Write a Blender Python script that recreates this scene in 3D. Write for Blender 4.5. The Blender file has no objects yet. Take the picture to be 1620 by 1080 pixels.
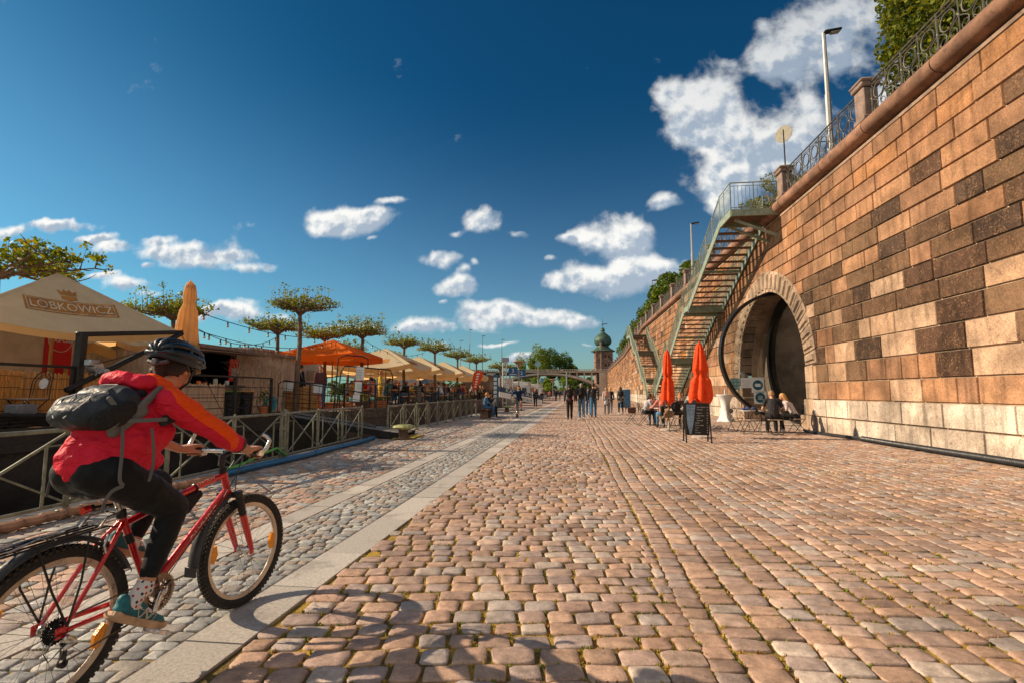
import bpy, bmesh, math, random
import numpy as np
from mathutils import Vector, Matrix, Euler, noise
PI = math.pi
SC = bpy.context.scene
COL = SC.collection
random.seed(7)
R_ = random.Random(11)
def rad(a): return math.radians(a)
def V(*a): return Vector(a[0] if len(a) == 1 else a)

# ------------------------------------------------------------------ materials
MATS = {}
def _n(nt, t, **k):
    n = nt.nodes.new(t)
    for a, b in k.items():
        if a in n.inputs.keys() if isinstance(a, str) else False: n.inputs[a].default_value = b
        else: setattr(n, a, b)
    return n
def math_n(nt, op, a, b=None, c=None):
    n = nt.nodes.new('ShaderNodeMath'); n.operation = op
    for i, x in enumerate((a, b, c)):
        if x is None: continue
        if isinstance(x, (int, float)): n.inputs[i].default_value = x
        else: nt.links.new(x, n.inputs[i])
    return n.outputs[0]
def vm(nt, op, a, b=None):
    n = nt.nodes.new('ShaderNodeVectorMath'); n.operation = op
    for i, x in enumerate((a, b)):
        if x is None: continue
        if isinstance(x, (tuple, list)): n.inputs[i].default_value = x
        else: nt.links.new(x, n.inputs[i])
    return n
def noise_n(nt, co, scale, detail=4, rough=.55, dist=0):
    n = nt.nodes.new('ShaderNodeTexNoise'); n.inputs['Scale'].default_value = scale
    n.inputs['Detail'].default_value = detail; n.inputs['Roughness'].default_value = rough
    n.inputs['Distortion'].default_value = dist
    if co is not None: nt.links.new(co, n.inputs['Vector'])
    return n.outputs['Fac']
def ramp(nt, fac, lo, hi, a=0., b=1.):
    n = nt.nodes.new('ShaderNodeMapRange'); n.interpolation_type = 'SMOOTHSTEP'
    nt.links.new(fac, n.inputs[0])
    n.inputs[1].default_value = lo; n.inputs[2].default_value = hi
    n.inputs[3].default_value = a; n.inputs[4].default_value = b
    return n.outputs[0]
def mixc(nt, fac, a, b, mode='MIX'):
    n = nt.nodes.new('ShaderNodeMix'); n.data_type = 'RGBA'; n.blend_type = mode; n.clamp_result = False
    for i, x in ((0, fac), (6, a), (7, b)):
        if isinstance(x, (int, float)): n.inputs[i].default_value = x
        elif isinstance(x, (tuple, list)): n.inputs[i].default_value = (*x[:3], 1)
        else: nt.links.new(x, n.inputs[i])
    return n.outputs[2]
def new_mat(name):
    m = bpy.data.materials.new(name); m.use_nodes = True
    nt = m.node_tree; b = nt.nodes['Principled BSDF']
    MATS[name] = m
    return m, nt, b
def coords(nt, kind='Object'):
    return nt.nodes.new('ShaderNodeTexCoord').outputs[kind]
def bump(nt, b, h, strength=.3, dist=.01):
    n = nt.nodes.new('ShaderNodeBump'); n.inputs['Strength'].default_value = strength
    n.inputs['Distance'].default_value = dist
    nt.links.new(h, n.inputs['Height']); nt.links.new(n.outputs[0], b.inputs['Normal'])
    return n
def mat(name, col, rough=.6, metal=0., var=.25, scale=6., bmp=.2, bscale=40., attr=False, trans=0., stain=None, spec=.4, bdist=.006, stretch=None, coat=0.):
    """A procedural surface: base colour broken up by two noises, fine bump, optional per-point colour and stains."""
    if name in MATS: return MATS[name]
    m, nt, b = new_mat(name)
    co = coords(nt)
    if stretch:
        co = vm(nt, 'MULTIPLY', co, stretch).outputs[0]
    base = col
    if attr:
        a = nt.nodes.new('ShaderNodeAttribute'); a.attribute_name = 'bc'; base = a.outputs['Color']
    n1 = noise_n(nt, co, scale, 5, .6)
    f = ramp(nt, n1, .3, .7, 1 - var, 1 + var)
    g = nt.nodes.new('ShaderNodeCombineColor')
    for i in range(3): nt.links.new(f, g.inputs[i])
    c = mixc(nt, 1., base, g.outputs[0], 'MULTIPLY')
    if stain:
        n2 = noise_n(nt, co, stain[1], 6, .7, .5)
        c = mixc(nt, ramp(nt, n2, stain[2], stain[2] + .12, 0, stain[3]), c, stain[0])
    nt.links.new(c, b.inputs['Base Color'])
    n3 = noise_n(nt, co, bscale, 4, .6)
    nt.links.new(ramp(nt, n3, .3, .7, max(0, rough - .12), min(1, rough + .12)), b.inputs['Roughness'])
    b.inputs['Metallic'].default_value = metal
    b.inputs['Specular IOR Level'].default_value = spec
    b.inputs['Coat Weight'].default_value = coat
    if trans: b.inputs['Transmission Weight'].default_value = trans
    if bmp: bump(nt, b, n3, bmp, bdist)
    return m
def fabric(name, col, rough=.85, var=.12, bscale=9, bmp=.5, bdist=.03, sheen=.0, thin=0.):
    if name in MATS: return MATS[name]
    m = mat(name, col, rough, 0, var, 5, 0)
    nt = m.node_tree; b = nt.nodes['Principled BSDF']
    co = coords(nt)
    w = noise_n(nt, co, bscale, 3, .5, .6)
    bump(nt, b, w, bmp, bdist)
    b.inputs['Sheen Weight'].default_value = sheen
    b.inputs['Specular IOR Level'].default_value = .2
    if thin:
        t = nt.nodes.new('ShaderNodeBsdfTranslucent'); t.inputs[0].default_value = (*col, 1)
        mx = nt.nodes.new('ShaderNodeMixShader'); mx.inputs[0].default_value = thin
        out = [n for n in nt.nodes if n.type == 'OUTPUT_MATERIAL'][0]
        nt.links.new(b.outputs[0], mx.inputs[1]); nt.links.new(t.outputs[0], mx.inputs[2])
        nt.links.new(mx.outputs[0], out.inputs[0])
    return m

# ------------------------------------------------------------------ mesh builder
def basis(ax):
    ax = Vector(ax).normalized()
    t = Vector((0, 0, 1)) if abs(ax.z) < .95 else Vector((1, 0, 0))
    u = ax.cross(t).normalized(); w = ax.cross(u).normalized()
    return u, w, ax
class MB:
    def __init__(s): s.v = []; s.f = []; s.c = []; s.m = []; s.col = None; s.mi = 0; s.T = None; s.use_c = False
    def add(s, vs, fs):
        n = len(s.v)
        if s.T is not None: vs = [tuple(s.T @ Vector(p)) for p in vs]
        s.v += [tuple(p) for p in vs]; s.f += [tuple(i + n for i in f) for f in fs]
        s.m += [s.mi] * len(fs)
        s.c += [s.col or (1, 1, 1)] * len(vs)
        if s.col: s.use_c = True
        return s
    def box(s, c, d, rot=None, bev=0):
        x, y, z = d[0] / 2, d[1] / 2, d[2] / 2
        if bev:
            vs = []; b = min(bev, x * .9, y * .9, z * .9)
            for sx in (-1, 1):
                for sy in (-1, 1):
                    for sz in (-1, 1):
                        vs += [(sx * x, sy * (y - b), sz * (z - b)), (sx * (x - b), sy * y, sz * (z - b)), (sx * (x - b), sy * (y - b), sz * z)]
            def I(sx, sy, sz, k): return ((sx > 0) * 4 + (sy > 0) * 2 + (sz > 0)) * 3 + k
            fs = []
            for q in (-1, 1):
                fs.append([I(q, -1, -1, 0), I(q, 1, -1, 0), I(q, 1, 1, 0), I(q, -1, 1, 0)][::q])
                fs.append([I(-1, q, -1, 1), I(-1, q, 1, 1), I(1, q, 1, 1), I(1, q, -1, 1)][::q])
                fs.append([I(-1, -1, q, 2), I(1, -1, q, 2), I(1, 1, q, 2), I(-1, 1, q, 2)][::q])
            for a in (-1, 1):
                for c2 in (-1, 1):
                    s_ = a * c2
                    fs.append([I(a, c2, -1, 0), I(a, c2, -1, 1), I(a, c2, 1, 1), I(a, c2, 1, 0)][::s_])
                    fs.append([I(a, -1, c2, 2), I(a, -1, c2, 0), I(a, 1, c2, 0), I(a, 1, c2, 2)][::s_])
                    fs.append([I(-1, a, c2, 1), I(-1, a, c2, 2), I(1, a, c2, 2), I(1, a, c2, 1)][::s_])
            for a in (-1, 1):
                for b2 in (-1, 1):
                    for c2 in (-1, 1):
                        fs.append([I(a, b2, c2, 0), I(a, b2, c2, 1), I(a, b2, c2, 2)][::a * b2 * c2])
        else:
            vs = [(a * x, b * y, c2 * z) for a in (-1, 1) for b in (-1, 1) for c2 in (-1, 1)]
            fs = [(0, 1, 3, 2), (4, 6, 7, 5), (0, 4, 5, 1), (2, 3, 7, 6), (0, 2, 6, 4), (1, 5, 7, 3)]
        M = Matrix.Translation(c)
        if rot is not None: M = M @ (rot if isinstance(rot, Matrix) else Euler(rot)).to_matrix().to_4x4() if not isinstance(rot, Matrix) else M @ rot.to_4x4()
        return s.add([tuple(M @ Vector(p)) for p in vs], fs)
    def beam(s, a, b, w, h, up=(0, 0, 1), bev=0):
        a, b = V(a), V(b); d = b - a; L = d.length; d.normalize()
        up = V(up); side = d.cross(up)
        if side.length < 1e-4: side = d.cross(V((1, 0, 0)))
        side.normalize(); up = side.cross(d).normalized()
        R = Matrix((side, d, up)).transposed()
        return s.box((a + b) / 2, (w, L, h), R, bev)
    def cyl(s, p0, p1, r0, r1=None, n=12, cap=True):
        r1 = r0 if r1 is None else r1
        u, w, _ = basis(V(p1) - V(p0)); vs = []; fs = []
        for p, r in ((V(p0), r0), (V(p1), r1)):
            for i in range(n):
                a = 2 * PI * i / n; vs.append(p + u * math.cos(a) * r + w * math.sin(a) * r)
        for i in range(n): j = (i + 1) % n; fs.append((i, j, n + j, n + i))
        if cap: fs += [tuple(range(n))[::-1], tuple(range(n, 2 * n))]
        return s.add(vs, fs)
    def tube(s, pts, r, n=8, closed=False, cap=True):
        pts = [V(p) for p in pts]; N = len(pts); vs = []; fs = []
        rs = r if isinstance(r, (list, tuple)) else [r] * N
        up = None
        for k in range(N):
            if closed: t = pts[(k + 1) % N] - pts[k - 1]
            else: t = pts[min(k + 1, N - 1)] - pts[max(k - 1, 0)]
            t.normalize()
            if up is None: u, w, _ = basis(t); up = u
            u = up - t * up.dot(t); u.normalize(); w = t.cross(u); up = u
            for i in range(n):
                a = 2 * PI * i / n; vs.append(pts[k] + u * math.cos(a) * rs[k] + w * math.sin(a) * rs[k])
        for k in range(N if closed else N - 1):
            k2 = (k + 1) % N
            for i in range(n): j = (i + 1) % n; fs.append((k * n + i, k * n + j, k2 * n + j, k2 * n + i))
        if cap and not closed: fs += [tuple(range(n))[::-1], tuple(range((N - 1) * n, N * n))]
        return s.add(vs, fs)
    def lathe(s, prof, c=(0, 0, 0), n=20, ax=(0, 0, 1), cap=True):
        u, w, t = basis(ax); c = V(c); vs = []; fs = []
        for r, h in prof:
            for i in range(n):
                a = 2 * PI * i / n; vs.append(c + u * math.cos(a) * r + w * math.sin(a) * r + t * h)
        K = len(prof)
        for k in range(K - 1):
            for i in range(n): j = (i + 1) % n; fs.append((k * n + i, k * n + j, (k + 1) * n + j, (k + 1) * n + i))
        if cap: fs += [tuple(range(n))[::-1], tuple(range((K - 1) * n, K * n))]
        return s.add(vs, fs)
    def torus(s, c, R, r, ax=(0, 0, 1), n=32, m=8, a0=0, a1=2 * PI, sq=None):
        u, w, t = basis(ax); c = V(c); full = abs(a1 - a0 - 2 * PI) < 1e-6
        K = n if full else n + 1
        pts = [c + (u * math.cos(a0 + (a1 - a0) * k / n) + w * math.sin(a0 + (a1 - a0) * k / n)) * R for k in range(K)]
        return s.tube(pts, r, m, closed=full)
    def ring(s, c, prof, ax=(0, 0, 1), n=48):
        """closed profile [(radius, height)] swept round the axis"""
        u, w, t = basis(ax); c = V(c); vs = []; fs = []; K = len(prof)
        for k in range(n):
            a = 2 * PI * k / n; e = u * math.cos(a) + w * math.sin(a)
            for r, h in prof: vs.append(c + e * r + t * h)
        for k in range(n):
            k2 = (k + 1) % n
            for i in range(K): j = (i + 1) % K; fs.append((k * K + i, k * K + j, k2 * K + j, k2 * K + i))
        return s.add(vs, fs)
    def sph(s, c, r, n=14, m=9, rot=None):
        r = (r, r, r) if isinstance(r, (int, float)) else r
        vs = [(0, 0, r[2])]; fs = []
        for k in range(1, m):
            th = PI * k / m
            for i in range(n):
                a = 2 * PI * i / n; vs.append((r[0] * math.sin(th) * math.cos(a), r[1] * math.sin(th) * math.sin(a), r[2] * math.cos(th)))
        vs.append((0, 0, -r[2])); E = len(vs) - 1
        for i in range(n): fs.append((0, 1 + i, 1 + (i + 1) % n))
        for k in range(m - 2):
            for i in range(n):
                j = (i + 1) % n; a = 1 + k * n; fs.append((a + i, a + n + i, a + n + j, a + j))
        a = 1 + (m - 2) * n
        for i in range(n): fs.append((E, a + (i + 1) % n, a + i))
        M = Matrix.Translation(c)
        if rot is not None: M = M @ (rot.to_4x4() if isinstance(rot, Matrix) else Euler(rot).to_matrix().to_4x4())
        return s.add([tuple(M @ Vector(p)) for p in vs], fs)
    def cap(s, p0, p1, r0, r1=None, n=12, flat=1., up=(0, 0, 1)):
        """round-ended tapering limb; flat scales the section's thickness along 'up'"""
        r1 = r0 if r1 is None else r1
        p0, p1 = V(p0), V(p1); ax = p1 - p0
        if ax.length < 1e-6: ax = V((0, 0, .001))
        t = ax.normalized(); uu = V(up) - t * V(up).dot(t)
        if uu.length < .05: uu = V((1, 0, 0)) - t * t.x
        uu.normalize(); w = t.cross(uu); vs = []; fs = []; rings = []
        for k in range(1, 4): a = PI / 2 * (k / 3 - 1); rings.append((p0 + t * r0 * math.sin(a), r0 * math.cos(a)))
        for k in range(0, 3): a = PI / 2 * k / 3; rings.append((p1 + t * r1 * math.sin(a), r1 * math.cos(a)))
        vs.append(p0 - t * r0)
        for p, r in rings:
            for i in range(n):
                a = 2 * PI * i / n; vs.append(p + uu * math.cos(a) * r * flat + w * math.sin(a) * r)
        vs.append(p1 + t * r1); E = len(vs) - 1; K = len(rings)
        for i in range(n): fs.append((0, 1 + (i + 1) % n, 1 + i))
        for k in range(K - 1):
            for i in range(n): j = (i + 1) % n; fs.append((1 + k * n + i, 1 + k * n + j, 1 + (k + 1) * n + j, 1 + (k + 1) * n + i))
        for i in range(n): fs.append((E, 1 + (K - 1) * n + i, 1 + (K - 1) * n + (i + 1) % n))
        return s.add(vs, fs)
    def prism(s, poly, off):
        """closed planar polygon (3-D points) extruded by the vector off"""
        n = len(poly); off = V(off); vs = [V(p) for p in poly] + [V(p) + off for p in poly]
        fs = [tuple(range(n))[::-1], tuple(range(n, 2 * n))] + [(i, (i + 1) % n, n + (i + 1) % n, n + i) for i in range(n)]
        return s.add(vs, fs)
    def quad(s, *p): return s.add(p, [tuple(range(len(p)))])
    def build(s, name, mats, parent=None, smooth=True, loc=None, rz=0, angle=40):
        me = bpy.data.meshes.new(name); me.from_pydata(s.v, [], s.f)
        for m in (mats if isinstance(mats, (list, tuple)) else [mats]): me.materials.append(m)
        if len(me.materials) > 1: me.polygons.foreach_set('material_index', s.m)
        if s.use_c:
            a = me.color_attributes.new('bc', 'FLOAT_COLOR', 'POINT')
            a.data.foreach_set('color', np.hstack([np.array(s.c, dtype=np.float32), np.ones((len(s.c), 1), np.float32)]).ravel())
        me.validate(); me.update()
        if smooth: me.shade_smooth(); me.set_sharp_from_angle(angle=rad(angle))
        o = bpy.data.objects.new(name, me); COL.objects.link(o)
        if parent: o.parent = parent
        if loc is not None: o.location = loc
        o.rotation_euler[2] = rz
        return o
def tag(o, label=None, cat=None, group=None, kind=None):
    if label: o['label'] = label
    if cat: o['category'] = cat
    if group: o['group'] = group
    if kind: o['kind'] = kind
    return o
def empty(name, loc=(0, 0, 0), rz=0, label=None, cat=None, group=None):
    o = bpy.data.objects.new(name, None); COL.objects.link(o); o.location = loc; o.rotation_euler[2] = rz
    o.empty_display_size = .1
    return tag(o, label, cat, group)
def copy_tree(o, parent=None):
    c = o.copy(); COL.objects.link(c)
    if parent: c.parent = parent
    for ch in list(o.children): copy_tree(ch, c)
    return c
def remesh(o, vox, sm=3):
    m = o.modifiers.new('skin', 'REMESH'); m.mode = 'VOXEL'; m.voxel_size = vox; m.use_smooth_shade = True
    if sm:
        k = o.modifiers.new('soft', 'SMOOTH'); k.factor = .5; k.iterations = sm
    return o
def text(body, size, mtl, parent, M, name='lettering', ext=.002, align='CENTER', sx=1.):
    cu = bpy.data.curves.new(name, 'FONT'); cu.body = body; cu.size = size; cu.extrude = ext
    cu.align_x = align; cu.align_y = 'CENTER'; cu.resolution_u = 3
    t = bpy.data.objects.new(name, cu); COL.objects.link(t)
    dg = bpy.context.evaluated_depsgraph_get()
    me = bpy.data.meshes.new_from_object(t.evaluated_get(dg))
    bpy.data.objects.remove(t)
    me.transform(Matrix.Diagonal((sx, 1, 1, 1))); me.transform(M); me.materials.clear(); me.materials.append(mtl)
    o = bpy.data.objects.new(name, me); COL.objects.link(o); o.parent = parent
    return o
def frame(origin, x, z):
    """matrix whose x runs along x and whose y (up of lettering) runs along z"""
    x = V(x).normalized(); y = V(z).normalized(); n = x.cross(y).normalized(); y = n.cross(x)
    M = Matrix((x, y, n)).transposed().to_4x4(); M.translation = V(origin); return M
def npmesh(name, verts, faces_flat, loop_start, mtl, colors=None, smooth=True):
    me = bpy.data.meshes.new(name)
    me.vertices.add(len(verts)); me.vertices.foreach_set('co', verts.astype(np.float32).ravel())
    me.loops.add(len(faces_flat)); me.loops.foreach_set('vertex_index', faces_flat.astype(np.int32))
    me.polygons.add(len(loop_start)); me.polygons.foreach_set('loop_start', loop_start.astype(np.int32))
    me.update(calc_edges=True); me.materials.append(mtl)
    if colors is not None:
        a = me.color_attributes.new('bc', 'FLOAT_COLOR', 'POINT')
        a.data.foreach_set('color', np.hstack([colors, np.ones((len(colors), 1))]).astype(np.float32).ravel())
    if smooth: me.shade_smooth()
    o = bpy.data.objects.new(name, me); COL.objects.link(o); return o
# ------------------------------------------------------------------ camera, sun, sky
TH = math.atan(80 / 800); YAW = math.atan(93 / 800 * math.cos(TH)); EYE = 1.33
cam = bpy.data.cameras.new('camera'); co_ = bpy.data.objects.new('camera', cam); COL.objects.link(co_)
co_.location = (0, 0, EYE); co_.rotation_euler = (PI / 2 + TH, 0, YAW)
cam.sensor_width = 36; cam.lens = 36 * 800 / 1620; cam.clip_start = .05; cam.clip_end = 4000
SC.camera = co_
SUN_EL = 30.5; SUN_AZ = 271.      # compass bearing of the sun, +Y = 0, clockwise
su = bpy.data.lights.new('sun', 'SUN'); su.energy = 5.0; su.angle = rad(.5); su.color = (1., .79, .55)
so = bpy.data.objects.new('sun', su); COL.objects.link(so)
d_ = V((math.sin(rad(SUN_AZ)) * math.cos(rad(SUN_EL)), math.cos(rad(SUN_AZ)) * math.cos(rad(SUN_EL)), math.sin(rad(SUN_EL))))
so.rotation_euler = d_.to_track_quat('Z', 'Y').to_euler(); so.location = (-30, 0, 40)
W = bpy.data.worlds.new('World'); SC.world = W; W.use_nodes = True
nt = W.node_tree; bg = nt.nodes['Background']
sky = nt.nodes.new('ShaderNodeTexSky'); sky.sky_type = 'NISHITA'; sky.sun_disc = False
sky.sun_elevation = rad(SUN_EL); sky.sun_rotation = rad(SUN_AZ); sky.air_density = 1.1; sky.dust_density = .6; sky.ozone_density = 2.2
tc = coords(nt, 'Generated')
sep = nt.nodes.new('ShaderNodeSeparateXYZ'); nt.links.new(tc, sep.inputs[0])
X, Y, Z = sep.outputs
# deep polarised blue overhead, paler towards the horizon and the sun
g = math_n(nt, 'MAXIMUM', Z, 0.0)
tint = mixc(nt, ramp(nt, g, .0, .55), (.66, .90, 1.0), (.050, .375, .56))
tint = mixc(nt, ramp(nt, math_n(nt, 'SUBTRACT', math_n(nt, 'MULTIPLY', X, -1.), math_n(nt, 'MULTIPLY', g, 1.2)), -.5, .9), tint, (.36, .86, 1.0), 'MIX')
skyc = mixc(nt, 1., sky.outputs[0], tint, 'MULTIPLY')
# clouds in a plane of directions: p = (x/y, z/y)
yy = math_n(nt, 'MAXIMUM', Y, .02)
px_ = math_n(nt, 'DIVIDE', X, yy); pz_ = math_n(nt, 'DIVIDE', Z, yy)
cb = nt.nodes.new('ShaderNodeCombineXYZ'); nt.links.new(px_, cb.inputs[0]); nt.links.new(pz_, cb.inputs[1])
P = cb.outputs[0]
wv = nt.nodes.new('ShaderNodeTexNoise'); wv.inputs['Scale'].default_value = 9; wv.inputs['Detail'].default_value = 3; nt.links.new(P, wv.inputs['Vector'])
wob = vm(nt, 'SCALE', vm(nt, 'SUBTRACT', wv.outputs['Color'], (.5, .5, .5)).outputs[0]); wob.inputs['Scale'].default_value = .055
PW = vm(nt, 'ADD', P, wob.outputs[0]).outputs[0]
CLOUDS = [(-0.454,0.364,0.086,0.031,1),(-0.503,0.352,0.049,0.017,0.9),(-0.419,0.367,0.042,0.028,0.9),(-0.376,0.404,0.039,0.01,0.75),(-0.414,0.323,0.014,0.007,0.6),(-0.179,0.357,0.047,0.03,1),(-0.237,0.334,0.029,0.012,0.8),(-0.103,0.325,0.023,0.011,0.65),(-0.26,0.28,0.045,0.023,1),(-0.197,0.264,0.013,0.012,0.8),(-0.226,0.219,0.039,0.026,1),(-0.216,0.252,0.016,0.013,0.9),(-0.247,0.18,0.011,0.008,0.6),(-0.077,0.145,0.113,0.023,1),(-0.141,0.165,0.064,0.021,0.9),(-0.002,0.131,0.074,0.016,0.85),(0.029,0.143,0.022,0.013,0.7),(-0.311,0.134,0.056,0.017,0.9),(-0.258,0.127,0.029,0.008,0.6),(-0.0,0.311,0.028,0.016,0.8),(0.112,0.307,0.085,0.047,1),(0.038,0.309,0.05,0.023,0.8),(0.074,0.224,0.11,0.033,1),(0.16,0.247,0.084,0.033,1),(-0.039,0.26,0.02,0.01,0.7),(-0.014,0.22,0.05,0.018,0.8),(0.191,0.375,0.029,0.022,0.9),(0.267,0.561,0.085,0.074,1),(0.207,0.599,0.049,0.041,0.9),(0.326,0.511,0.083,0.066,1),(0.299,0.434,0.065,0.078,1),(0.358,0.444,0.07,0.078,1),(0.296,0.37,0.041,0.033,0.9),(0.419,0.479,0.081,0.065,0.9),(0.468,0.528,0.08,0.065,0.8),(0.489,0.698,0.099,0.081,1),(0.428,0.649,0.071,0.047,0.9),(0.562,0.732,0.103,0.067,1),(0.533,0.648,0.069,0.046,0.8),(0.389,0.727,0.019,0.03,0.62),(0.32,0.658,0.024,0.016,0.45),(0.177,0.669,0.025,0.019,0.4),(-1.166,0.378,0.089,0.013,0.85),(-1.066,0.345,0.063,0.012,0.7),(-1.001,0.325,0.063,0.015,0.75),(-0.91,0.343,0.077,0.015,0.8),(-0.877,0.313,0.121,0.024,0.95),(-0.784,0.289,0.104,0.02,0.9),(-0.694,0.265,0.073,0.014,0.7),(-0.924,0.337,0.046,0.017,0.8),(-0.932,0.276,0.018,0.01,0.7),(-1.28,0.364,0.05,0.015,0.9),(-0.978,0.238,0.069,0.017,0.8),(-1.043,0.258,0.063,0.009,0.7),(-0.915,0.215,0.046,0.013,0.7),(-0.696,0.166,0.079,0.019,0.9),(-0.776,0.163,0.073,0.019,0.85),(-0.616,0.16,0.057,0.016,0.7),(-0.675,0.189,0.043,0.011,0.5),(-0.447,0.131,0.068,0.011,0.6),(-0.09,0.069,0.038,0.008,0.7),(-0.028,0.075,0.025,0.008,0.5),(-1.263,0.215,0.098,0.022,0.6),(-1.409,0.323,0.101,0.038,0.9),(-1.527,0.435,0.105,0.047,0.8),(-0.128,0.094,0.051,0.004,0.6),(0.034,0.089,0.017,0.004,0.6),(-0.271,0.092,0.039,0.008,0.5),(0.72,0.562,0.213,0.102,0.8)]
tot = None
for cx, cz, rx, rz, am in CLOUDS:
    d = vm(nt, 'MULTIPLY', vm(nt, 'SUBTRACT', PW, (cx, cz, 0)).outputs[0], (.84 / rx, .84 / rz, 0)).outputs[0]
    l = vm(nt, 'LENGTH', d).outputs['Value']
    v = math_n(nt, 'POWER', math_n(nt, 'MULTIPLY', ramp(nt, l, 0., 1.6, 1., 0.), am), 4.)
    cv = nt.nodes.new('ShaderNodeCombineXYZ'); cv.inputs[0].default_value = 1; nt.links.new(vm(nt, 'DOT_PRODUCT', d, (-.45, 1, 0)).outputs['Value'], cv.inputs[1])
    sc_ = vm(nt, 'SCALE', cv.outputs[0]); nt.links.new(v, sc_.inputs['Scale'])
    tot = sc_.outputs[0] if tot is None else vm(nt, 'ADD', tot, sc_.outputs[0]).outputs[0]
st_ = nt.nodes.new('ShaderNodeSeparateXYZ'); nt.links.new(tot, st_.inputs[0])
acc = math_n(nt, 'POWER', st_.outputs[0], .25)
shape = math_n(nt, 'DIVIDE', st_.outputs[1], math_n(nt, 'ADD', st_.outputs[0], .02))
def dens(off):
    q = vm(nt, 'ADD', P, off).outputs[0]
    n1 = noise_n(nt, q, 12, 8, .56, .2); n2 = noise_n(nt, q, 42, 4, .6)
    return math_n(nt, 'ADD', math_n(nt, 'MULTIPLY', n1, .88), math_n(nt, 'MULTIPLY', n2, .12))
n0 = dens((0, 0, 0)); q0 = noise_n(nt, P, 19, 5, .55); q1 = noise_n(nt, vm(nt, 'ADD', P, (-.010, .016, 0)).outputs[0], 19, 5, .55)
D = math_n(nt, 'ADD', acc, math_n(nt, 'MULTIPLY', math_n(nt, 'SUBTRACT', n0, .5), 1.7))
D = math_n(nt, 'ADD', D, math_n(nt, 'MULTIPLY', math_n(nt, 'SUBTRACT', noise_n(nt, P, 4.5, 2, .5), .52), 1.1))
alpha = ramp(nt, D, .30, .80, 0, .97)
lit = ramp(nt, math_n(nt, 'ADD', math_n(nt, 'MULTIPLY', math_n(nt, 'SUBTRACT', q0, q1), 3.2), math_n(nt, 'ADD', shape, math_n(nt, 'MULTIPLY', math_n(nt, 'SUBTRACT', .9, D), .5))), -.42, .50, 0., 1.)
thick = ramp(nt, D, .9, 1.45, 1., .82)
cl_c = mixc(nt, math_n(nt, 'MULTIPLY', lit, thick), (4.2, 5.1, 6.2), (10.4, 10.3, 9.9))
cl_c = mixc(nt, ramp(nt, math_n(nt, 'ADD', g, math_n(nt, 'MULTIPLY', X, .35)), .40, .80, 0., .55), cl_c, (2.4, 3.1, 4.1))
front = ramp(nt, Y, .02, .12)
allc = mixc(nt, math_n(nt, 'MULTIPLY', alpha, front), skyc, cl_c)
# added fill light: unseen bright, broken cloud over the sky half behind the viewer
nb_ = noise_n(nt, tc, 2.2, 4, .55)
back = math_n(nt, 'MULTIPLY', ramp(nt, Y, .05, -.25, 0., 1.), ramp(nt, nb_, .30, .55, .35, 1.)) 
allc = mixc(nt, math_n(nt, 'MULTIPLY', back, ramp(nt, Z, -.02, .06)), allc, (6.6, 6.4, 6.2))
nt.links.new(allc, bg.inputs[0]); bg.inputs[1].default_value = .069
SC.view_settings.view_transform = 'Standard'; SC.view_settings.look = 'None'
SC.view_settings.exposure = 0.48; SC.view_settings.gamma = 1
SC.cycles.max_bounces = 6; SC.cycles.diffuse_bounces = 3; SC.cycles.glossy_bounces = 3
SC.cycles.transmission_bounces = 4; SC.cycles.transparent_max_bounces = 8
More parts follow.
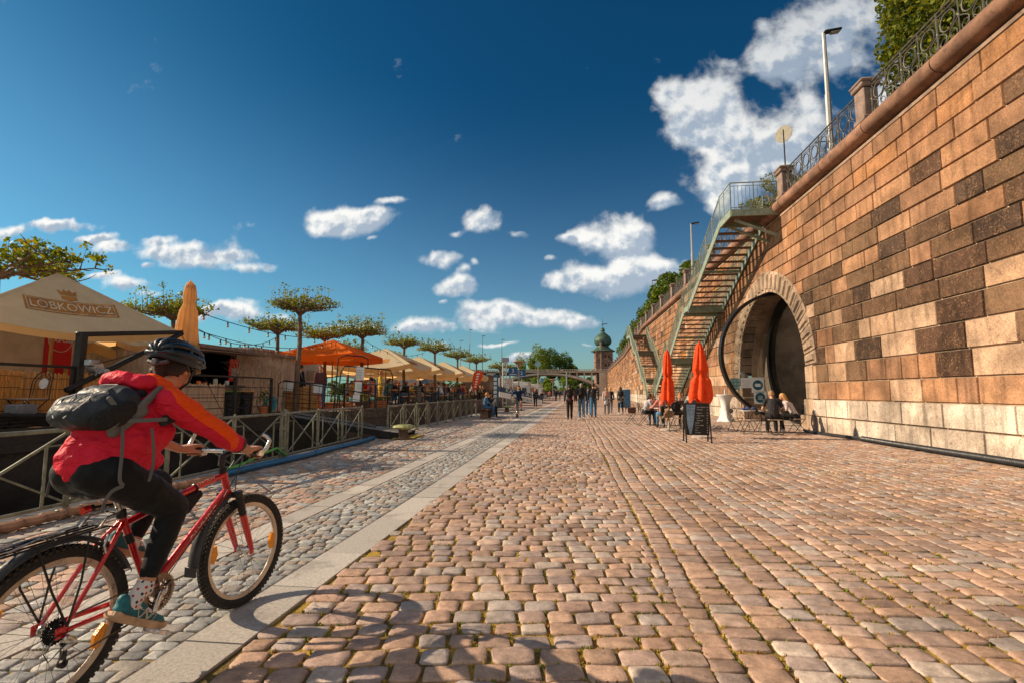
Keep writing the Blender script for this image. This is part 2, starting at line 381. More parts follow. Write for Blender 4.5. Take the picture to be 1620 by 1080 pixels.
# ------------------------------------------------------------------ ground
rng = np.random.default_rng(5)
def stones(name, arr, mtl, lod, parent=None):
    """arr rows: cx, cy, lx, ly, rot, z, r, g, b -> one mesh of worn, rounded setts"""
    arr = np.asarray(arr, dtype=np.float64); n = len(arr)
    if lod == 0: K = 12; rings = [(1.0, -.045), (.995, -.012), (.97, -.0034), (.92, -.0003), (.5, .0009)]
    else: K = 8; rings = [(1.0, -.030), (.975, -.004), (.8, .0005)]
    th = (np.arange(K) + .5) / K * 2 * PI
    ex = rng.uniform(.20, .40, (n, 1))                      # superellipse: worn corners
    cx = np.sign(np.cos(th)) * np.abs(np.cos(th)) ** ex; cy = np.sign(np.sin(th)) * np.abs(np.sin(th)) ** ex
    jit = 1 + rng.normal(0, .030, (n, K)) + .035 * np.sin(th * 2 + rng.uniform(0, 6, (n, 1))) + .025 * np.sin(th * 3 + rng.uniform(0, 6, (n, 1)))
    cx = cx * jit; cy = cy * jit
    co, si = np.cos(arr[:, 4:5]), np.sin(arr[:, 4:5])
    tx = rng.normal(0, .022, (n, 1)); ty = rng.normal(0, .022, (n, 1))
    vs = []
    for s, h in rings:
        x = cx * arr[:, 2:3] * .5 * s; y = cy * arr[:, 3:4] * .5 * s
        z = arr[:, 5:6] + h + (tx * x + ty * y) * (1 if h > -.03 else 0) + (rng.normal(0, .0013, (n, K)) if lod == 0 else 0)
        vs.append(np.stack([arr[:, 0:1] + x * co - y * si, arr[:, 1:2] + x * si + y * co, z + 0 * x], -1))
    c = np.stack([arr[:, 0], arr[:, 1], arr[:, 5] + .003], -1)[:, None, :]
    vs = np.concatenate(vs + [c], 1); nv = vs.shape[1]
    q = []
    for k in range(len(rings) - 1):
        for i in range(K): j = (i + 1) % K; q.append([k * K + i, k * K + j, (k + 1) * K + j, (k + 1) * K + i])
    q = np.array(q); t = np.array([[(len(rings) - 1) * K + i, (len(rings) - 1) * K + (i + 1) % K, nv - 1] for i in range(K)])
    base = (np.arange(n) * nv)[:, None]
    fl = np.concatenate([(q.ravel()[None, :] + base), (t.ravel()[None, :] + base)], 1)
    per = np.concatenate([np.full(len(q), 4), np.full(len(t), 3)]); ls = np.concatenate([[0], np.cumsum(per)[:-1]])
    tot = per.sum(); ls = (ls[None, :] + (np.arange(n) * tot)[:, None]).ravel()
    colr = np.repeat(arr[:, 6:9], nv, 0)
    o = npmesh(name, vs.reshape(-1, 3), fl.ravel(), ls, mtl, colr)
    if parent: o.parent = parent
    return tag(o, kind='structure')
def sett_mat(name, sc=1.):
    m, nt, b = new_mat(name); co = coords(nt)
    a = nt.nodes.new('ShaderNodeAttribute'); a.attribute_name = 'bc'
    n1 = noise_n(nt, co, 11, 6, .65); n2 = noise_n(nt, co, 90, 4, .7); n3 = noise_n(nt, co, 1.1, 3, .5)
    f = math_n(nt, 'MULTIPLY', ramp(nt, n1, .3, .72, .72, 1.25), ramp(nt, n2, .32, .7, .82, 1.15))
    f = math_n(nt, 'MULTIPLY', f, ramp(nt, n3, .34, .66, .84, 1.10))
    g = nt.nodes.new('ShaderNodeCombineColor')
    for i in range(3): nt.links.new(f, g.inputs[i])
    c = mixc(nt, 1., a.outputs['Color'], g.outputs[0], 'MULTIPLY')
    v = nt.nodes.new('ShaderNodeTexVoronoi'); v.inputs['Scale'].default_value = 130; nt.links.new(co, v.inputs['Vector'])
    c = mixc(nt, ramp(nt, v.outputs['Distance'], .05, .16, .5, 0.), c, (.06, .045, .035))
    nt.links.new(c, b.inputs['Base Color'])
    nt.links.new(ramp(nt, n2, .3, .7, .5, .72), b.inputs['Roughness']); b.inputs['Specular IOR Level'].default_value = .35
    h = math_n(nt, 'ADD', math_n(nt, 'MULTIPLY', n1, 1.), math_n(nt, 'MULTIPLY', n2, .35))
    bump(nt, b, h, .55, .012 * sc)
    return m
SETT = sett_mat('worn_sett_stone')
# moss and sand in the joints
m, nt, b = new_mat('joint_moss'); co = coords(nt)
n1 = noise_n(nt, co, 3.2, 5, .6); n2 = noise_n(nt, co, 60, 5, .7)
c = mixc(nt, ramp(nt, n1, .42, .62), (.13, .078, .022), (.44, .27, .035))
c = mixc(nt, ramp(nt, n2, .50, .66), c, (.22, .23, .02)); c = mixc(nt, ramp(nt, n2, .26, .40, 1, 0), c, (.05, .032, .016))
nt.links.new(c, b.inputs['Base Color']); b.inputs['Roughness'].default_value = .95; bump(nt, b, n2, .9, .02)
MOSS = m
WARM = [(.44, .262, .180), (.40, .252, .185), (.47, .285, .195), (.40, .26, .20), (.48, .315, .235), (.43, .26, .175), (.37, .26, .215), (.46, .345, .275), (.39, .30, .255), (.34, .21, .155)]
GREY = [(.34, .31, .285), (.29, .27, .255), (.38, .34, .30), (.33, .275, .235), (.42, .39, .355), (.25, .235, .225), (.36, .275, .22)]
def pick(pal):
    c = R_.choice(pal); k = R_.uniform(.91, 1.18); return (c[0] * k * .95, c[1] * k * 1.03, c[2] * k * 1.08)
STR = .0135                                  # the wheel strip runs a touch skew to the wall
def sx(x0, y): return x0 + (y - 2.4) * STR   # strip edge at y
NEAR, FAR = 8.0, 46.0
near, far = [], []
def put(cx, cy, lx, ly, rot, pal, gap):
    if cy < .9: return
    c = pick(pal); z = R_.gauss(0, .0026)
    row = (cx, cy, max(lx - gap, .03), max(ly - gap, .03), rot + R_.gauss(0, .038), z, *c)
    (near if cy < NEAR else far).append(row)
# left part of the main field: staggered courses
SK = math.tan(rad(6.6)); y = -1.2
while y < FAR + 1:
    ly = R_.uniform(.135, .17); x = -2.0 + R_.uniform(0, .15)
    while x < .66:
        lx = R_.uniform(.145, .245)
        if x + lx > .60: lx = .672 - x
        cx = x + lx / 2; cy = y + cx * SK + ly / 2 + .02 * math.sin(x * 2.3 + y)
        if cx - lx / 2 > sx(-1.76, cy) and lx > .05: put(cx, cy, lx, ly, math.atan(SK), WARM, .016)
        elif cx > sx(-1.76, cy) and cx < .6 and cx - lx / 2 > sx(-1.86, cy):
            l2 = cx + lx / 2 - sx(-1.755, cy); put(cx + lx / 2 - l2 / 2, cy, l2, ly, 0, WARM, .015)
        x += lx
    y += ly
# right part: long files running with the quay
x = .675
while x < 8.02:
    w = R_.uniform(.165, .215); y = -.3 + R_.uniform(0, .14)
    lean = 0
    while y < FAR:
        l = R_.uniform(.125, .185) if x < 4.5 else R_.uniform(.13, .21)
        put(x + w / 2 + .022 * math.sin(y * 1.3 + x * .8) + R_.gauss(0, .004), y + l / 2 + lean, w, l, -.02, WARM, .015)
        y += l
    x += w
# between the slabs: small grey setts; towards the river: mixed setts
y = .4
while y < FAR:
    ly = R_.uniform(.085, .12); x = -2.838
    while x < -2.10:
        lx = R_.uniform(.095, .165)
        if x + lx > -2.15: lx = -2.085 - x
        cy = y + ly / 2 + x * .11 + .3; cx = sx(x, cy) + lx / 2; put(cx, cy, lx, ly, .08, GREY, .009)
        x += lx
    y += ly
y = .4
while y < FAR:
    ly = R_.uniform(.115, .15); x = -5.5
    while x < -2.9:
        lx = R_.uniform(.13, .21); cy = y + ly / 2 + x * .11 + .6; e_ = sx(-3.137, cy)
        if x < e_ - .04 and x + lx > e_ - .07: lx = e_ - x
        cx = x + lx / 2
        if x + lx < e_ + .002: put(cx, cy, lx, ly, .1, GREY if R_.random() < .55 else WARM, .011)
        x += lx
    y += ly
stones('near_cobbles', near, SETT, 0)
stones('cobbles', far, SETT, 1)
g = MB(); g.quad((-5.5, -30, -.014), (8.1, -30, -.014), (8.1, 46, -.014), (-5.5, 46, -.014))
tag(g.build('joint_bed', MOSS, smooth=False), kind='structure')
# tufts of moss along the joints (nobody could count them)
tv, tf = [], []; tc_ = []
allst = near + [s for s in far if s[1] < 12]
for s in allst:
    dens_ = .9 if s[1] < 6 else .55
    k = noise.noise((s[0] * .7, s[1] * .7, 3.1))
    if s[0] < -1.7: dens_ *= .35
    if R_.random() > dens_ * (.5 + k * 1.4): continue
    for _ in range(R_.choice((3, 4, 6, 9))):
        sd = R_.choice((0, 1, 2, 3)); t = R_.uniform(-.5, .5)
        ox, oy = ((t * s[2], .5 * s[3] + .006), (t * s[2], -.5 * s[3] - .006), (.5 * s[2] + .006, t * s[3]), (-.5 * s[2] - .006, t * s[3]))[sd]
        bx, by = s[0] + ox * math.cos(s[4]) - oy * math.sin(s[4]), s[1] + ox * math.sin(s[4]) + oy * math.cos(s[4])
        cc = R_.choice(((.38, .27, .03), (.22, .23, .02), (.38, .23, .03), (.30, .15, .04), (.16, .20, .02)))
        for _ in range(5):
            a = R_.uniform(0, 2 * PI); h = R_.uniform(.006, .013); r = R_.uniform(.003, .007); e = R_.uniform(0, .010)
            n = len(tv); c2, s2 = math.cos(a), math.sin(a); bx2, by2 = bx + R_.uniform(-.01, .01), by + R_.uniform(-.01, .01)
            tv += [(bx2 - s2 * r, by2 + c2 * r, -.018), (bx2 + s2 * r, by2 - c2 * r, -.018), (bx2 + c2 * e + s2 * r * .8, by2 + s2 * e - c2 * r * .8, h - .01), (bx2 + c2 * e * 1.5, by2 + s2 * e * 1.5, h - .006)]
            tf.append((n, n + 1, n + 2, n + 3)); tc_ += [cc] * 4
tm = mat('moss_tuft', (.2, .2, .03), .9, attr=True, var=.2, bmp=0)
tv = np.array(tv); tf = np.array(tf)
o = npmesh('moss', tv, tf.ravel(), np.arange(len(tf)) * 4, tm, np.array(tc_), False); tag(o, kind='stuff')
# granite wheel slabs
gr = mat('pale_granite', (.46, .425, .385), .62, 0, .20, 55, .7, 210, attr=True, stain=((.17, .15, .135), 2.2, .52, .45), bdist=.005)
g = MB(); g2 = MB()
for x0, w in ((-2.08, .335), (-3.13, .285)):
    y = .3 + R_.random()
    while y < 200:
        L = R_.uniform(.6, 1.15) if y < 60 else 20; k = R_.uniform(.82, 1.10)
        g.col = (.46 * k, .425 * k, .385 * k); dz = R_.gauss(0, .0012)
        a, b_ = sx(x0, y), sx(x0, y + L)
        q = [(a + .003, y + .005, dz + .002), (a + w - .003, y + .005, dz + .002), (b_ + w - .003, y + L - .004, dz + .002), (b_ + .003, y + L - .004, dz + .002)]
        g.prism([(p[0], p[1], -.05) for p in q], (0, 0, .05 + dz + .002)); y += L
tag(g.build('granite_wheel_strip', gr, smooth=False), kind='structure')
# far quay, its edge, the river, the promenade behind the wall
m, nt, b = new_mat('distant_setts'); co = coords(nt)
br = nt.nodes.new('ShaderNodeTexBrick'); nt.links.new(co, br.inputs['Vector']); br.inputs['Scale'].default_value = 1
br.inputs['Brick Width'].default_value = .2; br.inputs['Row Height'].default_value = .16; br.inputs['Mortar Size'].default_value = .012
br.inputs['Color1'].default_value = (.44, .28, .20, 1); br.inputs['Color2'].default_value = (.36, .24, .18, 1); br.inputs['Mortar'].default_value = (.12, .08, .03, 1)
nt.links.new(br.outputs[0], b.inputs['Base Color']); b.inputs['Roughness'].default_value = .7; bump(nt, b, br.outputs['Fac'], -.6, .02)
g = MB(); g.quad((-5.5, 46, -.002), (8.1, 46, -.002), (8.1, 60, -.002), (10, 90, -.002), (13, 185, -.002), (13, 260, -.002), (-5.5, 260, -.002))
tag(g.build('distant_quay_paving', m, smooth=False), kind='structure')
edge = mat('quay_edge_granite', (.30, .285, .265), .75, 0, .25, 1.5, .4, 40, attr=True, stain=((.10, .085, .06), 4, .55, .5))
g = MB(); y = -6
while y < 260:
    L = R_.uniform(.9, 1.5) if y < 60 else 10; k = R_.uniform(.85, 1.12); g.col = (.30 * k, .285 * k, .265 * k)
    g.box((-5.74, y + L / 2, -.20), (.46, L - .008, .42), bev=.015); y += L
g.col = (.16, .15, .13); g.box((-5.72, 125, -1.45), (.40, 270, 2.1))
tag(g.build('quay_edge', edge), kind='structure')
wm, nt, b = new_mat('river_water'); b.inputs['Base Color'].default_value = (.02, .035, .03, 1); b.inputs['Roughness'].default_value = .06
n1 = noise_n(nt, coords(nt), 1.4, 5, .6, .6); bump(nt, b, n1, .5, .05)
g = MB(); g.quad((-260, -60, -1.5), (-5.6, -60, -1.5), (-5.6, 900, -1.5), (-260, 900, -1.5)); g.quad((-5.6, 260, -1.5), (60, 260, -1.5), (60, 900, -1.5), (-5.6, 900, -1.5))
tag(g.build('river', wm, smooth=False), kind='structure')
em = mat('dry_grass_ground', (.10, .12, .04), .95, 0, .4, .3, .3, 8)
g = MB(); g.quad((-2500, -60, -.6), (-260, -60, -.6), (-260, 3000, -.6), (-2500, 3000, -.6)); g.quad((-260, 900, -.6), (2500, 900, -.6), (2500, 3000, -.6), (-260, 3000, -.6)); g.quad((60, 260, -.6), (2500, 260, -.6), (2500, 900, -.6), (60, 900, -.6))
tag(g.build('terrain', em, smooth=False), kind='structure')
g = MB(); g.quad((8.6, -10, 8.2), (120, -10, 8.2), (120, 60, 8.2), (8.6, 60, 8.2)); g.quad((8.6, 60, 8.2), (120, 60, 8.2), (140, 260, 8.2), (14, 185, 8.2), (10.4, 90, 8.2))
tag(g.build('promenade', mat('promenade_asphalt', (.12, .11, .10), .85, 0, .2, 1), smooth=False), kind='structure')
# ------------------------------------------------------------------ embankment wall
WX = 8.1; AC = (21.9, 2.0); RI, RO, RC = 3.42, 4.24, 3.85
m, nt, b = new_mat('dressed_sandstone'); co = coords(nt); SAND = m
a = nt.nodes.new('ShaderNodeAttribute'); a.attribute_name = 'bc'
n1 = noise_n(nt, co, 1.3, 6, .6, .4); n2 = noise_n(nt, co, 26, 5, .75); n3 = noise_n(nt, co, 6, 6, .7); n4 = noise_n(nt, co, .45, 4, .6); n5 = noise_n(nt, vm(nt, 'MULTIPLY', co, (1, 2.6, .22)).outputs[0], 1.6, 5, .6)
f = math_n(nt, 'MULTIPLY', math_n(nt, 'MULTIPLY', ramp(nt, n4, .35, .65, .72, 1.15), ramp(nt, n5, .50, .68, 1.06, .66)), math_n(nt, 'MULTIPLY', ramp(nt, n1, .3, .7, .66, 1.30), ramp(nt, n2, .3, .7, .72, 1.25)))
g = nt.nodes.new('ShaderNodeCombineColor')
for i in range(3): nt.links.new(f, g.inputs[i])
c = mixc(nt, 1., a.outputs['Color'], g.outputs[0], 'MULTIPLY')
lum = nt.nodes.new('ShaderNodeRGBToBW'); nt.links.new(a.outputs['Color'], lum.inputs[0])
isdark = ramp(nt, lum.outputs[0], .09, .17, 1., 0.)
# black crust blocks: the pale stone shows through in pits and runs
c = mixc(nt, math_n(nt, 'MULTIPLY', isdark, math_n(nt, 'MULTIPLY', ramp(nt, n2, .47, .66, 0, .8), ramp(nt, n3, .44, .60, .04, 1.))), c, (.30, .165, .088))
c = mixc(nt, math_n(nt, 'MULTIPLY', ramp(nt, n3, .56, .70, 0, .65), math_n(nt, 'SUBTRACT', 1, isdark)), c, (.13, .075, .045))
c = mixc(nt, ramp(nt, n3, .25, .36, .35, 0), c, (.52, .30, .15))
nt.links.new(c, b.inputs['Base Color']); b.inputs['Roughness'].default_value = .85; b.inputs['Specular IOR Level'].default_value = .2
bump(nt, b, math_n(nt, 'ADD', n2, n3), .75, .018)
MORT = mat('wall_mortar', (.40, .29, .20), .9, 0, .3, 3, .5, 60)
TAN = [(.32, .168, .090), (.29, .152, .082), (.35, .190, .105), (.27, .138, .074), (.34, .165, .076), (.33, .185, .105), (.27, .145, .085), (.24, .13, .075)]
SOFT = [(.42, .27, .175), (.45, .30, .20), (.38, .24, .15)]
PALE = [(.52, .44, .36), (.49, .40, .32), (.54, .455, .375), (.47, .385, .31)]
DARK = [(.080, .044, .028), (.105, .060, .036), (.065, .040, .028), (.135, .078, .045), (.15, .09, .052)]
ORG = [(.46, .19, .035), (.44, .21, .055)]
def bcol(y, z):
    k = R_.uniform(.92, 1.08)
    if z < 1.1: p = PALE
    else:
        pd = .06
        if 1.2 < z < 5.6 and y < 19: pd = .70 - .13 * abs(z - 3.4)
        elif 5.0 <= z < 6.2 and y < 17: pd = .22
        elif y > 30: pd = .12
        if z < 2.2: pd *= .75
        if abs(y - 21.9) < 6 and z > 4.9: pd = 0
        r = R_.random()
        p = DARK if r < pd else SOFT if r < pd + (.30 if z < 4 else .03) else ORG if r < pd + (.32 if z < 4 else .045) else TAN
        if 1.1 < z < 2.2 and p is TAN and R_.random() < .4: p = SOFT
    if p is ORG and y < 15: p = TAN
    c = R_.choice(p); return (c[0] * k, c[1] * k, c[2] * k)
wall = empty('embankment_wall', (0, 0, 0), 0, 'tall sandstone embankment wall of large tan and blackened blocks with an arched opening', 'wall')
g = MB()
def gx(y):                        # wall face: straight, then a gentle bend
    if y < 56: return WX
    if y < 100: return WX + (y - 56) * .055
    return WX + 2.42 + (y - 100) * .031
def half(z, r):
    d = r * r - (z - AC[1]) ** 2
    return math.sqrt(d) if d > 0 else 0
def block(ya, yb, za, zb, col, proud=.045, arc=None):
    """arc: +1/-1 -> the end at the arch follows the circle"""
    g.col = col; e = .012; mar = .026
    if zb - za < .05 or yb - ya < .05: return
    def outline(i):
        z0, z1, a, b_ = za + i, zb - i, ya + i, yb - i
        if arc is None: return [(a, z0), (b_, z0), (b_, z1), (a, z1)]
        zs = [z0 + (z1 - z0) * k / 4 for k in range(5)]
        if arc > 0: return [(max(a, AC[0] + half(z, RC + i)) if half(z, RC) else a, z) for z in zs][::-1] + [(b_, z0), (b_, z1)]   # block beyond the arch (larger y)
        return [(a, z1), (a, z0)] + [(min(b_, AC[0] - half(z, RC + i)) if half(z, RC) else b_, z) for z in zs]
    o1, o2, o3 = outline(e), outline(e + .004), outline(mar)
    n = len(o1); vs = []
    x0 = gx((ya + yb) / 2)
    fx = lambda y: gx(y)
    vs += [(fx(y) + .03, y, z) for y, z in o1]; vs += [(fx(y) - proud * .55, y, z) for y, z in o2]; vs += [(fx(y) - proud, y, z) for y, z in o3]
    fs = [(i, (i + 1) % n, n + (i + 1) % n, n + i) for i in range(n)] + [(n + i, n + (i + 1) % n, 2 * n + (i + 1) % n, 2 * n + i) for i in range(n)] + [tuple(range(2 * n, 3 * n))]
    g.add(vs, [f[::-1] for f in fs])
zs = [0, .55, 1.1, 1.65, 2.22, 2.79, 3.34] + [3.34 + .466 * k for k in range(1, 11)]
YEND = 186
for r in range(len(zs) - 1):
    za, zb = zs[r], zs[r + 1]; y = 3 + R_.uniform(0, 1)
    off = .0 if za >= 1.09 else .03
    h0 = min(half(za, RC), half(zb, RC)); cutting = za < AC[1] + RC
    while y < YEND:
        L = (R_.uniform(1.0, 1.5) if R_.random() < .75 else R_.uniform(.55, .9)) * (1.25 if za < 1.1 else 1)
        if y > 60: L *= 1.6
        ya, yb = y, y + L; y = yb; c = bcol(ya, za)
        if cutting:
            hm = max(half(za, RC), half(zb, RC)) if not (za < AC[1] < zb) else RC
            hn = min(half(za, RC), half(zb, RC))
            lo, hi = AC[0] - hm, AC[0] + hm
            if ya < AC[0] - hn and yb > lo:
                if AC[0] - hn - ya > .12: block(ya, max(AC[0] - hn, ya + .1), za, zb, c, .045 + off, -1)
                if yb <= hi: continue
            if ya < hi and yb > AC[0] + hn:
                st = AC[0] + hn
                block(min(st, yb - .1), yb, za, zb, bcol(yb, za), .045 + off, 1); continue
            if lo < (ya + yb) / 2 < hi: continue
        block(ya, yb, za, zb, c, .045 + off + R_.uniform(-.008, .010))
wb = g.build('wall_face', SAND, wall, angle=25)
# mortar plane behind the blocks, with the round hole
g = MB()
N = 48; ring = [(AC[0] + RI * math.cos(2 * PI * k / N), AC[1] + RI * math.sin(2 * PI * k / N)) for k in range(N)]
zt = 8.2
def mort(y, z): return (gx(y) + .004, y, z)
pts_in = []
for k in range(N):
    (y0, z0), (y1, z1) = ring[k], ring[(k + 1) % N]
    if max(z0, z1) <= 0: continue
    z0c, z1c = max(z0, 0), max(z1, 0)
    if (y0 + y1) / 2 > AC[0]: g.quad(mort(y0, z0c), mort(y1, z1c), mort(AC[0] + 4, z1c), mort(AC[0] + 4, z0c))
    else: g.quad(mort(y0, z0c), mort(y1, z1c), mort(AC[0] - 4, z1c), mort(AC[0] - 4, z0c))
g.quad(mort(AC[0] - 4, AC[1] + RI), mort(AC[0] + 4, AC[1] + RI), mort(AC[0] + 4, zt), mort(AC[0] - 4, zt))
g.quad(mort(3, 0), mort(AC[0] - 4, 0), mort(AC[0] - 4, zt), mort(3, zt)); ys = [AC[0] + 4, 56, 78, 100, 140, YEND]
for a_, b_ in zip(ys, ys[1:]): g.quad(mort(a_, 0), mort(b_, 0), mort(b_, zt), mort(a_, zt))
g.quad((WX, 3, 0), (WX, 3, 8.2), (16, 3, 8.2), (16, 3, 0))
g.build('mortar', MORT, wall, smooth=False)
# cornice: fillet, cavetto and the big roll, swept along the wall
COR = mat('cornice_sandstone', (.20, .115, .075), .85, 0, .35, 2.2, .7, 45, attr=True, stain=((.07, .045, .035), 5, .54, .6), bdist=.015)
g = MB()
def sweep(prof, ya, yb, col, seg=12):
    g.col = col; st = [ya + (yb - ya) * k / seg for k in range(seg + 1)]; n = len(prof); vs = []; fs = []
    for y in st: vs += [(gx(y) + px, y, pz) for px, pz in prof]
    for k in range(seg):
        for i in range(n - 1): fs.append((k * n + i, (k + 1) * n + i, (k + 1) * n + i + 1, k * n + i + 1))
    fs += [tuple(range(n)), tuple(range(seg * n, seg * n + n))[::-1]]
    g.add(vs, fs)
band = [(.02, 7.98), (-.07, 7.99), (-.08, 8.06), (-.05, 8.09), (.02, 8.1)]
roll = [(.5, 8.12), (-.04, 8.12)] + [(-.16 + .20 * math.cos(t) * -1, 8.35 + .205 * math.sin(t)) for t in [rad(x) for x in range(-80, 81, 16)]] + [(-.10, 8.565), (.5, 8.60)]
y = 3
while y < YEND:
    L = R_.uniform(2.2, 3.2) if y < 60 else 9
    k = R_.uniform(.85, 1.15); sweep(band, y, min(y + L - .006, YEND), (.33 * k, .23 * k, .17 * k), 1 if y < 56 else 3)
    k = R_.uniform(.8, 1.2); sweep(roll, y + .02, min(y + L - .01, YEND), (.235 * k, .125 * k, .08 * k), 1 if y < 56 else 3); y += L
g.build('cornice', COR, wall, angle=50)
# arch ring of bossed voussoirs, then stepped jamb blocks down to the quay
VOU = SAND; g = MB()
nv = 27; a0 = rad(4); a1 = rad(176)
def pt(a, r, x): return (x, AC[0] + r * math.cos(a), AC[1] + r * math.sin(a))
for k in range(nv):
    s0 = a0 + (a1 - a0) * k / nv + .006; s1 = a0 + (a1 - a0) * (k + 1) / nv - .006
    kk = R_.uniform(.85, 1.12); g.col = (.37 * kk, .27 * kk, .195 * kk)
    key = k == nv // 2; ro = RO + (.10 if key else 0)
    def ring4(i0, i1, x, di): return [pt(s0 + di, i0, x), pt(s1 - di, i0, x), pt((s1 - di), i1, x), pt(s0 + di, i1, x)]
    A = ring4(RI, ro, WX + .5, 0); B = ring4(RI, ro, WX - .05, 0); C = ring4(RI + .10, ro - .09, WX - .055, .020); D_ = ring4(RI + .14, ro - .13, WX - .12, .030)
    vs = A + B + C + D_; fs = []
    for l in range(3):
        for i in range(4): j = (i + 1) % 4; fs.append((l * 4 + i, l * 4 + j, l * 4 + 4 + j, l * 4 + 4 + i))
    fs.append((12, 13, 14, 15)); g.add(vs, fs)
g.build('arch_ring', VOU, wall, angle=20)
g = MB()
for sgn in (-1, 1):
    for j, (z0, z1) in enumerate(((0, .55), (.55, 1.1), (1.1, 1.66), (1.66, 2.22))):
        hin = (2.75, 3.08, 3.28, 3.40)[j]; hout = (4.15, 3.9, 4.25, 3.95)[j]
        kk = R_.uniform(.9, 1.1); base = (.40, .285, .20) if sgn > 0 or 1 else 0
        split = hin + (.25, .3, .42, .0)[j]
        for (ha, hb, pr) in ((hin, split, .03), (split, hout, .085)):
            if hb - ha < .05: continue
            kk = R_.uniform(.88, 1.1); g.col = (base[0] * kk, base[1] * kk, base[2] * kk)
            xx = .45 if pr < .05 else .2
            g.box((WX - pr + xx, AC[0] + sgn * (ha + hb) / 2, (z0 + z1) / 2), (2 * xx, hb - ha - .012, z1 - z0 - .012), bev=.022)
g.build('jamb_blocks', SAND, wall, angle=25)
# the vault behind
TUN = mat('tunnel_stone', (.20, .15, .115), .9, 0, .3, 1.5, .6, 30, attr=True, stain=((.12, .10, .09), 2, .55, .5))
g = MB()
def tunnel(x0, x1, r, col, n=40, rows=1):
    for q in range(rows):
        xa, xb = x0 + (x1 - x0) * q / rows, x0 + (x1 - x0) * (q + 1) / rows
        for k in range(n):
            p, q2 = rad(-36) + rad(252) * k / n, rad(-36) + rad(252) * (k + 1) / n
            kk = R_.uniform(.85, 1.15) if rows > 1 else 1; g.col = tuple(c * kk for c in col)
            g.quad(pt(p, r, xa), pt(q2, r, xa), pt(q2, r, xb - .01), pt(p, r, xb - .01))
tunnel(WX + .48, 9.3, RI + .004, (.36, .24, .165), 14, 2)
tunnel(9.3, 15, 3.2, (.50, .44, .40))
g.col = (.46, .41, .37); g.quad(*[pt(rad(a), 3.22, 14.98) for a in range(-36, 217, 12)])
for k in range(40):
    p, q2 = rad(-36) + rad(252) * k / 40, rad(-36) + rad(252) * (k + 1) / 40
    g.quad(pt(p, 3.2, 9.3), pt(q2, 3.2, 9.3), pt(q2, 3.45, 9.3), pt(p, 3.45, 9.3))
g.col = (.42, .33, .27); g.quad((WX, 18.6, .012), (15, 18.6, .012), (15, 25.2, .012), (WX, 25.2, .012))
g.build('vault', TUN, wall, smooth=False)
# chalk scrawl inside the vault
ch = mat('chalk_scrawl', (.35, .34, .34), .9, bmp=0)
g = MB()
for q in range(14):
    y0 = 24.6 - R_.uniform(0, .25); x0 = 9.6 + q * .26 + R_.uniform(-.05, .05); z0 = 2.2 + R_.uniform(-.2, .25)
    pp = []
    for k in range(5): pp.append((x0 + k * .05 * R_.uniform(.5, 1.5), AC[0] + math.sqrt(max(.01, 3.185 ** 2 - (z0 + (k % 2) * .25 - AC[1]) ** 2)), z0 + (k % 2) * .25))
    g.tube(pp, .007, 4)
tag(g.build('chalk_drawing', ch, wall), )
# iron rings: the fixed frame and the swung-open round glass door
IRON = mat('black_steel', (.028, .027, .026), .42, .6, .25, 6, .15, 60)
GLS, nt, b = new_mat('dark_glass')
gl = nt.nodes.new('ShaderNodeBsdfGlossy'); gl.inputs['Roughness'].default_value = .02; gl.inputs[0].default_value = (.85, .9, .9, 1)
tr = nt.nodes.new('ShaderNodeBsdfTransparent'); tr.inputs[0].default_value = (.80, .82, .82, 1)
fr = nt.nodes.new('ShaderNodeFresnel'); fr.inputs[0].default_value = 1.5
mx = nt.nodes.new('ShaderNodeMixShader'); nt.links.new(math_n(nt, 'MULTIPLY_ADD', fr.outputs[0], 1.3, .02), mx.inputs[0]); nt.links.new(tr.outputs[0], mx.inputs[1]); nt.links.new(gl.outputs[0], mx.inputs[2])
nt.links.new(mx.outputs[0], [n for n in nt.nodes if n.type == 'OUTPUT_MATERIAL'][0].inputs[0])
def ringpart(r, c, ax, w, dep, par, name='ring_frame'):
    g = MB(); g.ring(c, [(r - w, -dep / 2), (r, -dep / 2), (r, dep / 2), (r - w, dep / 2)], ax, 72); return g.build(name, IRON, par, angle=30)
fxr = empty('round_window_frame', (9.15, AC[0], 2.75), 0, 'round black steel frame set inside the stone archway', 'window frame')
ringpart(2.62, (0, 0, 0), (1, 0, 0), .22, .30, fxr, 'steel_ring')
g = MB(); g.ring((0, 0, 0), [(2.6, -.02), (3.42, -.02), (3.42, .02), (2.6, .02)], (1, 0, 0), 60)
g.build('surround_panel', mat('dark_panel', (.19, .15, .12), .6), fxr)
dr = empty('round_glass_door', (8.62, 21.6, 2.82), 0, 'huge round glass door with a black steel rim, swung open out of the archway', 'door')
ringpart(2.60, (0, 0, 0), (math.sin(rad(-5)), math.cos(rad(-5)), 0), .12, .26, dr, 'steel_rim')
g = MB(); u, w, t = basis((math.sin(rad(-5)), math.cos(rad(-5)), 0))
g.prism([u * math.cos(2 * PI * k / 60) * 2.49 + w * math.sin(2 * PI * k / 60) * 2.49 - t * .012 for k in range(60)], t * .024)
g.build('glass_pane', GLS, dr)
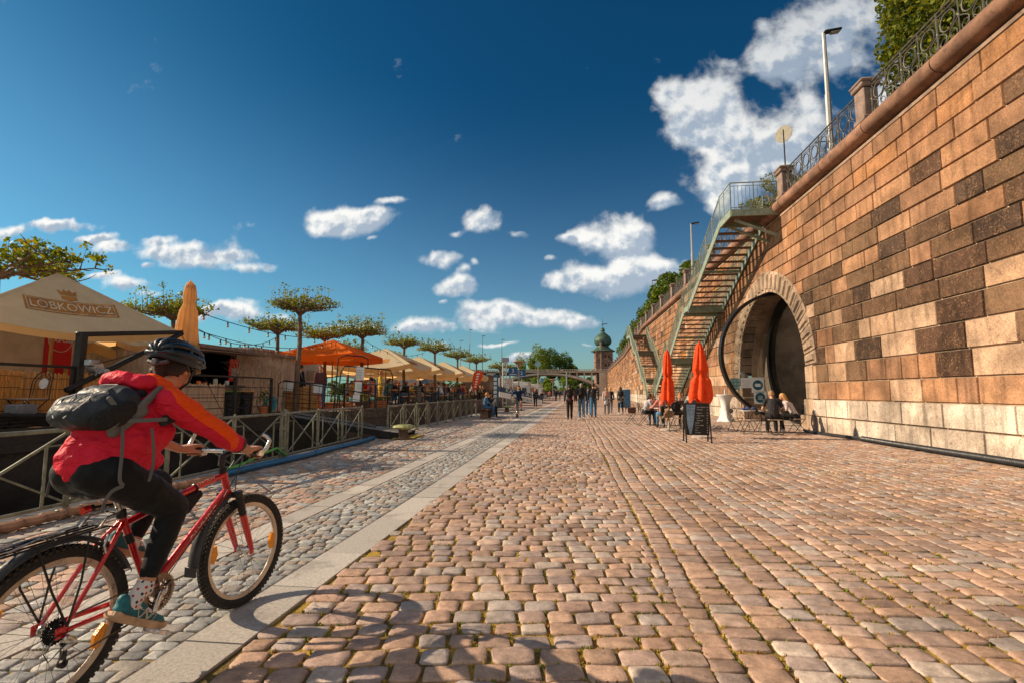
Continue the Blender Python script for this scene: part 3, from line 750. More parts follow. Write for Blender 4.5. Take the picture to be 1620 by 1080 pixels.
# notices on the open glass door
NAVY = mat('notice_teal', (.012, .10, .14), .5, bmp=0); WHT = mat('notice_white', (.72, .76, .76), .5, var=.05, bmp=0); TEAL = mat('notice_green', (.10, .30, .30), .5, bmp=0)
def sheet(x, z, w, h, mt=None): # x measured out from the pivot along the door
    g = MB(); g.box((x, -.03, z), (w, .006, h)); return g.build('paper', mt or WHT, nb, smooth=False)
nb = empty('door_notices', (8.47, 21.6, 3.17), rad(5), 'white notice sheets with round blue symbols stuck on the round glass door', 'notice')
sheet(-.98, -1.55, .50, .62); sheet(-.90, -2.05, .50, .50)
sheet(-1.44, -1.46, .42, .40); sheet(-1.88, -1.50, .36, .46, TEAL)
for z in (-1.55, -2.05):
    g = MB(); g.cyl((-.98 if z > -2 else -.90, -.036, z), (-.98 if z > -2 else -.90, -.044, z), .20, n=28); g.build('round_symbol', NAVY, nb)
g = MB()
g.box((-.98, -.047, -1.55), (.20, .004, .13), bev=.02)     # a face mask
g.build('symbol_drawing', WHT, nb); g = MB()
for s_ in (-1, 1): g.tube([(-.98 + s_ * .10, -.047, -1.51), (-.98 + s_ * .15, -.047, -1.55), (-.98 + s_ * .10, -.047, -1.59)], .008, 5)
g.build('ear_loop_pattern', WHT, nb); g = MB()
for k in range(4): g.box((-.90, -.047, -2.11 + k * .04), (.20 - .03 * (k % 2), .004, .014))
g.build('lettering_pattern', WHT, nb)
g = MB()
for k in range(3):
    for j in range(3): g.box((-2.0 + j * .12, -.036, -1.36 - k * .14), (.07, .004, .07))
g.build('print_pattern', mat('notice_print', (.35, .45, .45), .5, bmp=0), nb); g = MB()
for k in range(6): g.box((-1.44, -.036, -1.34 - k * .05), (.30, .004, .010))
g.build('print_pattern', mat('notice_print', (.35, .45, .45), .5, bmp=0), nb)
# ------------------------------------------------------------------ stone posts and ornate railing on top of the wall
PIER = mat('pier_granite', (.235, .165, .135), .8, 0, .25, 4, .5, 60, attr=False, stain=((.08, .06, .05), 6, .55, .5))
g = MB(); g.box((0, 0, .50), (.40, .40, 1.0), bev=.03); sh = g
def pier_obj():
    r = empty('railing_pier', (0, 0, 0), 0, 'stone post between ornate iron railing panels on the wall top', 'post', 'stone posts of the wall-top railing')
    g = MB(); g.box((0, 0, .46), (.40, .44, .92), bev=.04); g.box((0, 0, .05), (.47, .50, .14), bev=.02); g.build('shaft', PIER, r)
    g = MB(); g.box((0, 0, .99), (.50, .54, .14), bev=.03); g.box((0, 0, 1.09), (.56, .60, .09), bev=.03); g.box((0, 0, 1.16), (.40, .44, .06), bev=.03); g.build('capital', PIER, r); return r
RAILM = mat('railing_iron', (.105, .095, .08), .55, .35, .3, 8, .2, 60)
def panel(L, hi):
    r = empty('ornate_railing', (0, 0, 0), 0, 'ornate wrought iron railing with rings on the wall top', 'railing', 'iron railing panels on the wall top')
    g = MB(); g.tube([(0, 0, 1.0), (0, L, 1.0)], .026, 6); g.tube([(0, 0, .90), (0, L, .90)], .013, 5); g.tube([(0, 0, .07), (0, L, .07)], .014, 5); g.build('rails', RAILM, r)
    n = 8; st = L / n
    p = MB(); s_ = MB()
    for k in range(n + 1): p.cyl((0, k * st, 0), (0, k * st, 1.02), .022 if k % 2 == 0 else .014, n=6); p.sph((0, k * st, .52), .034, 6, 4)
    for k in range(n):
        c = k * st + st / 2; m_ = 16 if hi else 8
        s_.torus((0, c, .62), st * .34, .017, (1, 0, 0), m_ + 4, 5)
        for q in (-1, 1):
            s_.tube([(0, c + q * st * .5 * (1 - .85 * math.sin(t * PI)), .08 + t * .42) for t in [i / m_ for i in range(m_ + 1)]], .013, 5)
            s_.torus((0, c + q * st * .24, .22), st * .15, .012, (1, 0, 0), m_, 4)
            s_.tube([(0, c + q * st * .48, .88), (0, c + q * st * .36, .80), (0, c + q * st * .1, .86)], .011, 4)
    p.add(s_.v, s_.f); p.build('scrollwork', RAILM, r); return r
PY = [8.66, 14.03, 19.35]
far_y = [35.4, 40.1, 44.9, 49.4, 53.6, 58.4, 63, 68, 73, 78, 83, 88, 93, 98, 104, 110, 116, 124, 132, 140, 150, 160, 172]
pr = pier_obj()
names_ = {8.66: 'first stone railing post, nearest above the bare wall', 14.03: 'stone railing post beside the big round-topped green tree', 19.35: 'stone railing post where the green stair landing meets the wall top'}
def ungroup(o):
    if 'group' in o.keys(): del o['group']
def put_pier(o, y):
    o.location = (gx(y) - .04, y, 8.56)
    if y in names_: o['label'] = names_[y]; ungroup(o)
pr0 = pr
allp = PY + far_y
for i, y in enumerate(allp):
    o = pr if i == 0 else copy_tree(src)
    if i == 0: src = copy_tree(pr)
    put_pier(o, y)
put_pier(src, 29.5)
pa = panel(4.86, True); la = panel(4.6, False)
first = True
segs = [(8.66, 14.03), (14.03, 19.35), (3.4, 8.66), (22.2, 29.5), (29.5, 35.4)] + list(zip(far_y, far_y[1:]))
for i, (ya, yb) in enumerate(segs):
    s0 = pa if i < 3 else la
    o = s0 if i in (0, 3) else copy_tree(s0)
    L0 = 4.86 if i < 3 else 4.6
    o.location = (gx(ya) - .04, ya + .25, 8.57); o.scale = (1, (yb - ya - .5) / L0, 1)
    if ya >= 56: o.rotation_euler[2] = -math.atan2(gx(yb) - gx(ya), yb - ya)
    if i == 0: o['label'] = 'ornate iron railing panel in front of the big green tree crown'; ungroup(o)
    if i == 1: o['label'] = 'ornate iron railing panel passing in front of the tall grey lamp post'; ungroup(o)
    if i == 2: o['label'] = 'ornate iron railing panel nearest to the viewer, over the bare wall'; ungroup(o)
    if i > 3: o['group'] = 'iron railing panels on the wall top'; o['label'] = 'iron railing panel on the distant wall top'
    if i == 3: o['group'] = 'iron railing panels on the wall top'; o['label'] = 'iron railing panel on the distant wall top'
for o in list(bpy.data.objects):
    if o.name.startswith('railing_pier') and o.get('group'): o['label'] = 'stone post of the distant wall-top railing'
# corrugated black drain hose along the foot of the wall
g = MB(); ya, yb = 5.0, 18.2; pts = []; rs = []
y = ya
while y < 15:
    pts.append((7.90 + .03 * math.sin(y * .8), y, .075)); rs.append(.062 if len(pts) % 2 else .075); y += .022 if y > 9 else .03
g.tube(pts, rs, 10)
g.tube([(7.90 + .03 * math.sin(15 * .8), 15, .07), (7.85, 16, .06), (7.8, 17, .05), (7.82, 18.1, .045), (7.9, 18.5, .05)], .05, 8)
tag(g.build('drain_hose', mat('black_rubber', (.022, .024, .028), .45, 0, .2)), 'ribbed black plastic hose lying along the foot of the wall', 'hose')
# ------------------------------------------------------------------ green steel stairs on the wall
GRN = mat('pale_green_paint', (.25, .305, .235), .5, .1, .22, 5, .15, 50, stain=((.10, .05, .03), 7, .63, .6))
TRD = mat('stair_tread_wood', (.13, .075, .05), .75, 0, .3, 5, .3, 40)
MESHY = mat('stair_side_glass', (.30, .42, .36), .25, 0, .1, 5, 0, trans=.5)
def stair(name, label, nodes, xo, xi, plat, flip=1):
    """nodes: (y, z) break points of the stringers from the top; plat: (y0, y1, z) of the top landing"""
    r = empty(name, (0, 0, 0), 0, label, 'staircase')
    for x, nm in ((xo, 'stringer'), (xi, 'stringer')):
        g = MB()
        for (ya, za), (yb, zb) in zip(nodes, nodes[1:]): g.beam((x, ya, za - .10), (x, yb, zb - .10), .05, .28)
        g.build(nm, GRN, r, smooth=False)
    g = MB(); g2 = MB()
    for k, ((ya, za), (yb, zb)) in enumerate(zip(nodes, nodes[1:])):
        if abs(za - zb) < .02: g.box(((xo + xi) / 2, (ya + yb) / 2, za - .02), (xi - xo - .06, abs(yb - ya), .05)); continue
        n = max(2, round((za - zb) / .195))
        for i in range(n):
            t = (i + .5) / n; g.box(((xo + xi) / 2, ya + (yb - ya) * t, za + (zb - za) * t), (xi - xo - .06, .27, .045))
    g.build('treads', TRD, r, smooth=False)
    y0, y1, z = plat
    g = MB(); g.box(((xo + WX - .15) / 2, (y0 + y1) / 2, z - .03), (WX - .15 - xo, y1 - y0, .05)); g.build('landing_deck', TRD, r, smooth=False)
    g = MB(); xb = WX - .12
    for p, q in (((xo, y0, z), (xb, y0, z)), ((xo, y1, z), (xb, y1, z)), ((xo, y0, z), (xo, y1, z))): g.beam((p[0], p[1], z - .12), (q[0], q[1], z - .12), .06, .26)
    for yy in (y0 + .3, y1 - .3): g.beam((xo + .2, yy, z - .3), (xb + .1, yy, z - 1.0), .06, .10)
    g.build('landing_frame', GRN, r, smooth=False)
    for (ya, za), (yb, zb) in zip(nodes, nodes[1:]):
        if abs(za - zb) < .02:
            g = MB(); 
            for yy in (ya, yb): g.box(((xo + xi) / 2, yy, za - .20), (xi - xo + .1, .10, .34))
            g.box(((xo + WX) / 2 + .3, (ya + yb) / 2, za - .45), (WX - xo - .4, .08, .12))
            g.build('landing_beam', GRN, r, smooth=False)
        else:
            for t in (.5,):
                g = MB(); g.box(((xo + xi) / 2, ya + (yb - ya) * t, za + (zb - za) * t - .16), (xi - xo, .09, .12)); g.build('cross_beam', GRN, r, smooth=False)
    def rail(x, segs, name='handrail'):
        g = MB(); b2 = MB()
        for (ya, za), (yb, zb) in segs:
            g.tube([(x, ya, za + 1.05), (x, yb, zb + 1.05)], .024, 6); g.tube([(x, ya, za + .93), (x, yb, zb + .93)], .012, 5); g.tube([(x, ya, za + .10), (x, yb, zb + .10)], .014, 5)
            n = max(1, round(abs(yb - ya) / .14))
            for i in range(n + 1):
                t = i / n; rr = .019 if i % 8 == 0 else .0085
                b2.cyl((x, ya + (yb - ya) * t, za + (zb - za) * t), (x, ya + (yb - ya) * t, za + (zb - za) * t + (1.05 if i % 8 == 0 else .93)), rr, n=5, cap=False)
        g.build(name, GRN, r); b2.build('balusters', GRN, r)
    sg = list(zip(nodes, nodes[1:]))
    rail(xo, sg); rail(xi, sg)
    # rail round the landing
    g = MB(); b2 = MB()
    far_side = y0 if flip > 0 else y1
    for a, b in (((xo, y0, z), (xo, y1, z)), ((xo, far_side, z), (xb, far_side, z))):
        for h, w in ((1.08, .024), (.95, .012), (.08, .014)): g.tube([(a[0], a[1], z + h), (b[0], b[1], z + h)], w, 6)
        L = (V(b) - V(a)).length; n = round(L / .14)
        for i in range(n + 1):
            p = V(a).lerp(V(b), i / n); b2.cyl(p, p + V((0, 0, 1.08 if i % 6 == 0 else .95)), .02 if i % 6 == 0 else .009, n=5, cap=False)
    g.build('landing_handrail', GRN, r); b2.build('landing_balusters', GRN, r)
    return r
XO, XI = 6.25, 7.98
st1 = stair('steel_staircase', 'green steel staircase with open treads climbing the wall above the orange umbrellas', [(21.3, 8.34), (27.3, 5.85), (28.4, 5.85), (33.2, 3.5), (34.3, 3.5), (41.4, .08)], XO, XI, (19.85, 21.3, 8.34))
st2 = stair('steel_staircase', 'second green steel staircase, farther along the wall, descending towards the near one', [(54.4, 7.35), (50.9, 5.3), (50.0, 5.3), (45.8, 2.5), (45.0, 2.5), (42.6, .5)], XO, XI, (54.4, 57.0, 7.35), -1)
# ------------------------------------------------------------------ quay fence, hoses, bollards
FGR = mat('old_green_rail_paint', (.22, .225, .165), .5, .2, .3, 9, .2, 60, stain=((.12, .06, .03), 9, .6, .7))
def fence(name, label, ys, x0, x1, grp=None, hinge=False):
    r = empty(name, (0, 0, 0), 0, label, 'fence'); n = len(ys)
    if grp: r['group'] = grp
    X = lambda y: x0 + (x1 - x0) * (y - ys[0]) / (ys[-1] - ys[0])
    g = MB(); g.tube([(X(ys[0]), ys[0], .92), (X(ys[-1]), ys[-1], .92)], .024, 8); g.tube([(X(ys[0]), ys[0], .12), (X(ys[-1]), ys[-1], .12)], .02, 8); g.build('rails', FGR, r)
    for y in ys:
        g = MB(); g.box((X(y), y, .47), (.045, .05, .94), bev=.006); g.box((X(y), y, .03), (.13, .13, .06), bev=.01); g.cyl((X(y), y, .93), (X(y), y, .975), .022, .012, 6); g.build('post', FGR, r)
    for k, (a, b) in enumerate(zip(ys, ys[1:])):
        g = MB(); p, q = (a + .03, b - .03); xa, xb = X(a), X(b); m = (a + b) / 2; xm = X(m)
        g.tube([(xa, p, .14), (xb, q, .90)], .016, 6); g.tube([(xa + .02, p, .90), (xb + .02, q, .14)], .011, 6)
        g.tube([(xm - .0, a + (b - a) * .82, .76), (X(b), b, .76)], .010, 5); g.tube([(xa, a, .76), (xm, a + (b - a) * .18, .76)], .010, 5)
        g.cyl((X(a + (b - a) * .82), a + (b - a) * .82, .12), (X(a + (b - a) * .82), a + (b - a) * .82, .77), .016, n=6)
        g.cyl((X(a + (b - a) * .18), a + (b - a) * .18, .12), (X(a + (b - a) * .18), a + (b - a) * .18, .77), .012, n=6)
        g.build('cross_brace', FGR, r)
    if hinge:
        g = MB(); y = ys[-1] + .12; g.box((X(y), y, .5), (.05, .05, 1.0), bev=.006)
        for z in (.25, .62, .88): g.cyl((X(y), y - .13, z), (X(y), y, z), .035, n=8)
        g.build('gate_hinge', FGR, r)
    return r
fence('quay_railing', 'pale green cross-braced railing along the quay edge behind the red bicycle', [2.2, 3.65, 5.1, 6.5, 7.9, 9.3], -5.50, -5.56, hinge=True)
fence('quay_railing', 'short pale green cross-braced railing between the bicycle handlebar and the gangway', [9.55, 10.9, 12.25, 13.6], -5.58, -5.76)
fence('quay_railing', 'long pale green cross-braced railing running beside the terrace barge towards the bench', [14.9 + 1.45 * k for k in range(11)], -5.5, -5.5)
fence('quay_railing', 'pale green cross-braced railing beyond the bench, in front of the moored boats', [31.5 + 1.5 * k for k in range(5)], -5.5, -5.5)
g = MB(); pts = [(-5.36 - .02 * math.sin(k), 1.4 + k * .035, .055) for k in range(170)]
g.tube(pts, [.055 if k % 2 else .047 for k in range(170)], 8)
tag(g.build('drain_hose', mat('tan_hose', (.36, .20, .12), .6, 0, .2)), 'ribbed brown hose on the quay below the railing behind the rider', 'hose')
g = MB(); g.tube([(-5.38 - .03 * math.sin(k * .7) - (max(0, k - 12) * .02), 7.3 + k * .35, .06) for k in range(20)], .052, 10)
for k in range(5): g.torus((-5.38 - .03 * math.sin(k * 2.8), 7.5 + k * 1.38, .06), .053, .008, (0, 1, 0), 12, 5)
tag(g.build('water_hose', mat('blue_hose', (.015, .14, .32), .4, 0, .12)), 'thick blue hose lying along the foot of the quay railing', 'hose')
g = MB(); g.tube([(-5.5, 9.4, .12), (-5.45, 9.0, .30), (-5.44, 8.5, .24), (-5.40, 8.0, .16), (-5.42, 7.6, .12)], .022, 8)
tag(g.build('garden_hose', mat('green_hose', (.10, .42, .05), .4)), 'thin bright green hose draped over the blue hose at the gate post', 'hose')
BOL = mat('bollard_iron', (.13, .085, .06), .8, .2, .35, 8, .5, 50)
BCP = mat('bollard_cap_paint', (.30, .33, .16), .7, 0, .4, 12, .3, 50, stain=((.55, .42, .06), 8, .5, .8))
def bollard(x, y, label):
    r = empty('mooring_bollard', (x, y, 0), 0, label, 'bollard')
    g = MB(); g.lathe([(.22, 0), (.22, .03), (.14, .05), (.13, .24), (.15, .28)], n=18); g.build('base', BOL, r)
    g = MB(); g.lathe([(.15, .28), (.30, .31), (.33, .35), (.30, .39), (.18, .42), (.05, .43)], n=20); g.build('cap', BCP, r)
bollard(-4.75, 14.15, 'mooring bollard with a chipped yellow-green cap at the foot of the gangway')
bollard(-4.35, 34.6, 'mooring bollard beyond the bench where two people sit')
# ------------------------------------------------------------------ near barge
HULL = mat('tarred_hull', (.032, .028, .025), .7, .1, .5, 1.2, .6, 14, stain=((.16, .06, .025), 1.6, .62, .5), bdist=.02)
HULL2 = mat('brown_hull', (.12, .092, .07), .8, 0, .3, 2, .5, 18, stretch=(1, 3, .4), stain=((.03, .025, .022), 2, .5, .6), bdist=.02)
DECK = mat('weathered_deck', (.16, .11, .08), .85, 0, .3, 4, .4, 40, stretch=(1, .2, 1))
def barge(name, label, xr, xl, y0, y1, zf, hm, nseg=14):
    r = empty(name, (0, 0, 0), 0, label, 'boat')
    ys = [y0 + (y1 - y0) * k / nseg for k in range(nseg + 1)]
    g = MB(); vs = []; fs = []
    for y in ys: z = zf(y); vs += [(xr + .02, y, -1.6), (xr, y, z - .34), (xr + .05, y, z - .33), (xr + .05, y, z - .22), (xr, y, z - .21), (xr, y, z), (xr - .10, y, z), (xr - .10, y, z - .10)]
    for k in range(nseg):
        for i in range(7): fs.append((k * 8 + i, (k + 1) * 8 + i, (k + 1) * 8 + i + 1, k * 8 + i + 1))
    g.add(vs, fs)
    for y in (y0, y1): g.quad((xr, y, -1.6), (xl, y, -1.6), (xl, y, zf(y)), (xr, y, zf(y)))
    g.quad((xl, y0, -1.6), (xl, y1, -1.6), (xl, y1, zf(y1)), (xl, y0, zf(y0)))
    g.build('hull', hm, r, smooth=False)
    g = MB()
    for a, b in zip(ys, ys[1:]): g.quad((xr - .1, a, zf(a) - .06), (xr - .1, b, zf(b) - .06), (xl, b, zf(b) - .06), (xl, a, zf(a) - .06))
    g.build('deck', DECK, r, smooth=False)
    return r
zf1 = lambda y: .70 + .02 * max(0, 13 - y)
b1 = barge('river_barge', 'dark tarred barge with a kiosk and reed screens, moored behind the rider', -7.6, -14.5, -1, 13.3, zf1, HULL)
BLK = mat('black_painted_steel', (.03, .028, .026), .5, .4, .25, 8, .15, 50)
def rail_run(parent, x, ys, z0, h, wires=2, mt=None, closed=True):
    g = MB(); g.beam((x, ys[0], z0 + h), (x, ys[-1], z0 + h), .05, .04); g.build('top_rail', mt or BLK, parent, smooth=False)
    for y in ys: g = MB(); g.box((x, y, z0 + h / 2), (.06, .06, h)); g.build('post', mt or BLK, parent, smooth=False)
    if wires:
        g = MB()
        for k in range(wires): z = z0 + h * (k + 1) / (wires + 1); g.tube([(x, ys[0], z), (x, ys[-1], z)], .008, 4)
        g.build('wires', mt or BLK, parent)
rr = empty('deck_railing', (0, 0, 0), 0, 'black steel railing on the near barge in front of the reed-clad bar', 'railing')
rail_run(rr, -7.8, [9.35, 11.05, 12.5], .74, .95, 3)
rr = empty('deck_railing', (0, 0, 0), 0, 'black bar railing on the near barge in front of the brown reed screen', 'railing')
rail_run(rr, -7.8, [3.0, 5.0, 7.15], .84, .88, 0)
# davit frame with winch
r = empty('gangway_davit', (0, 0, 0), 0, 'black steel lifting frame with a slanting strut and a small winch on the barge', 'davit')
g = MB(); g.beam((-7.8, 7.2, .8), (-7.78, 7.22, 2.27), .12, .12, (0, 1, 0), .01); g.build('post', BLK, r)
g = MB(); g.beam((-7.8, 7.15, 2.24), (-7.8, 9.33, 2.53), .07, .08, bev=.01); g.build('beam', BLK, r)
g = MB(); g.tube([(-7.74, 7.0, 1.36), (-7.76, 9.28, 2.50)], .045, 10); g.build('strut', BLK, r)
g = MB(); g.tube([(-7.8, 9.3, 2.5), (-7.6, 8.2, 2.05), (-7.5, 7.25, 1.78)], .006, 4); g.tube([(-7.8, 9.3, 2.5), (-7.0, 10.2, .2)], .006, 4); g.build('cable', BLK, r)
g = MB(); g.cyl((-7.68, 7.34, 1.72), (-7.55, 7.34, 1.72), .09, n=16); g.box((-7.62, 7.27, 1.80), (.12, .16, .10), bev=.01); g.cyl((-7.70, 7.44, 1.66), (-7.50, 7.44, 1.66), .05, n=12); g.tube([(-7.52, 7.34, 1.72), (-7.50, 7.24, 1.62), (-7.46, 7.2, 1.6)], .012, 6)
g.build('winch', mat('galvanised', (.42, .44, .45), .35, .7, .2), r)
# mooring bitt and rope heap
g = MB(); g.box((-7.95, 6.55, 1.08), (.22, .30, .16), bev=.02); g.box((-7.95, 6.55, .92), (.16, .20, .20), bev=.02)
tag(g.build('mooring_bitt', mat('grey_bitt', (.17, .18, .20), .6)), 'grey steel mooring bitt standing in coils of black rope on the barge', 'bitt')
g = MB()
for k in range(4):
    z = .87 + k * .045
    g.tube([(-7.85 + .16 * math.cos(t) * (1 + .3 * math.sin(3 * t)) + .03 * k, 6.25 + .62 * math.sin(t) + .04 * math.sin(5 * t + k), z + .012 * math.sin(4 * t + k)) for t in [2 * PI * i / 40 for i in range(40)]], .032, 7, True)
tag(g.build('coiled_rope', mat('black_rope', (.02, .018, .017), .9, 0, .3, 20, .8, 90)), 'heap of thick black mooring rope on the barge edge', 'rope')
# reed screens
REED = mat('reed', (.76, .37, .10), .85, 0, .45, 3, .9, 20, stretch=(22, 22, .6), bdist=.02)
REEDP = mat('pale_reed', (.78, .56, .39), .85, 0, .35, 3, .9, 20, stretch=(22, 22, .6), bdist=.02)
WIRE = mat('binding_wire', (.05, .035, .025), .7)
def reed(name, label, p0, p1, z0, z1, mt=REED, lean=0, cat='screen', grp=None):
    r = empty(name, (0, 0, 0), 0, label, cat)
    if grp: r['group'] = grp
    p0, p1 = V((*p0, 0)), V((*p1, 0)); L = (p1 - p0).length; n = int(L / .026); d = (p1 - p0) / n; nn = V((-d.y, d.x, 0)).normalized()
    g = MB(); jz = 0
    for i in range(n):
        jz = R_.uniform(-.03, .03); c = p0 + d * (i + .5) + nn * R_.uniform(-.006, .006)
        t = nn * lean
        g.cyl(c + V((0, 0, z0)), c + t + V((R_.uniform(-.01, .01), 0, z1 + jz)), .0135, .011, n=5, cap=False)
    g.build('reeds', mt, r)
    g = MB()
    for k in range(5):
        z = z0 + (z1 - z0) * (k + .5) / 5; g.tube([p0 + nn * (.018 + lean * (k + .5) / 5) + V((0, 0, z)), p1 + nn * (.018 + lean * (k + .5) / 5) + V((0, 0, z))], .004, 4)
        g.tube([p0 - nn * (.018 - lean * (k + .5) / 5) + V((0, 0, z)), p1 - nn * (.018 - lean * (k + .5) / 5) + V((0, 0, z))], .004, 4)
    g.build('binding', WIRE, r); return r
reed('reed_screen', 'brown reed screen on the barge behind the folding metal chair', (-8.5, 2.6), (-8.5, 8.4), .78, 1.64)
reed('reed_screen', 'slanting loose panel of brown reeds leaning against the longer screen', (-8.34, 5.9), (-8.34, 6.75), .80, 1.66, lean=-.12)
reed('reed_screen', 'pale reed cladding of the bar counter behind the near barge railing', (-8.35, 9.5), (-8.35, 11.45), .72, 1.52, REEDP)
reed('reed_screen', 'narrow reed screen between the steel lifting frame and the rider', (-8.9, 8.5), (-8.9, 9.6), .76, 1.55, REEDP)
# stucco cabin with the red drinks panel
r = empty('stucco_cabin', (0, 0, 0), 0, 'beige stucco cabin with a red drinks panel under the big cream umbrella', 'cabin')
g = MB(); g.box((-12.2, 9.75, 1.72), (1.5, 2.1, 2.1), bev=.01); g.build('wall', mat('beige_stucco', (.58, .45, .36), .9, 0, .12, 4, .6, 90), r)
RED = mat('red_panel', (.60, .016, .018), .4, 0, .08, 2, .05)
g = MB(); g.box((-11.43, 10.08, 1.80), (.03, .60, 1.7)); g.build('red_panel', RED, r, smooth=False)
text('Coca-Cola', .165, WHT, r, frame((-11.41, 10.10, 2.50), (0, 1, 0), (0, -.25, 1)), ext=.003, sx=.72)
g = MB(); g.torus((-11.41, 10.10, 2.50), .27, .006, (1, 0, 0), 40, 5); g.build('panel_ring', WHT, r)
g = MB()
for y in (9.86, 10.18):
    for k in range(12): g.tube([(-11.3 + .01 * (k % 3), y + (k - 6) * .007, 1.92), (-11.3, y + (k - 6) * .008, 1.8), (-11.3 + R_.uniform(-.03, .03), y + (k - 6) * .017, 1.45)], .008, 4)
tag(g.build('reed_bunch', REED), 'two bunches of dried reeds hanging before the red panel', 'decoration', 'reed bunches')  # dried reeds only, there is no lamp in them
# kiosk
WOOD = mat('grey_boards', (.48, .36, .28), .85, 0, .35, 3, .6, 25, stretch=(1, 9, .5), stain=((.08, .06, .05), 3, .55, .5))
DRK = mat('dark_interior', (.012, .011, .011), .6)
r = empty('bar_kiosk', (0, 0, 0), 0, 'grey board kiosk on the near barge with an open serving hatch', 'kiosk')
g = MB(); x = -9.5
for y in [11.35 + .14 * k for k in range(37)]:
    z0, z1 = (.7, 2.44)
    if 11.5 < y < 13.35:
        g.box((x + R_.uniform(-.006, .006), y + .07, 1.10), (.03, .132, .80))
        g.box((x + R_.uniform(-.006, .006), y + .07, 2.43), (.03, .132, .10))
    else: g.box((x + R_.uniform(-.006, .006), y + .07, 1.58), (.03, .132, 1.78))
for k in range(18): g.box((-9.5 - .07 - .14 * k, 11.33, 1.58), (.132, .03, 1.78)); g.box((-9.5 - .07 - .14 * k, 16.55, 1.58), (.132, .03, 1.78))
g.build('boards', WOOD, r, smooth=False)
g = MB(); g.box((-10.75, 13.95, 2.52), (2.8, 5.5, .10)); g.beam((-9.2, 11.4, 2.36), (-9.2, 14.2, 2.42), .5, .02); g.build('roof', mat('kiosk_roof', (.24, .16, .125), .8, stain=((.1, .08, .07), 3, .5, .5)), r, smooth=False)
g = MB(); g.box((-12.0, 13.95, 1.6), (.04, 5.2, 1.8)); g.box((-10.7, 13.9, .72), (2.3, 5.1, .03)); g.box((-10.8, 14.2, 1.6), (2.2, .04, 1.8)); g.build('interior', DRK, r, smooth=False)
g = MB(); g.box((-9.35, 12.4, 1.50), (.50, 1.9, .05)); g.build('counter', mat('dark_counter', (.07, .05, .04), .5), r, smooth=False)
g = MB()
for k in range(9): y = 11.6 + k * .2; g.box((-11.9, y, 1.9), (.1, .14, .02)); 
g.box((-11.85, 12.4, 2.12), (.2, 1.7, .03)); g.box((-11.85, 12.4, 1.75), (.2, 1.7, .03)); g.build('shelf', WOOD, r, smooth=False)
cols = [(.35, .08, .02), (.05, .12, .03), (.4, .3, .1), (.5, .48, .42), (.12, .04, .02)]
for k in range(16):
    c = cols[k % 5]; zb = 2.14 if k < 9 else 1.77; y = 11.62 + (k % 9) * .19
    g = MB(); g.lathe([(.03, 0), (.032, .14), (.012, .18), (.012, .24)], (-11.8, y, zb), 8)
    tag(g.build('bottle', mat('bottle_glass_%d' % (k % 5), c, .25, bmp=0)), 'small bottle on a shelf inside the bar kiosk', 'bottle', 'bottles on the shelves of the kiosk')
for k, (y, c, h) in enumerate(((11.75, (.7, .16, .02), .09), (11.98, (.6, .1, .02), .07), (12.35, (.6, .58, .5), .16), (12.8, (.5, .5, .5), .12))):
    g = MB(); g.lathe([(.05, 0), (.06, h * .5), (.05, h), (.02, h)], (-9.28, y, 1.525), 10)
    tag(g.build('counter_jar', mat('jar_%d' % k, c, .4, bmp=0)), ['orange bowl at the near end of the kiosk counter', 'small red-orange pot on the kiosk counter', 'tall pale cup on the kiosk counter', 'grey glass near the red board on the kiosk counter'][k], 'jar')
g = MB(); g.box((-9.46, 13.32, 1.95), (.03, .42, .62)); g.build('red_board', RED, r, smooth=False)
g = MB(); g.box((-9.44, 13.32, 1.86), (.01, .26, .30)); g.box((-9.44, 13.62, 2.02), (.01, .2, .3)); g.build('notice', mat('grey_paper', (.35, .34, .33), .7), r, smooth=False)
# bundle of dry reeds and grasses leaning on the kiosk
g = MB()
for k in range(230):
    y = R_.uniform(13.4, 15.4); g.tube([(-9.30 + R_.uniform(-.1, .12), y, .72), (-9.30 + R_.uniform(-.12, .12), y + R_.uniform(-.35, .35), R_.uniform(1.6, 2.35)), (-9.32 + R_.uniform(-.2, .2), y + R_.uniform(-.8, .8), R_.uniform(1.9, 2.95 if k % 6 == 0 else 2.4))], [.009, .006, .002], 4)
tag(g.build('dry_reed_bundle', REEDP), 'bundle of tall dry reeds fanned out against the kiosk wall', 'reeds')
# two wrapped bins, hose, flower pot
for k, (y, c, lb) in enumerate(((11.68, (.08, .30, .03), 'green-rimmed waste bin lined with a black bag by the kiosk'), (12.18, (.55, .24, .02), 'orange-rimmed waste bin lined with a black bag by the kiosk'))):
    r = empty('waste_bin', (-8.3, y, .70), 0, lb, 'bin')
    g = MB(); g.lathe([(.15, 0), (.17, .2), (.19, .6), (.20, .64)], n=12)
    o = g.build('bag', mat('black_bin_bag', (.018, .018, .02), .22, 0, .2, 9, .9, 14, bdist=.05), r)
    g = MB(); g.torus((0, 0, .65), .20, .014, n=20, m=6); g.build('rim', mat('rim_%d' % k, c, .5, bmp=0), r)
g = MB()
for k in range(7): g.torus((-8.1 + R_.uniform(-.05, .05), 12.95 + R_.uniform(-.03, .03), 1.02 + R_.uniform(-.03, .03)), .19 + R_.uniform(-.03, .03), .014, (1, R_.uniform(-.3, .3), R_.uniform(-.2, .2)), 24, 6)
tag(g.build('hose_coil', mat('cyan_hose', (.02, .26, .34), .4)), 'coil of turquoise hose hanging on a rack at the barge end', 'hose')
g = MB(); g.tube([(-8.15, 12.8, .7), (-8.15, 12.84, 1.25), (-8.15, 12.95, 1.32), (-8.15, 13.06, 1.25), (-8.15, 13.1, .7)], .014, 6)
tag(g.build('hose_rack', MATS['galvanised']), 'bent steel tube rack carrying the turquoise hose', 'rack')
TERRA = mat('terracotta', (.50, .17, .06), .8, 0, .2, 5, .3)
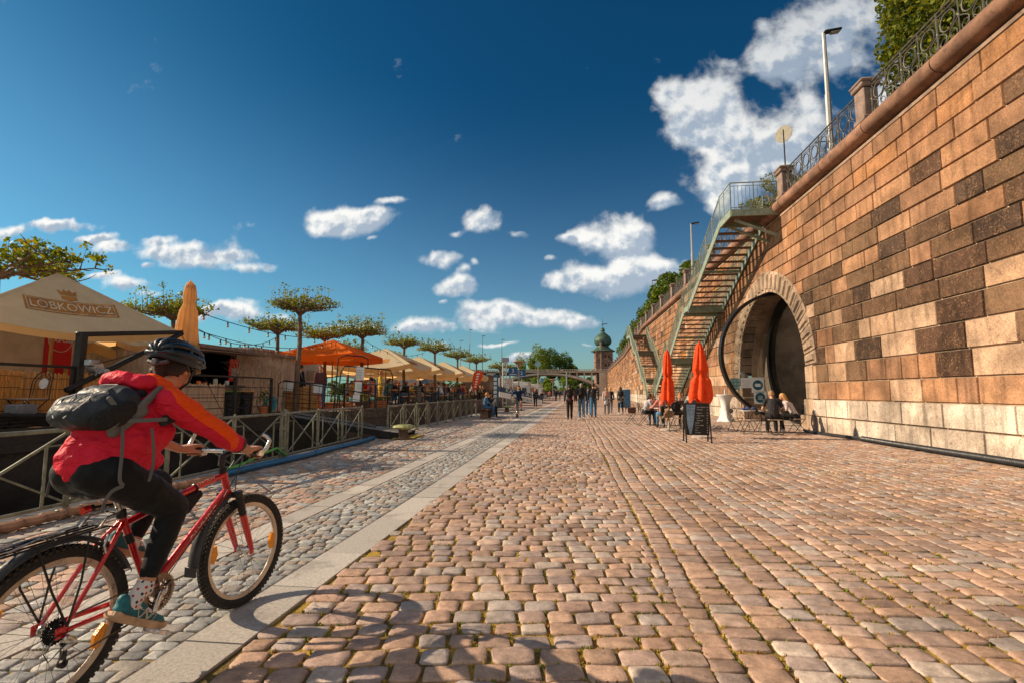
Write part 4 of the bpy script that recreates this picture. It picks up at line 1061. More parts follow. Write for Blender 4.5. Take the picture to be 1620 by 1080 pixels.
LEAF = mat('leaf_green', (.10, .16, .012), .6, 0, .55, 2.5, 0, attr=True, spec=.3)
LEAFT = LEAF
ntl = LEAF.node_tree; bl = ntl.nodes['Principled BSDF']; outl = [n for n in ntl.nodes if n.type == 'OUTPUT_MATERIAL'][0]
tl = ntl.nodes.new('ShaderNodeBsdfTranslucent'); al = ntl.nodes.new('ShaderNodeAttribute'); al.attribute_name = 'bc'
ntl.links.new(mixc(ntl, 1., al.outputs['Color'], (1.5, 1.35, .6), 'MULTIPLY'), tl.inputs[0]); ml = ntl.nodes.new('ShaderNodeMixShader'); ml.inputs[0].default_value = .38
ntl.links.new(bl.outputs[0], ml.inputs[1]); ntl.links.new(tl.outputs[0], ml.inputs[2]); ntl.links.new(ml.outputs[0], outl.inputs[0])
def leafcloud(g, c, rr, n, s, cols, up=.4, shell=0.):
    c = V(c)
    for _ in range(n):
        while True:
            p = V((R_.uniform(-1, 1), R_.uniform(-1, 1), R_.uniform(-1, 1)))
            if p.length <= 1 and p.length >= shell: break
        q = c + V((p.x * rr[0], p.y * rr[1], p.z * rr[2])); a = V((R_.gauss(0, 1), R_.gauss(0, 1), R_.gauss(up, .8))).normalized()
        u, w, _t = basis(a); r = s * R_.uniform(.6, 1.3); k = R_.random() * 2 * PI; e1 = (u * math.cos(k) + w * math.sin(k)) * r; e2 = (w * math.cos(k) - u * math.sin(k)) * r * .7
        cc = R_.choice(cols); m_ = R_.uniform(.75, 1.25); g.col = (cc[0] * m_, cc[1] * m_, cc[2] * m_)
        g.add([q - e1, q + e2 * .9, q + e1, q - e2 * .9], [(0, 1, 2, 3)])
GC = [(.13, .17, .015), (.08, .13, .014), (.18, .20, .018), (.06, .10, .012)]
def planter(x, y, z, L, label, tall=.25, rz=PI / 2, cols=GC, mt=None):
    r = empty('planter', (x, y, z), rz, label, 'planter')
    g = MB(); g.add([(-L / 2 * .88, -.12, 0), (L / 2 * .88, -.12, 0), (L / 2 * .88, .12, 0), (-L / 2 * .88, .12, 0), (-L / 2, -.16, .24), (L / 2, -.16, .24), (L / 2, .16, .24), (-L / 2, .16, .24)], [(3, 2, 1, 0), (0, 1, 5, 4), (1, 2, 6, 5), (2, 3, 7, 6), (3, 0, 4, 7), (4, 5, 6, 7)])
    g.box((0, 0, .245), (L + .04, .36, .04), bev=.01); g.build('trough', mt or TERRA, r, smooth=False)
    g = MB(); leafcloud(g, (0, 0, .26 + tall * .5), (L * .45, .16, tall * .55), int(130 * L), .035, cols); g.build('plants', LEAF, r, smooth=False)
r = empty('flower_pot', (-8.0, 12.55, .70), 0, 'terracotta pot with yellow flowers beside the turquoise hose', 'pot')
g = MB(); g.lathe([(.10, 0), (.15, .22), (.165, .22), (.165, .27), (.13, .27)], n=14); g.build('pot', TERRA, r)
g = MB(); leafcloud(g, (0, 0, .48), (.16, .16, .22), 130, .03, GC + [(.5, .33, .02)]); g.build('plants', LEAF, r, smooth=False)
# ------------------------------------------------------------------ gangway
GR2 = mat('grey_timber', (.20, .19, .185), .8, 0, .3, 3, .5, 30, stretch=(6, 1, 1))
r = empty('gangway', (0, 0, 0), 0, 'grey plank gangway sloping from the barge deck down to the quay', 'gangway')
g = MB(); a, b = V((-8.6, 14.55, .70)), V((-4.85, 14.9, .13)); n = 18
for i in range(n): p = a.lerp(b, (i + .5) / n); g.box(p, (.185, 1.3, .04), (0, math.atan2(.57, 3.75), .09))
g.build('planks', GR2, r, smooth=False)
g = MB(); o_ = V((0, .66, -.09))
for s_ in (-1, 1): g.beam(a + V((0, .64 * s_, -.08)), b + V((0, .64 * s_, -.06)), .05, .17)
g.build('side_beam', BLK, r, smooth=False)
g = MB(); g.box((-4.78, 14.75, .02), (.55, 1.35, .03)); g.build('yellow_threshold', mat('worn_yellow', (.36, .27, .03), .8, stain=((.1, .09, .07), 5, .5, .6)), r, smooth=False)
def grid_panel(r, o, u, v, nu, nv, name, rt=.018, wr=.007, rounded=True):
    o, u, v = V(o), V(u), V(v); g = MB()
    c = .12
    pts = [o, o + u, o + u + v * (1 - c), o + u * (1 - c * .5) + v, o + u * c * .5 + v, o + v * (1 - c)]
    g.tube(pts, rt, 7, True); g.build(name, BLK, r)
    g = MB()
    for i in range(1, nu): g.tube([o + u * i / nu, o + u * i / nu + v * .99], wr, 4)
    for j in range(1, nv): g.tube([o + v * j / nv, o + u + v * j / nv], wr, 4)
    g.build('wire_grid', BLK, r)
r = empty('mesh_railing', (0, 0, 0), 0, 'low black wire mesh railing along the near side of the gangway', 'railing')
grid_panel(r, (-8.45, 13.9, .78), (2.9, .20, -.44), (0, 0, .92), 12, 4, 'tube_frame')
r = empty('mesh_gate', (0, 0, 0), 0, 'tall leaning black wire mesh gate with paper notices on the gangway', 'gate')
grid_panel(r, (-7.05, 14.65, .42), (1.42, .62, -.12), (.10, .10, 1.72), 7, 8, 'tube_frame', .022)
g = MB(); g.tube([(-7.1, 14.6, .55), (-7.02, 14.68, 2.36), (-6.85, 14.8, 2.46), (-6.45, 15.15, 2.44), (-6.32, 15.25, 2.36), (-6.32, 15.25, 2.1)], .020, 7); g.build('hoop', BLK, r)
g = MB(); M_ = Euler((0, rad(2), rad(23))).to_matrix()
g.box((-6.42, 14.91, 1.90), (.24, .006, .40), M_); g.box((-6.46, 14.89, 1.46), (.20, .006, .38), M_); g.box((-6.50, 14.87, 1.16), (.20, .006, .20), M_)
g.build('paper_notices', WHT, r, smooth=False)
g = MB()
for zz, w_ in ((1.86, .22), (1.42, .17)):
    for k in range(6): g.box((-6.44, 14.894, zz - .11 + k * .05), (w_ * .8, .004, .008), M_)
g.build('print_pattern', mat('notice_ink', (.16, .20, .26), .6, bmp=0), r, smooth=False)
# ------------------------------------------------------------------ terrace barge
b2 = barge('river_barge', 'long brown terrace barge carrying the umbrellas and beer tables', -7.4, -15.5, 15.7, 62, lambda y: .72, HULL2, 20)
rr = empty('deck_railing', (0, 0, 0), 0, 'long black post railing on the edge of the terrace barge', 'railing')
rail_run(rr, -7.5, [16.2 + 1.35 * k for k in range(30)], .70, .93, 2)
rr = empty('entry_railing', (0, 0, 0), 0, 'black railing with paper notices beside the reed counter at the terrace entry', 'railing')
g = MB(); g.tube([(-9.6, 15.75, .72), (-9.55, 15.75, 1.62), (-9.4, 15.76, 1.70), (-7.5, 15.8, 1.55), (-7.45, 15.8, .72)], .022, 6); g.tube([(-9.55, 15.75, 1.3), (-7.5, 15.8, 1.2)], .01, 5); g.tube([(-9.55, 15.75, 1.0), (-7.5, 15.8, .95)], .01, 5); g.cyl((-8.5, 15.78, .7), (-8.5, 15.78, 1.62), .022, n=6); g.build('frame', BLK, rr)
g = MB(); g.box((-9.22, 15.72, 1.52), (.34, .006, .27), (0, .08, 0)); g.box((-8.2, 15.74, 1.45), (.30, .006, .28), (0, .08, 0)); g.build('paper_notices', WHT, rr, smooth=False)
reed('reed_counter', 'drum-shaped counter clad in brown reed at the terrace entry', (-9.5, 16.1), (-8.35, 16.1), .72, 1.52, cat='counter')
planter(-8.05, 17.0, .72, .9, 'terracotta trough of grasses just inside the terrace railing by the entry', .28, 0)
planter(-8.0, 19.0, .72, .8, 'dark trough with a yellow-green bush near the mesh gate', .34, PI / 2, [(.22, .22, .02), (.28, .26, .02)], mat('dark_trough', (.08, .035, .02), .7))
planter(-8.0, 20.6, .72, 1.3, 'long orange trough of low plants behind the mesh gate', .18, PI / 2)
# ------------------------------------------------------------------ umbrellas
CRM = fabric('cream_canvas', (.80, .68, .47), .85, .08, thin=.5)
CRMV = fabric('cream_valance', (.86, .55, .25), .85, .10, thin=.55)
ORC = fabric('orange_canvas', (.95, .19, .012), .75, .10, thin=.5)
POLE = mat('varnished_pole', (.42, .20, .05), .5, 0, .15)
def usurf(hw, hp, he, sag):
    """height of the canopy over (x, y): straight ribs to the corners, sagging cloth between them"""
    def f(x, y):
        m_ = max(abs(x), abs(y)) / hw; o_ = min(abs(x), abs(y)) / hw
        t = o_ / m_ if m_ > 1e-6 else 1
        return hp + (he - hp) * m_ - sag * m_ * m_ * (1 - t * t) * .5
    return f
def umbrella(x, y, z, hw, hp, he, sag, label, cm, vm_, grp=None, val=.22, logo=None, pole=None, N=16, rz=0, lname='umbrella'):
    r = empty(lname, (x, y, z), rz, label, 'umbrella')
    if grp: r['group'] = grp
    f = usurf(hw, hp, he, sag); g = MB(); vs = []; fs = []
    for i in range(N + 1):
        for j in range(N + 1): a, b = -hw + 2 * hw * i / N, -hw + 2 * hw * j / N; vs.append((a, b, f(a, b)))
    for i in range(N):
        for j in range(N):
            q = (i * (N + 1) + j, (i + 1) * (N + 1) + j, (i + 1) * (N + 1) + j + 1, i * (N + 1) + j + 1)
            if (i < N / 2) == (j < N / 2): fs += [(q[0], q[1], q[2]), (q[0], q[2], q[3])]
            else: fs += [(q[0], q[1], q[3]), (q[1], q[2], q[3])]
    g.add(vs, fs); g.build('canopy', cm, r, angle=14)
    g = MB(); per = []
    for s_ in range(4):
        for k in range(N):
            t = -hw + 2 * hw * k / N; per.append([(hw, t), (-t, hw), (-hw, -t), (t, -hw)][s_])
    vs = [(a, b, f(a, b) - .002) for a, b in per] + [(a * 1.004 + R_.uniform(-.012, .012), b * 1.004 + R_.uniform(-.012, .012), f(a, b) - val) for a, b in per]; n = len(per)
    g.add(vs, [(k, (k + 1) % n, n + (k + 1) % n, n + k) for k in range(n)]); g.build('valance', vm_, r)
    g = MB(); g.cyl((0, 0, 0), (0, 0, hp), .032, n=10); g.build('pole', pole or POLE, r)
    g = MB()
    for a, b in ((1, 1), (1, -1), (-1, 1), (-1, -1)): g.beam((0, 0, hp - .04), (a * hw * .99, b * hw * .99, he - .03), .02, .03)
    for a, b in ((1, 1), (1, -1), (-1, 1), (-1, -1)): g.beam((0, 0, he - .12), (a * hw * .5, b * hw * .5, (hp + he) / 2 - .04), .018, .025)
    g.build('ribs', pole or POLE, r, smooth=False)
    g = MB(); g.box((0, 0, .04), (.6, .6, .08), bev=.02); g.cyl((0, 0, .08), (0, 0, .35), .05, n=10); g.build('base', BLK, r)
    return r, f
LOGO = mat('printed_tan', (.40, .17, .035), .8, bmp=0); LOGL = mat('printed_cream', (.60, .50, .36), .8, bmp=0)
def on_face(o, f, hw, face, off):
    """lay a flat drawing (x along the edge, y up the slope) onto the sagging canopy face"""
    for v in o.data.vertices:
        s_, t = v.co.x, v.co.y; d = hw - t
        x, y = {0: (d, s_), 1: (-s_, d), 2: (-d, -s_), 3: (s_, -d)}[face]
        v.co = (x, y, f(x, y) + off)
    o.data.update()
def logo(r, f, hw, face, k, tx=True, hi=True):
    def plate(w, h, y0, mt, off, name='printed_panel'):
        g = MB(); nx, ny = 20, 4; vs = [(-w / 2 + w * i / nx, y0 + h * j / ny, 0) for i in range(nx + 1) for j in range(ny + 1)]
        fs = [(i * (ny + 1) + j, (i + 1) * (ny + 1) + j, (i + 1) * (ny + 1) + j + 1, i * (ny + 1) + j + 1) for i in range(nx) for j in range(ny)]
        g.add(vs, fs); o = g.build(name, mt, r, smooth=False); on_face(o, f, hw, face, off); return o
    plate(1.75 * k, .42 * k, .50 * k, LOGO, .006); 
    if hi:
        plate(1.66 * k, .36 * k, .53 * k, LOGL, .009, 'printed_border'); plate(1.63 * k, .33 * k, .545 * k, LOGO, .012)
        o = text('LOBKOWICZ', .33 * k, LOGL, r, Matrix.Translation((0, .70 * k, 0)), ext=0, sx=.80); on_face(o, f, hw, face, .016)
        g = MB(); pts = [(-.20, 1.12), (-.24, 1.30), (-.12, 1.22), (-.07, 1.34), (0, 1.24), (.07, 1.34), (.12, 1.22), (.24, 1.30), (.20, 1.12)]
        g.quad(*[(a * k * .8, b * k, 0) for a, b in pts]); g.quad(*[(a * k, b * k, 0) for a, b in [(-.15, 1.09), (.15, 1.09), (.15, .98), (0, .93), (-.15, .98)]][::-1])
        o = g.build('printed_crest', LOGO, r, smooth=False); on_face(o, f, hw, face, .01)
u1, f1 = umbrella(-10.39, 9.02, .74, 1.63, 3.01, 1.86, .42, 'big cream square umbrella with LOBKOWICZ lettering, spread over the near barge', CRM, CRMV, val=.13, N=28, rz=rad(-27))
logo(u1, f1, 1.63, 0, .80); logo(u1, f1, 1.63, 3, .80)
umbrella(-12.9, 5.4, .74, 2.0, 3.0, 2.05, .6, 'cream square umbrella behind the biggest one, mostly beyond the picture edge', CRM, CRMV, N=12)
umbrella(-12.9, 12.4, .74, 1.7, 2.55, 1.75, .5, 'lower cream umbrella hidden behind the biggest one, above the container', CRM, CRMV, N=12)
o1, fo = umbrella(-10.6, 21.6, .72, 1.68, 2.95, 2.24, .22, 'open orange square umbrella over the terrace entry', ORC, ORC, val=.26, N=16)
o = text('SUNSET', .15, LOGL, o1, Matrix.Translation((0, .42, 0)), ext=0) if False else None
lab = ['open cream umbrella nearest to the orange one on the terrace barge', 'second open cream umbrella after the orange one on the terrace barge', 'third open cream umbrella after the orange one on the terrace barge', 'fourth open cream umbrella after the orange one, near the orange flag', 'last open cream umbrella at the far end of the terrace barge']
for k, (x, y, hh) in enumerate(((-10.0, 26.6, 3.0), (-10.1, 33.0, 3.0), (-9.9, 38.8, 3.0), (-9.6, 44.6, 3.0), (-12.9, 29.6, 2.9))):
    lb = lab[k] if k < 4 else 'cream umbrella in the back row, farther from the quay than the others'
    u_, f_ = umbrella(x, y, .72, 2.0, hh, 2.05, .5, lb, CRM, CRMV, val=.24, N=12); logo(u_, f_, 2.0, 0, .8, hi=False); logo(u_, f_, 2.0, 3, .8, hi=False)
umbrella(-13.4, 36.5, .72, 1.9, 2.9, 2.05, .5, 'cream umbrella at the back, between the second and third front ones', CRM, CRMV, val=.24, N=10)
# closed parasols
def closed(x, y, z, h0, h1, rmax, rtop, label, mt, tie=.5, pole=True, nf=9, base=True, seed=1):
    r = empty('closed_umbrella', (x, y, z), 0, label, 'umbrella'); rq = random.Random(seed)
    K = 20; n = nf * 6; vs = []; fs = []; ph = [rq.uniform(-.4, .4) for _ in range(nf)]
    for k in range(K + 1):
        t = k / K; zz = h1 + (h0 - h1) * t
        rad_ = rtop + (rmax - rtop) * (t ** .8)
        if tie: rad_ *= 1 - .35 * math.exp(-((t - tie) / .05) ** 2)
        if t > .9: rad_ *= 1 - .10 * (t - .9) * 10
        for i in range(n):
            a = 2 * PI * i / n; fold = .62 + .38 * abs(math.sin(a * nf / 2 + 1.5 * t + ph[i // 6] * t)) ** .7
            rr_ = rad_ * fold * (1 + .09 * math.sin(3 * a + 5 * t)) + .012; vs.append((rr_ * math.cos(a), rr_ * math.sin(a), zz + (.10 * math.sin(a * nf / 2) * t if k == K else 0)))
    for k in range(K):
        for i in range(n): j = (i + 1) % n; fs.append((k * n + i, (k + 1) * n + i, (k + 1) * n + j, k * n + j))
    g = MB(); g.add(vs, fs); g.lathe([(rtop * 1.25, h1 - .10), (rtop * 1.0, h1 + .02), (.02, h1 + .10), (.004, h1 + .15)], n=10); g.build('folded_canopy', mt, r, angle=60)
    if tie: g = MB(); zt_ = h1 + (h0 - h1) * tie; g.torus((0, 0, zt_), (rtop + (rmax - rtop) * tie ** .8) * .62, .012, n=20, m=5); g.build('tie_strap', mt, r)
    g = MB(); g.cyl((0, 0, 0), (0, 0, h1), .026, n=8); g.build('pole', POLE, r)
    if base: g = MB(); g.lathe([(.30, 0), (.30, .05), (.26, .07), (.05, .08), (.04, .3)], n=24); g.build('base', mat('concrete_base', (.42, .36, .31), .85), r)
    return r
closed(-9.55, 11.6, .74, 1.10, 3.28, .34, .10, 'closed cream umbrella standing above the rider\'s helmet', CRMV, .22, seed=3)
CLO = fabric('folded_orange_canvas', (.84, .075, .012), .7, .10, 14, .6, .05, thin=.12)
closed(3.84, 15.65, 0, 1.06, 2.72, .37, .085, 'larger closed orange umbrella just behind the chalkboard', CLO, .53, nf=7, seed=5)
closed(3.42, 18.5, 0, 1.00, 2.72, .255, .09, 'smaller closed orange umbrella above the group of cafe guests', CLO, .50, nf=7, seed=8)
# ------------------------------------------------------------------ terrace furniture
TBW = mat('beer_table_wood', (.72, .34, .10), .6, 0, .25, 3, .2, 30, stretch=(1, 6, 1))
TAB_LAB = []
def beer_set(x, y, k, rz=PI / 2):
    where = ['under the first cream umbrella, nearest the railing', 'under the first cream umbrella, towards the river', 'between the first and second cream umbrellas', 'under the second cream umbrella, nearest the railing', 'under the second cream umbrella, towards the river', 'between the second and third cream umbrellas', 'under the third cream umbrella, nearest the railing', 'under the third cream umbrella, towards the river', 'under the fourth cream umbrella, nearest the railing', 'under the fourth cream umbrella, towards the river', 'past the fourth cream umbrella, by the orange flag', 'just past the orange umbrella'][k]
    t = empty('beer_table', (x, y, .68), rz, 'wooden beer table ' + where, 'table')
    g = MB(); g.box((0, 0, .76), (2.1, .62, .035), bev=.006); g.build('tabletop', TBW, t)
    for s_ in (-1, 1):
        g = MB(); g.beam((s_ * .8, -.24, 0), (s_ * .8, -.24, .74), .03, .03); g.beam((s_ * .8, .24, 0), (s_ * .8, .24, .74), .03, .03); g.beam((s_ * .8, -.24, .3), (s_ * .8, .24, .3), .02, .02); g.build('trestle', BLK, t, smooth=False)
    for q in (-1, 1):
        bn = empty('beer_bench', (x + (-q * .58 if rz else 0), y, .68), rz, '%s-side bench of the table %s' % ('quay' if q < 0 else 'river', where), 'bench')
        g = MB(); g.box((0, 0, .455), (2.1, .26, .035), bev=.006); g.build('seat', TBW, bn)
        for s_ in (-1, 1):
            g = MB(); g.beam((s_ * .8, -.1, 0), (s_ * .8, -.1, .44), .025, .025); g.beam((s_ * .8, .1, 0), (s_ * .8, .1, .44), .025, .025); g.build('trestle', BLK, bn, smooth=False)
SETS = [(-8.7, 25.2), (-11.0, 26.0), (-9.2, 29.4), (-8.8, 32.4), (-11.1, 33.4), (-9.3, 35.6), (-8.9, 38.6), (-11.0, 39.4), (-8.8, 43.0), (-10.8, 44.6), (-8.8, 47.6), (-9.3, 22.6)]
for k, (x, y) in enumerate(SETS): beer_set(x, y, k)
# menu board on the terrace railing
CHALK = mat('chalkboard', (.022, .021, .02), .6, 0, .2, 8, .1)
CHW = mat('chalk_white', (.62, .62, .60), .9, bmp=0)
r = empty('menu_board', (-7.42, 24.3, 1.22), 0, 'small black menu board hung on the terrace railing', 'sign')
g = MB(); g.box((0, 0, 0), (.03, .75, .82)); g.build('board', CHALK, r, smooth=False)
g = MB()
for k in range(7): g.box((.018, R_.uniform(-.05, .05), .30 - k * .10), (.004, R_.uniform(.3, .6), .03))
g.build('chalk_lines', mat('chalk_dull', (.3, .3, .3), .9, bmp=0), r, smooth=False)
# patio heaters (orange), bar container, blue cupboard
for k, (x, y) in enumerate(((-10.2, 19.9), (-9.3, 21.4))):
    g = MB(); g.lathe([(.10, .70), (.09, 1.5), (.08, 1.55), (.10, 1.62), (.09, 2.0), (.04, 2.08)], (x, y, 0), 12)
    tag(g.build('gas_heater', mat('orange_enamel', (.75, .09, .01), .4, bmp=0)), ['orange gas heater left of the tall mesh gate, nearer the reed counter', 'orange gas heater seen through the tall mesh gate'][k].replace('left of', 'before'), 'heater')
def hut(name, label, c, d, wall_c, roof_c, openings, doorc=(.02, .02, .02), rz=0):
    r = empty(name, c, rz, label, 'hut')
    g = MB(); g.box((0, 0, d[2] / 2), d, bev=.01); g.build('wall', mat(name + '_w%d' % len(MATS), wall_c, .7, 0, .12, 2), r)
    g = MB(); g.box((0, 0, d[2] + .05), (d[0] + .3, d[1] + .3, .10)); g.build('roof', mat(name + '_r%d' % len(MATS), roof_c, .7), r, smooth=False)
    for (y, z, w, h, cc) in openings:
        g = MB(); g.box((d[0] / 2 + .012, y, z), (.03, w, h)); g.build('opening', mat('opening_%d' % len(MATS), cc, .4, bmp=0), r, smooth=False)
    return r
hut('bar_container', 'white bar container with a dark hatch and a blue board behind the orange umbrella', (-14.2, 22.5, .68), (2.2, 6.0, 2.4), (.46, .44, .42), (.3, .28, .26), [(-1.9, 1.4, 1.5, 1.3, (.015, .015, .015)), (.2, 1.5, .9, 1.3, (.03, .16, .22)), (2.0, 1.5, 1.1, .5, (.2, .18, .16))])
hut('store_container', 'pale shipping container under the low umbrella behind the kiosk', (-14.3, 12.2, .68), (2.0, 4.2, 2.1), (.42, .38, .34), (.3, .26, .22), [(-1.2, 1.1, .05, 2.0, (.15, .13, .12)), (0, 1.1, .05, 2.0, (.15, .13, .12)), (1.3, 1.1, .6, 1.6, (.03, .02, .02))])
hut('ice_cream_stand', 'grey stand with a blue curtain behind the far cream umbrellas', (-14.0, 47.0, .68), (2.0, 8.0, 2.5), (.30, .29, .28), (.2, .19, .18), [(-2.6, 1.2, 1.8, 2.0, (.02, .12, .30)), (.2, 1.4, 1.6, 1.5, (.18, .22, .27)), (2.6, 1.2, 1.4, 2.0, (.10, .05, .03))])
hut('wooden_stand', 'brown wooden stand at the far end of the terrace barge', (-9.6, 52.5, .68), (2.6, 4.0, 2.3), (.17, .10, .06), (.12, .08, .06), [(0, 1.3, 2.2, 1.1, (.02, .015, .012))])
# orange feather flag
r = empty('feather_flag', (-6.5, 33.4, 0), 0, 'orange teardrop flag on a curved pole at the end of the terrace', 'flag')
g = MB(); pole_pts = [(0, 0, .1), (0, 0, 1.4), (-.02, .0, 2.1), (.05, .05, 2.62), (.35, .2, 2.85), (.62, .34, 2.70)]; g.tube(pole_pts, .014, 6); g.build('pole', BLK, r)
g = MB(); edge_ = [(0, 0, 1.3), (-.02, 0, 2.1), (.05, .05, 2.6), (.33, .2, 2.82), (.6, .33, 2.68), (.62, .35, 2.4), (.45, .25, 2.0), (.2, .12, 1.55)]
g.quad(*edge_); g.quad(*[(a + .004, b - .006, c) for a, b, c in edge_][::-1]); g.build('cloth', fabric('flag_orange', (.78, .10, .02), .7, thin=.2), r, smooth=False)
g = MB()
for q in range(6): zz = 1.65 + q * .17; g.quad((.10 + q * .03, .04, zz), (.22 + q * .045, .105, zz + .03), (.2 + q * .045, .10, zz + .12), (.10 + q * .03, .045, zz + .09))
o = g.build('printed_marks', WHT, r, smooth=False); o.location = (.006, -.014, 0)
# string lights
LB = mat('bulb_glass', (.55, .5, .42), .2, bmp=0)
def string(name, label, p0, p1, sag_, n):
    r = empty(name, (0, 0, 0), 0, label, 'string lights'); p0, p1 = V(p0), V(p1); g = MB()
    P_ = lambda t: p0.lerp(p1, t) - V((0, 0, sag_ * 4 * t * (1 - t))); g.tube([P_(i / 24) for i in range(25)], .011, 5); g.build('cable', BLK, r)
    for i in range(n):
        p = P_((i + .5) / n); g = MB(); g.cyl(p, p - V((0, 0, .09)), .020, n=6); g.build('socket', BLK, r)
        g = MB(); g.sph(p - V((0, 0, .12)), .036, 8, 6); g.build('bulb', LB, r)
string('string_lights', 'highest string of bulbs from the closed cream umbrella towards the plane trees', (-9.5, 11.6, 3.40), (-9.1, 19.5, 3.55), .3, 9)
string('string_lights', 'middle string of bulbs above the kiosk roof', (-9.6, 11.7, 3.05), (-12.4, 20.2, 3.7), .45, 10)
string('string_lights', 'lowest string of bulbs above the kiosk, ending at the orange umbrella', (-9.5, 11.7, 2.92), (-10.4, 21.4, 3.6), .4, 10)
string('string_lights', 'string of bulbs hanging between the plane trees above the cream umbrellas', (-9.8, 22.6, 3.9), (-9.4, 31.9, 3.9), .5, 10)
# ------------------------------------------------------------------ bench and A-frame
BW = mat('dark_bench_wood', (.14, .055, .03), .6, 0, .3, 3, .3, 30)
r = empty('park_bench', (-4.35, 26.4, 0), 0, 'heavy dark bench with a slanted back on stone blocks, beside the quay railing', 'bench')
g = MB()
for k in range(4): g.box((-.05 + k * .13 - .15, 0, .46), (.115, 2.1, .06), bev=.008)
g.build('seat', BW, r)
g = MB()
for k in range(3): g.box((-.38 - k * .06, .1, .58 + k * .14), (.05, 1.8, .125), (0, -.42, 0), bev=.008)
g.build('backrest', BW, r)
for y in (-.65, .65): g = MB(); g.box((-.06, y, .21), (.36, .36, .42), bev=.02); g.build('stone_block', mat('bench_stone', (.19, .12, .085), .85, 0, .3, 6, .6), r)
# ------------------------------------------------------------------ flat-topped plane trees on the barges
BARK = mat('plane_bark', (.165, .11, .075), .9, 0, .35, 6, .7, 40)
def flat_tree(name, x, y, z0, zc, R, label, nleaf=1500, ls=.05, H=.75):
    r = empty(name, (x, y, z0), R_.uniform(0, 6), label, 'tree'); h = zc - z0
    g = MB(); g.tube([(0, 0, 0), (.03, .01, h * .35), (-.02, .03, h * .7), (0, 0, h)], [.105, .085, .075, .065], 8); g.build('trunk', BARK, r)
    g = MB(); tips = []; n = 11
    for k in range(n):
        a = 2 * PI * k / n + R_.uniform(-.2, .2); L = R * R_.uniform(.62, 1.12); e = V((math.cos(a), math.sin(a), 0))
        pts = [V((0, 0, h - .12)), e * L * .25 + V((0, 0, h + .10)), e * L * .6 + V((0, 0, h + .13 + R_.uniform(-.04, .06))), e * L + V((0, 0, h + .18 + R_.uniform(-.05, .1)))]
        g.tube(pts, [.04, .034, .026, .012], 5)
        for t in (.28, .42, .56, .7, .84, 1.):
            q = pts[1].lerp(pts[3], (t - .25) / .75) if t > .25 else pts[1]
            for s_ in (-1, 1):
                d = V((math.cos(a + s_ * 1.1), math.sin(a + s_ * 1.1), R_.uniform(0, .5))) * R * R_.uniform(.10, .24); g.tube([q, q + d * .6, q + d + V((0, 0, .06))], [.016, .011, .005], 4); tips.append(q + d)
            up = V((R_.uniform(-.1, .1), R_.uniform(-.1, .1), R_.uniform(.2, .7) * H * R_.choice((.4, .8, 1.1, 1.4)))); g.tube([q, q + up], [.010, .003], 4); tips.append(q + up * .5); tips.append(q + up * .9)
    g.build('branches', BARK, r)
    g = MB(); cols = [(.20, .21, .015), (.13, .165, .013), (.27, .24, .02), (.085, .12, .012), (.14, .19, .014)]
    per = max(2, int(1.15 * nleaf) // len(tips))
    for p in tips:
        if R_.random() < .12: continue
        leafcloud(g, p + V((0, 0, .02)), (.17, .17, .11), int(per * R_.uniform(.5, 1.5)), ls, cols, .5)
    g.build('foliage', LEAF, r, smooth=False); return r
flat_tree('plane_tree', -12.2, 9.3, .7, 3.85, 1.75, 'flat-topped plane tree rising behind the big cream umbrella', 3600, .055, .8)
flat_tree('plane_tree', -13.4, 15.6, .7, 3.85, 1.25, 'flat-topped plane tree between the big cream umbrella and the closed one', 2600, .05, .95)
flat_tree('plane_tree', -9.05, 15.95, .7, 4.0, 1.05, 'tallest-looking plane tree with a thin bare trunk in front of the orange umbrella', 2300, .042, .8)
flat_tree('plane_tree', -12.3, 20.0, .7, 3.85, 1.15, 'plane tree just past the kiosk, standing behind the tall thin one', 1900, .05, .8)
flat_tree('plane_tree', -11.7, 23.0, .7, 3.85, 1.25, 'plane tree whose crown shows above the middle of the orange umbrella', 1900, .055, .8)
flat_tree('plane_tree', -9.8, 22.9, .7, 3.95, 1.15, 'bushy plane tree beyond the orange umbrella\'s far corner', 1900, .055, 1.0)
flat_tree('plane_tree', -12.6, 27.6, .7, 3.55, 1.2, 'low plane tree crown seen between the orange and the first cream umbrella', 1200, .06, .8)
flat_tree('plane_tree', -9.45, 28.0, .7, 3.9, 1.1, 'plane tree above the first cream umbrella', 1300, .06, .9)
flat_tree('plane_tree', -8.75, 32.0, .7, 3.9, 1.1, 'plane tree above the second cream umbrella', 1200, .065, .9)
flat_tree('plane_tree', -8.6, 38.0, .7, 3.9, 1.2, 'plane tree above the third cream umbrella', 1000, .07, .8)
flat_tree('plane_tree', -8.25, 44.0, .7, 3.9, 1.3, 'plane tree above the fourth cream umbrella', 900, .08, .8)
flat_tree('plane_tree', -6.95, 50.0, 0, 3.6, 1.25, 'last plane tree of the row, in front of the bridge', 800, .085, .8)
flat_tree('plane_tree', -13.0, 34.5, .7, 3.6, 1.2, 'plane tree in the back row behind the second cream umbrella', 700, .08, .8)
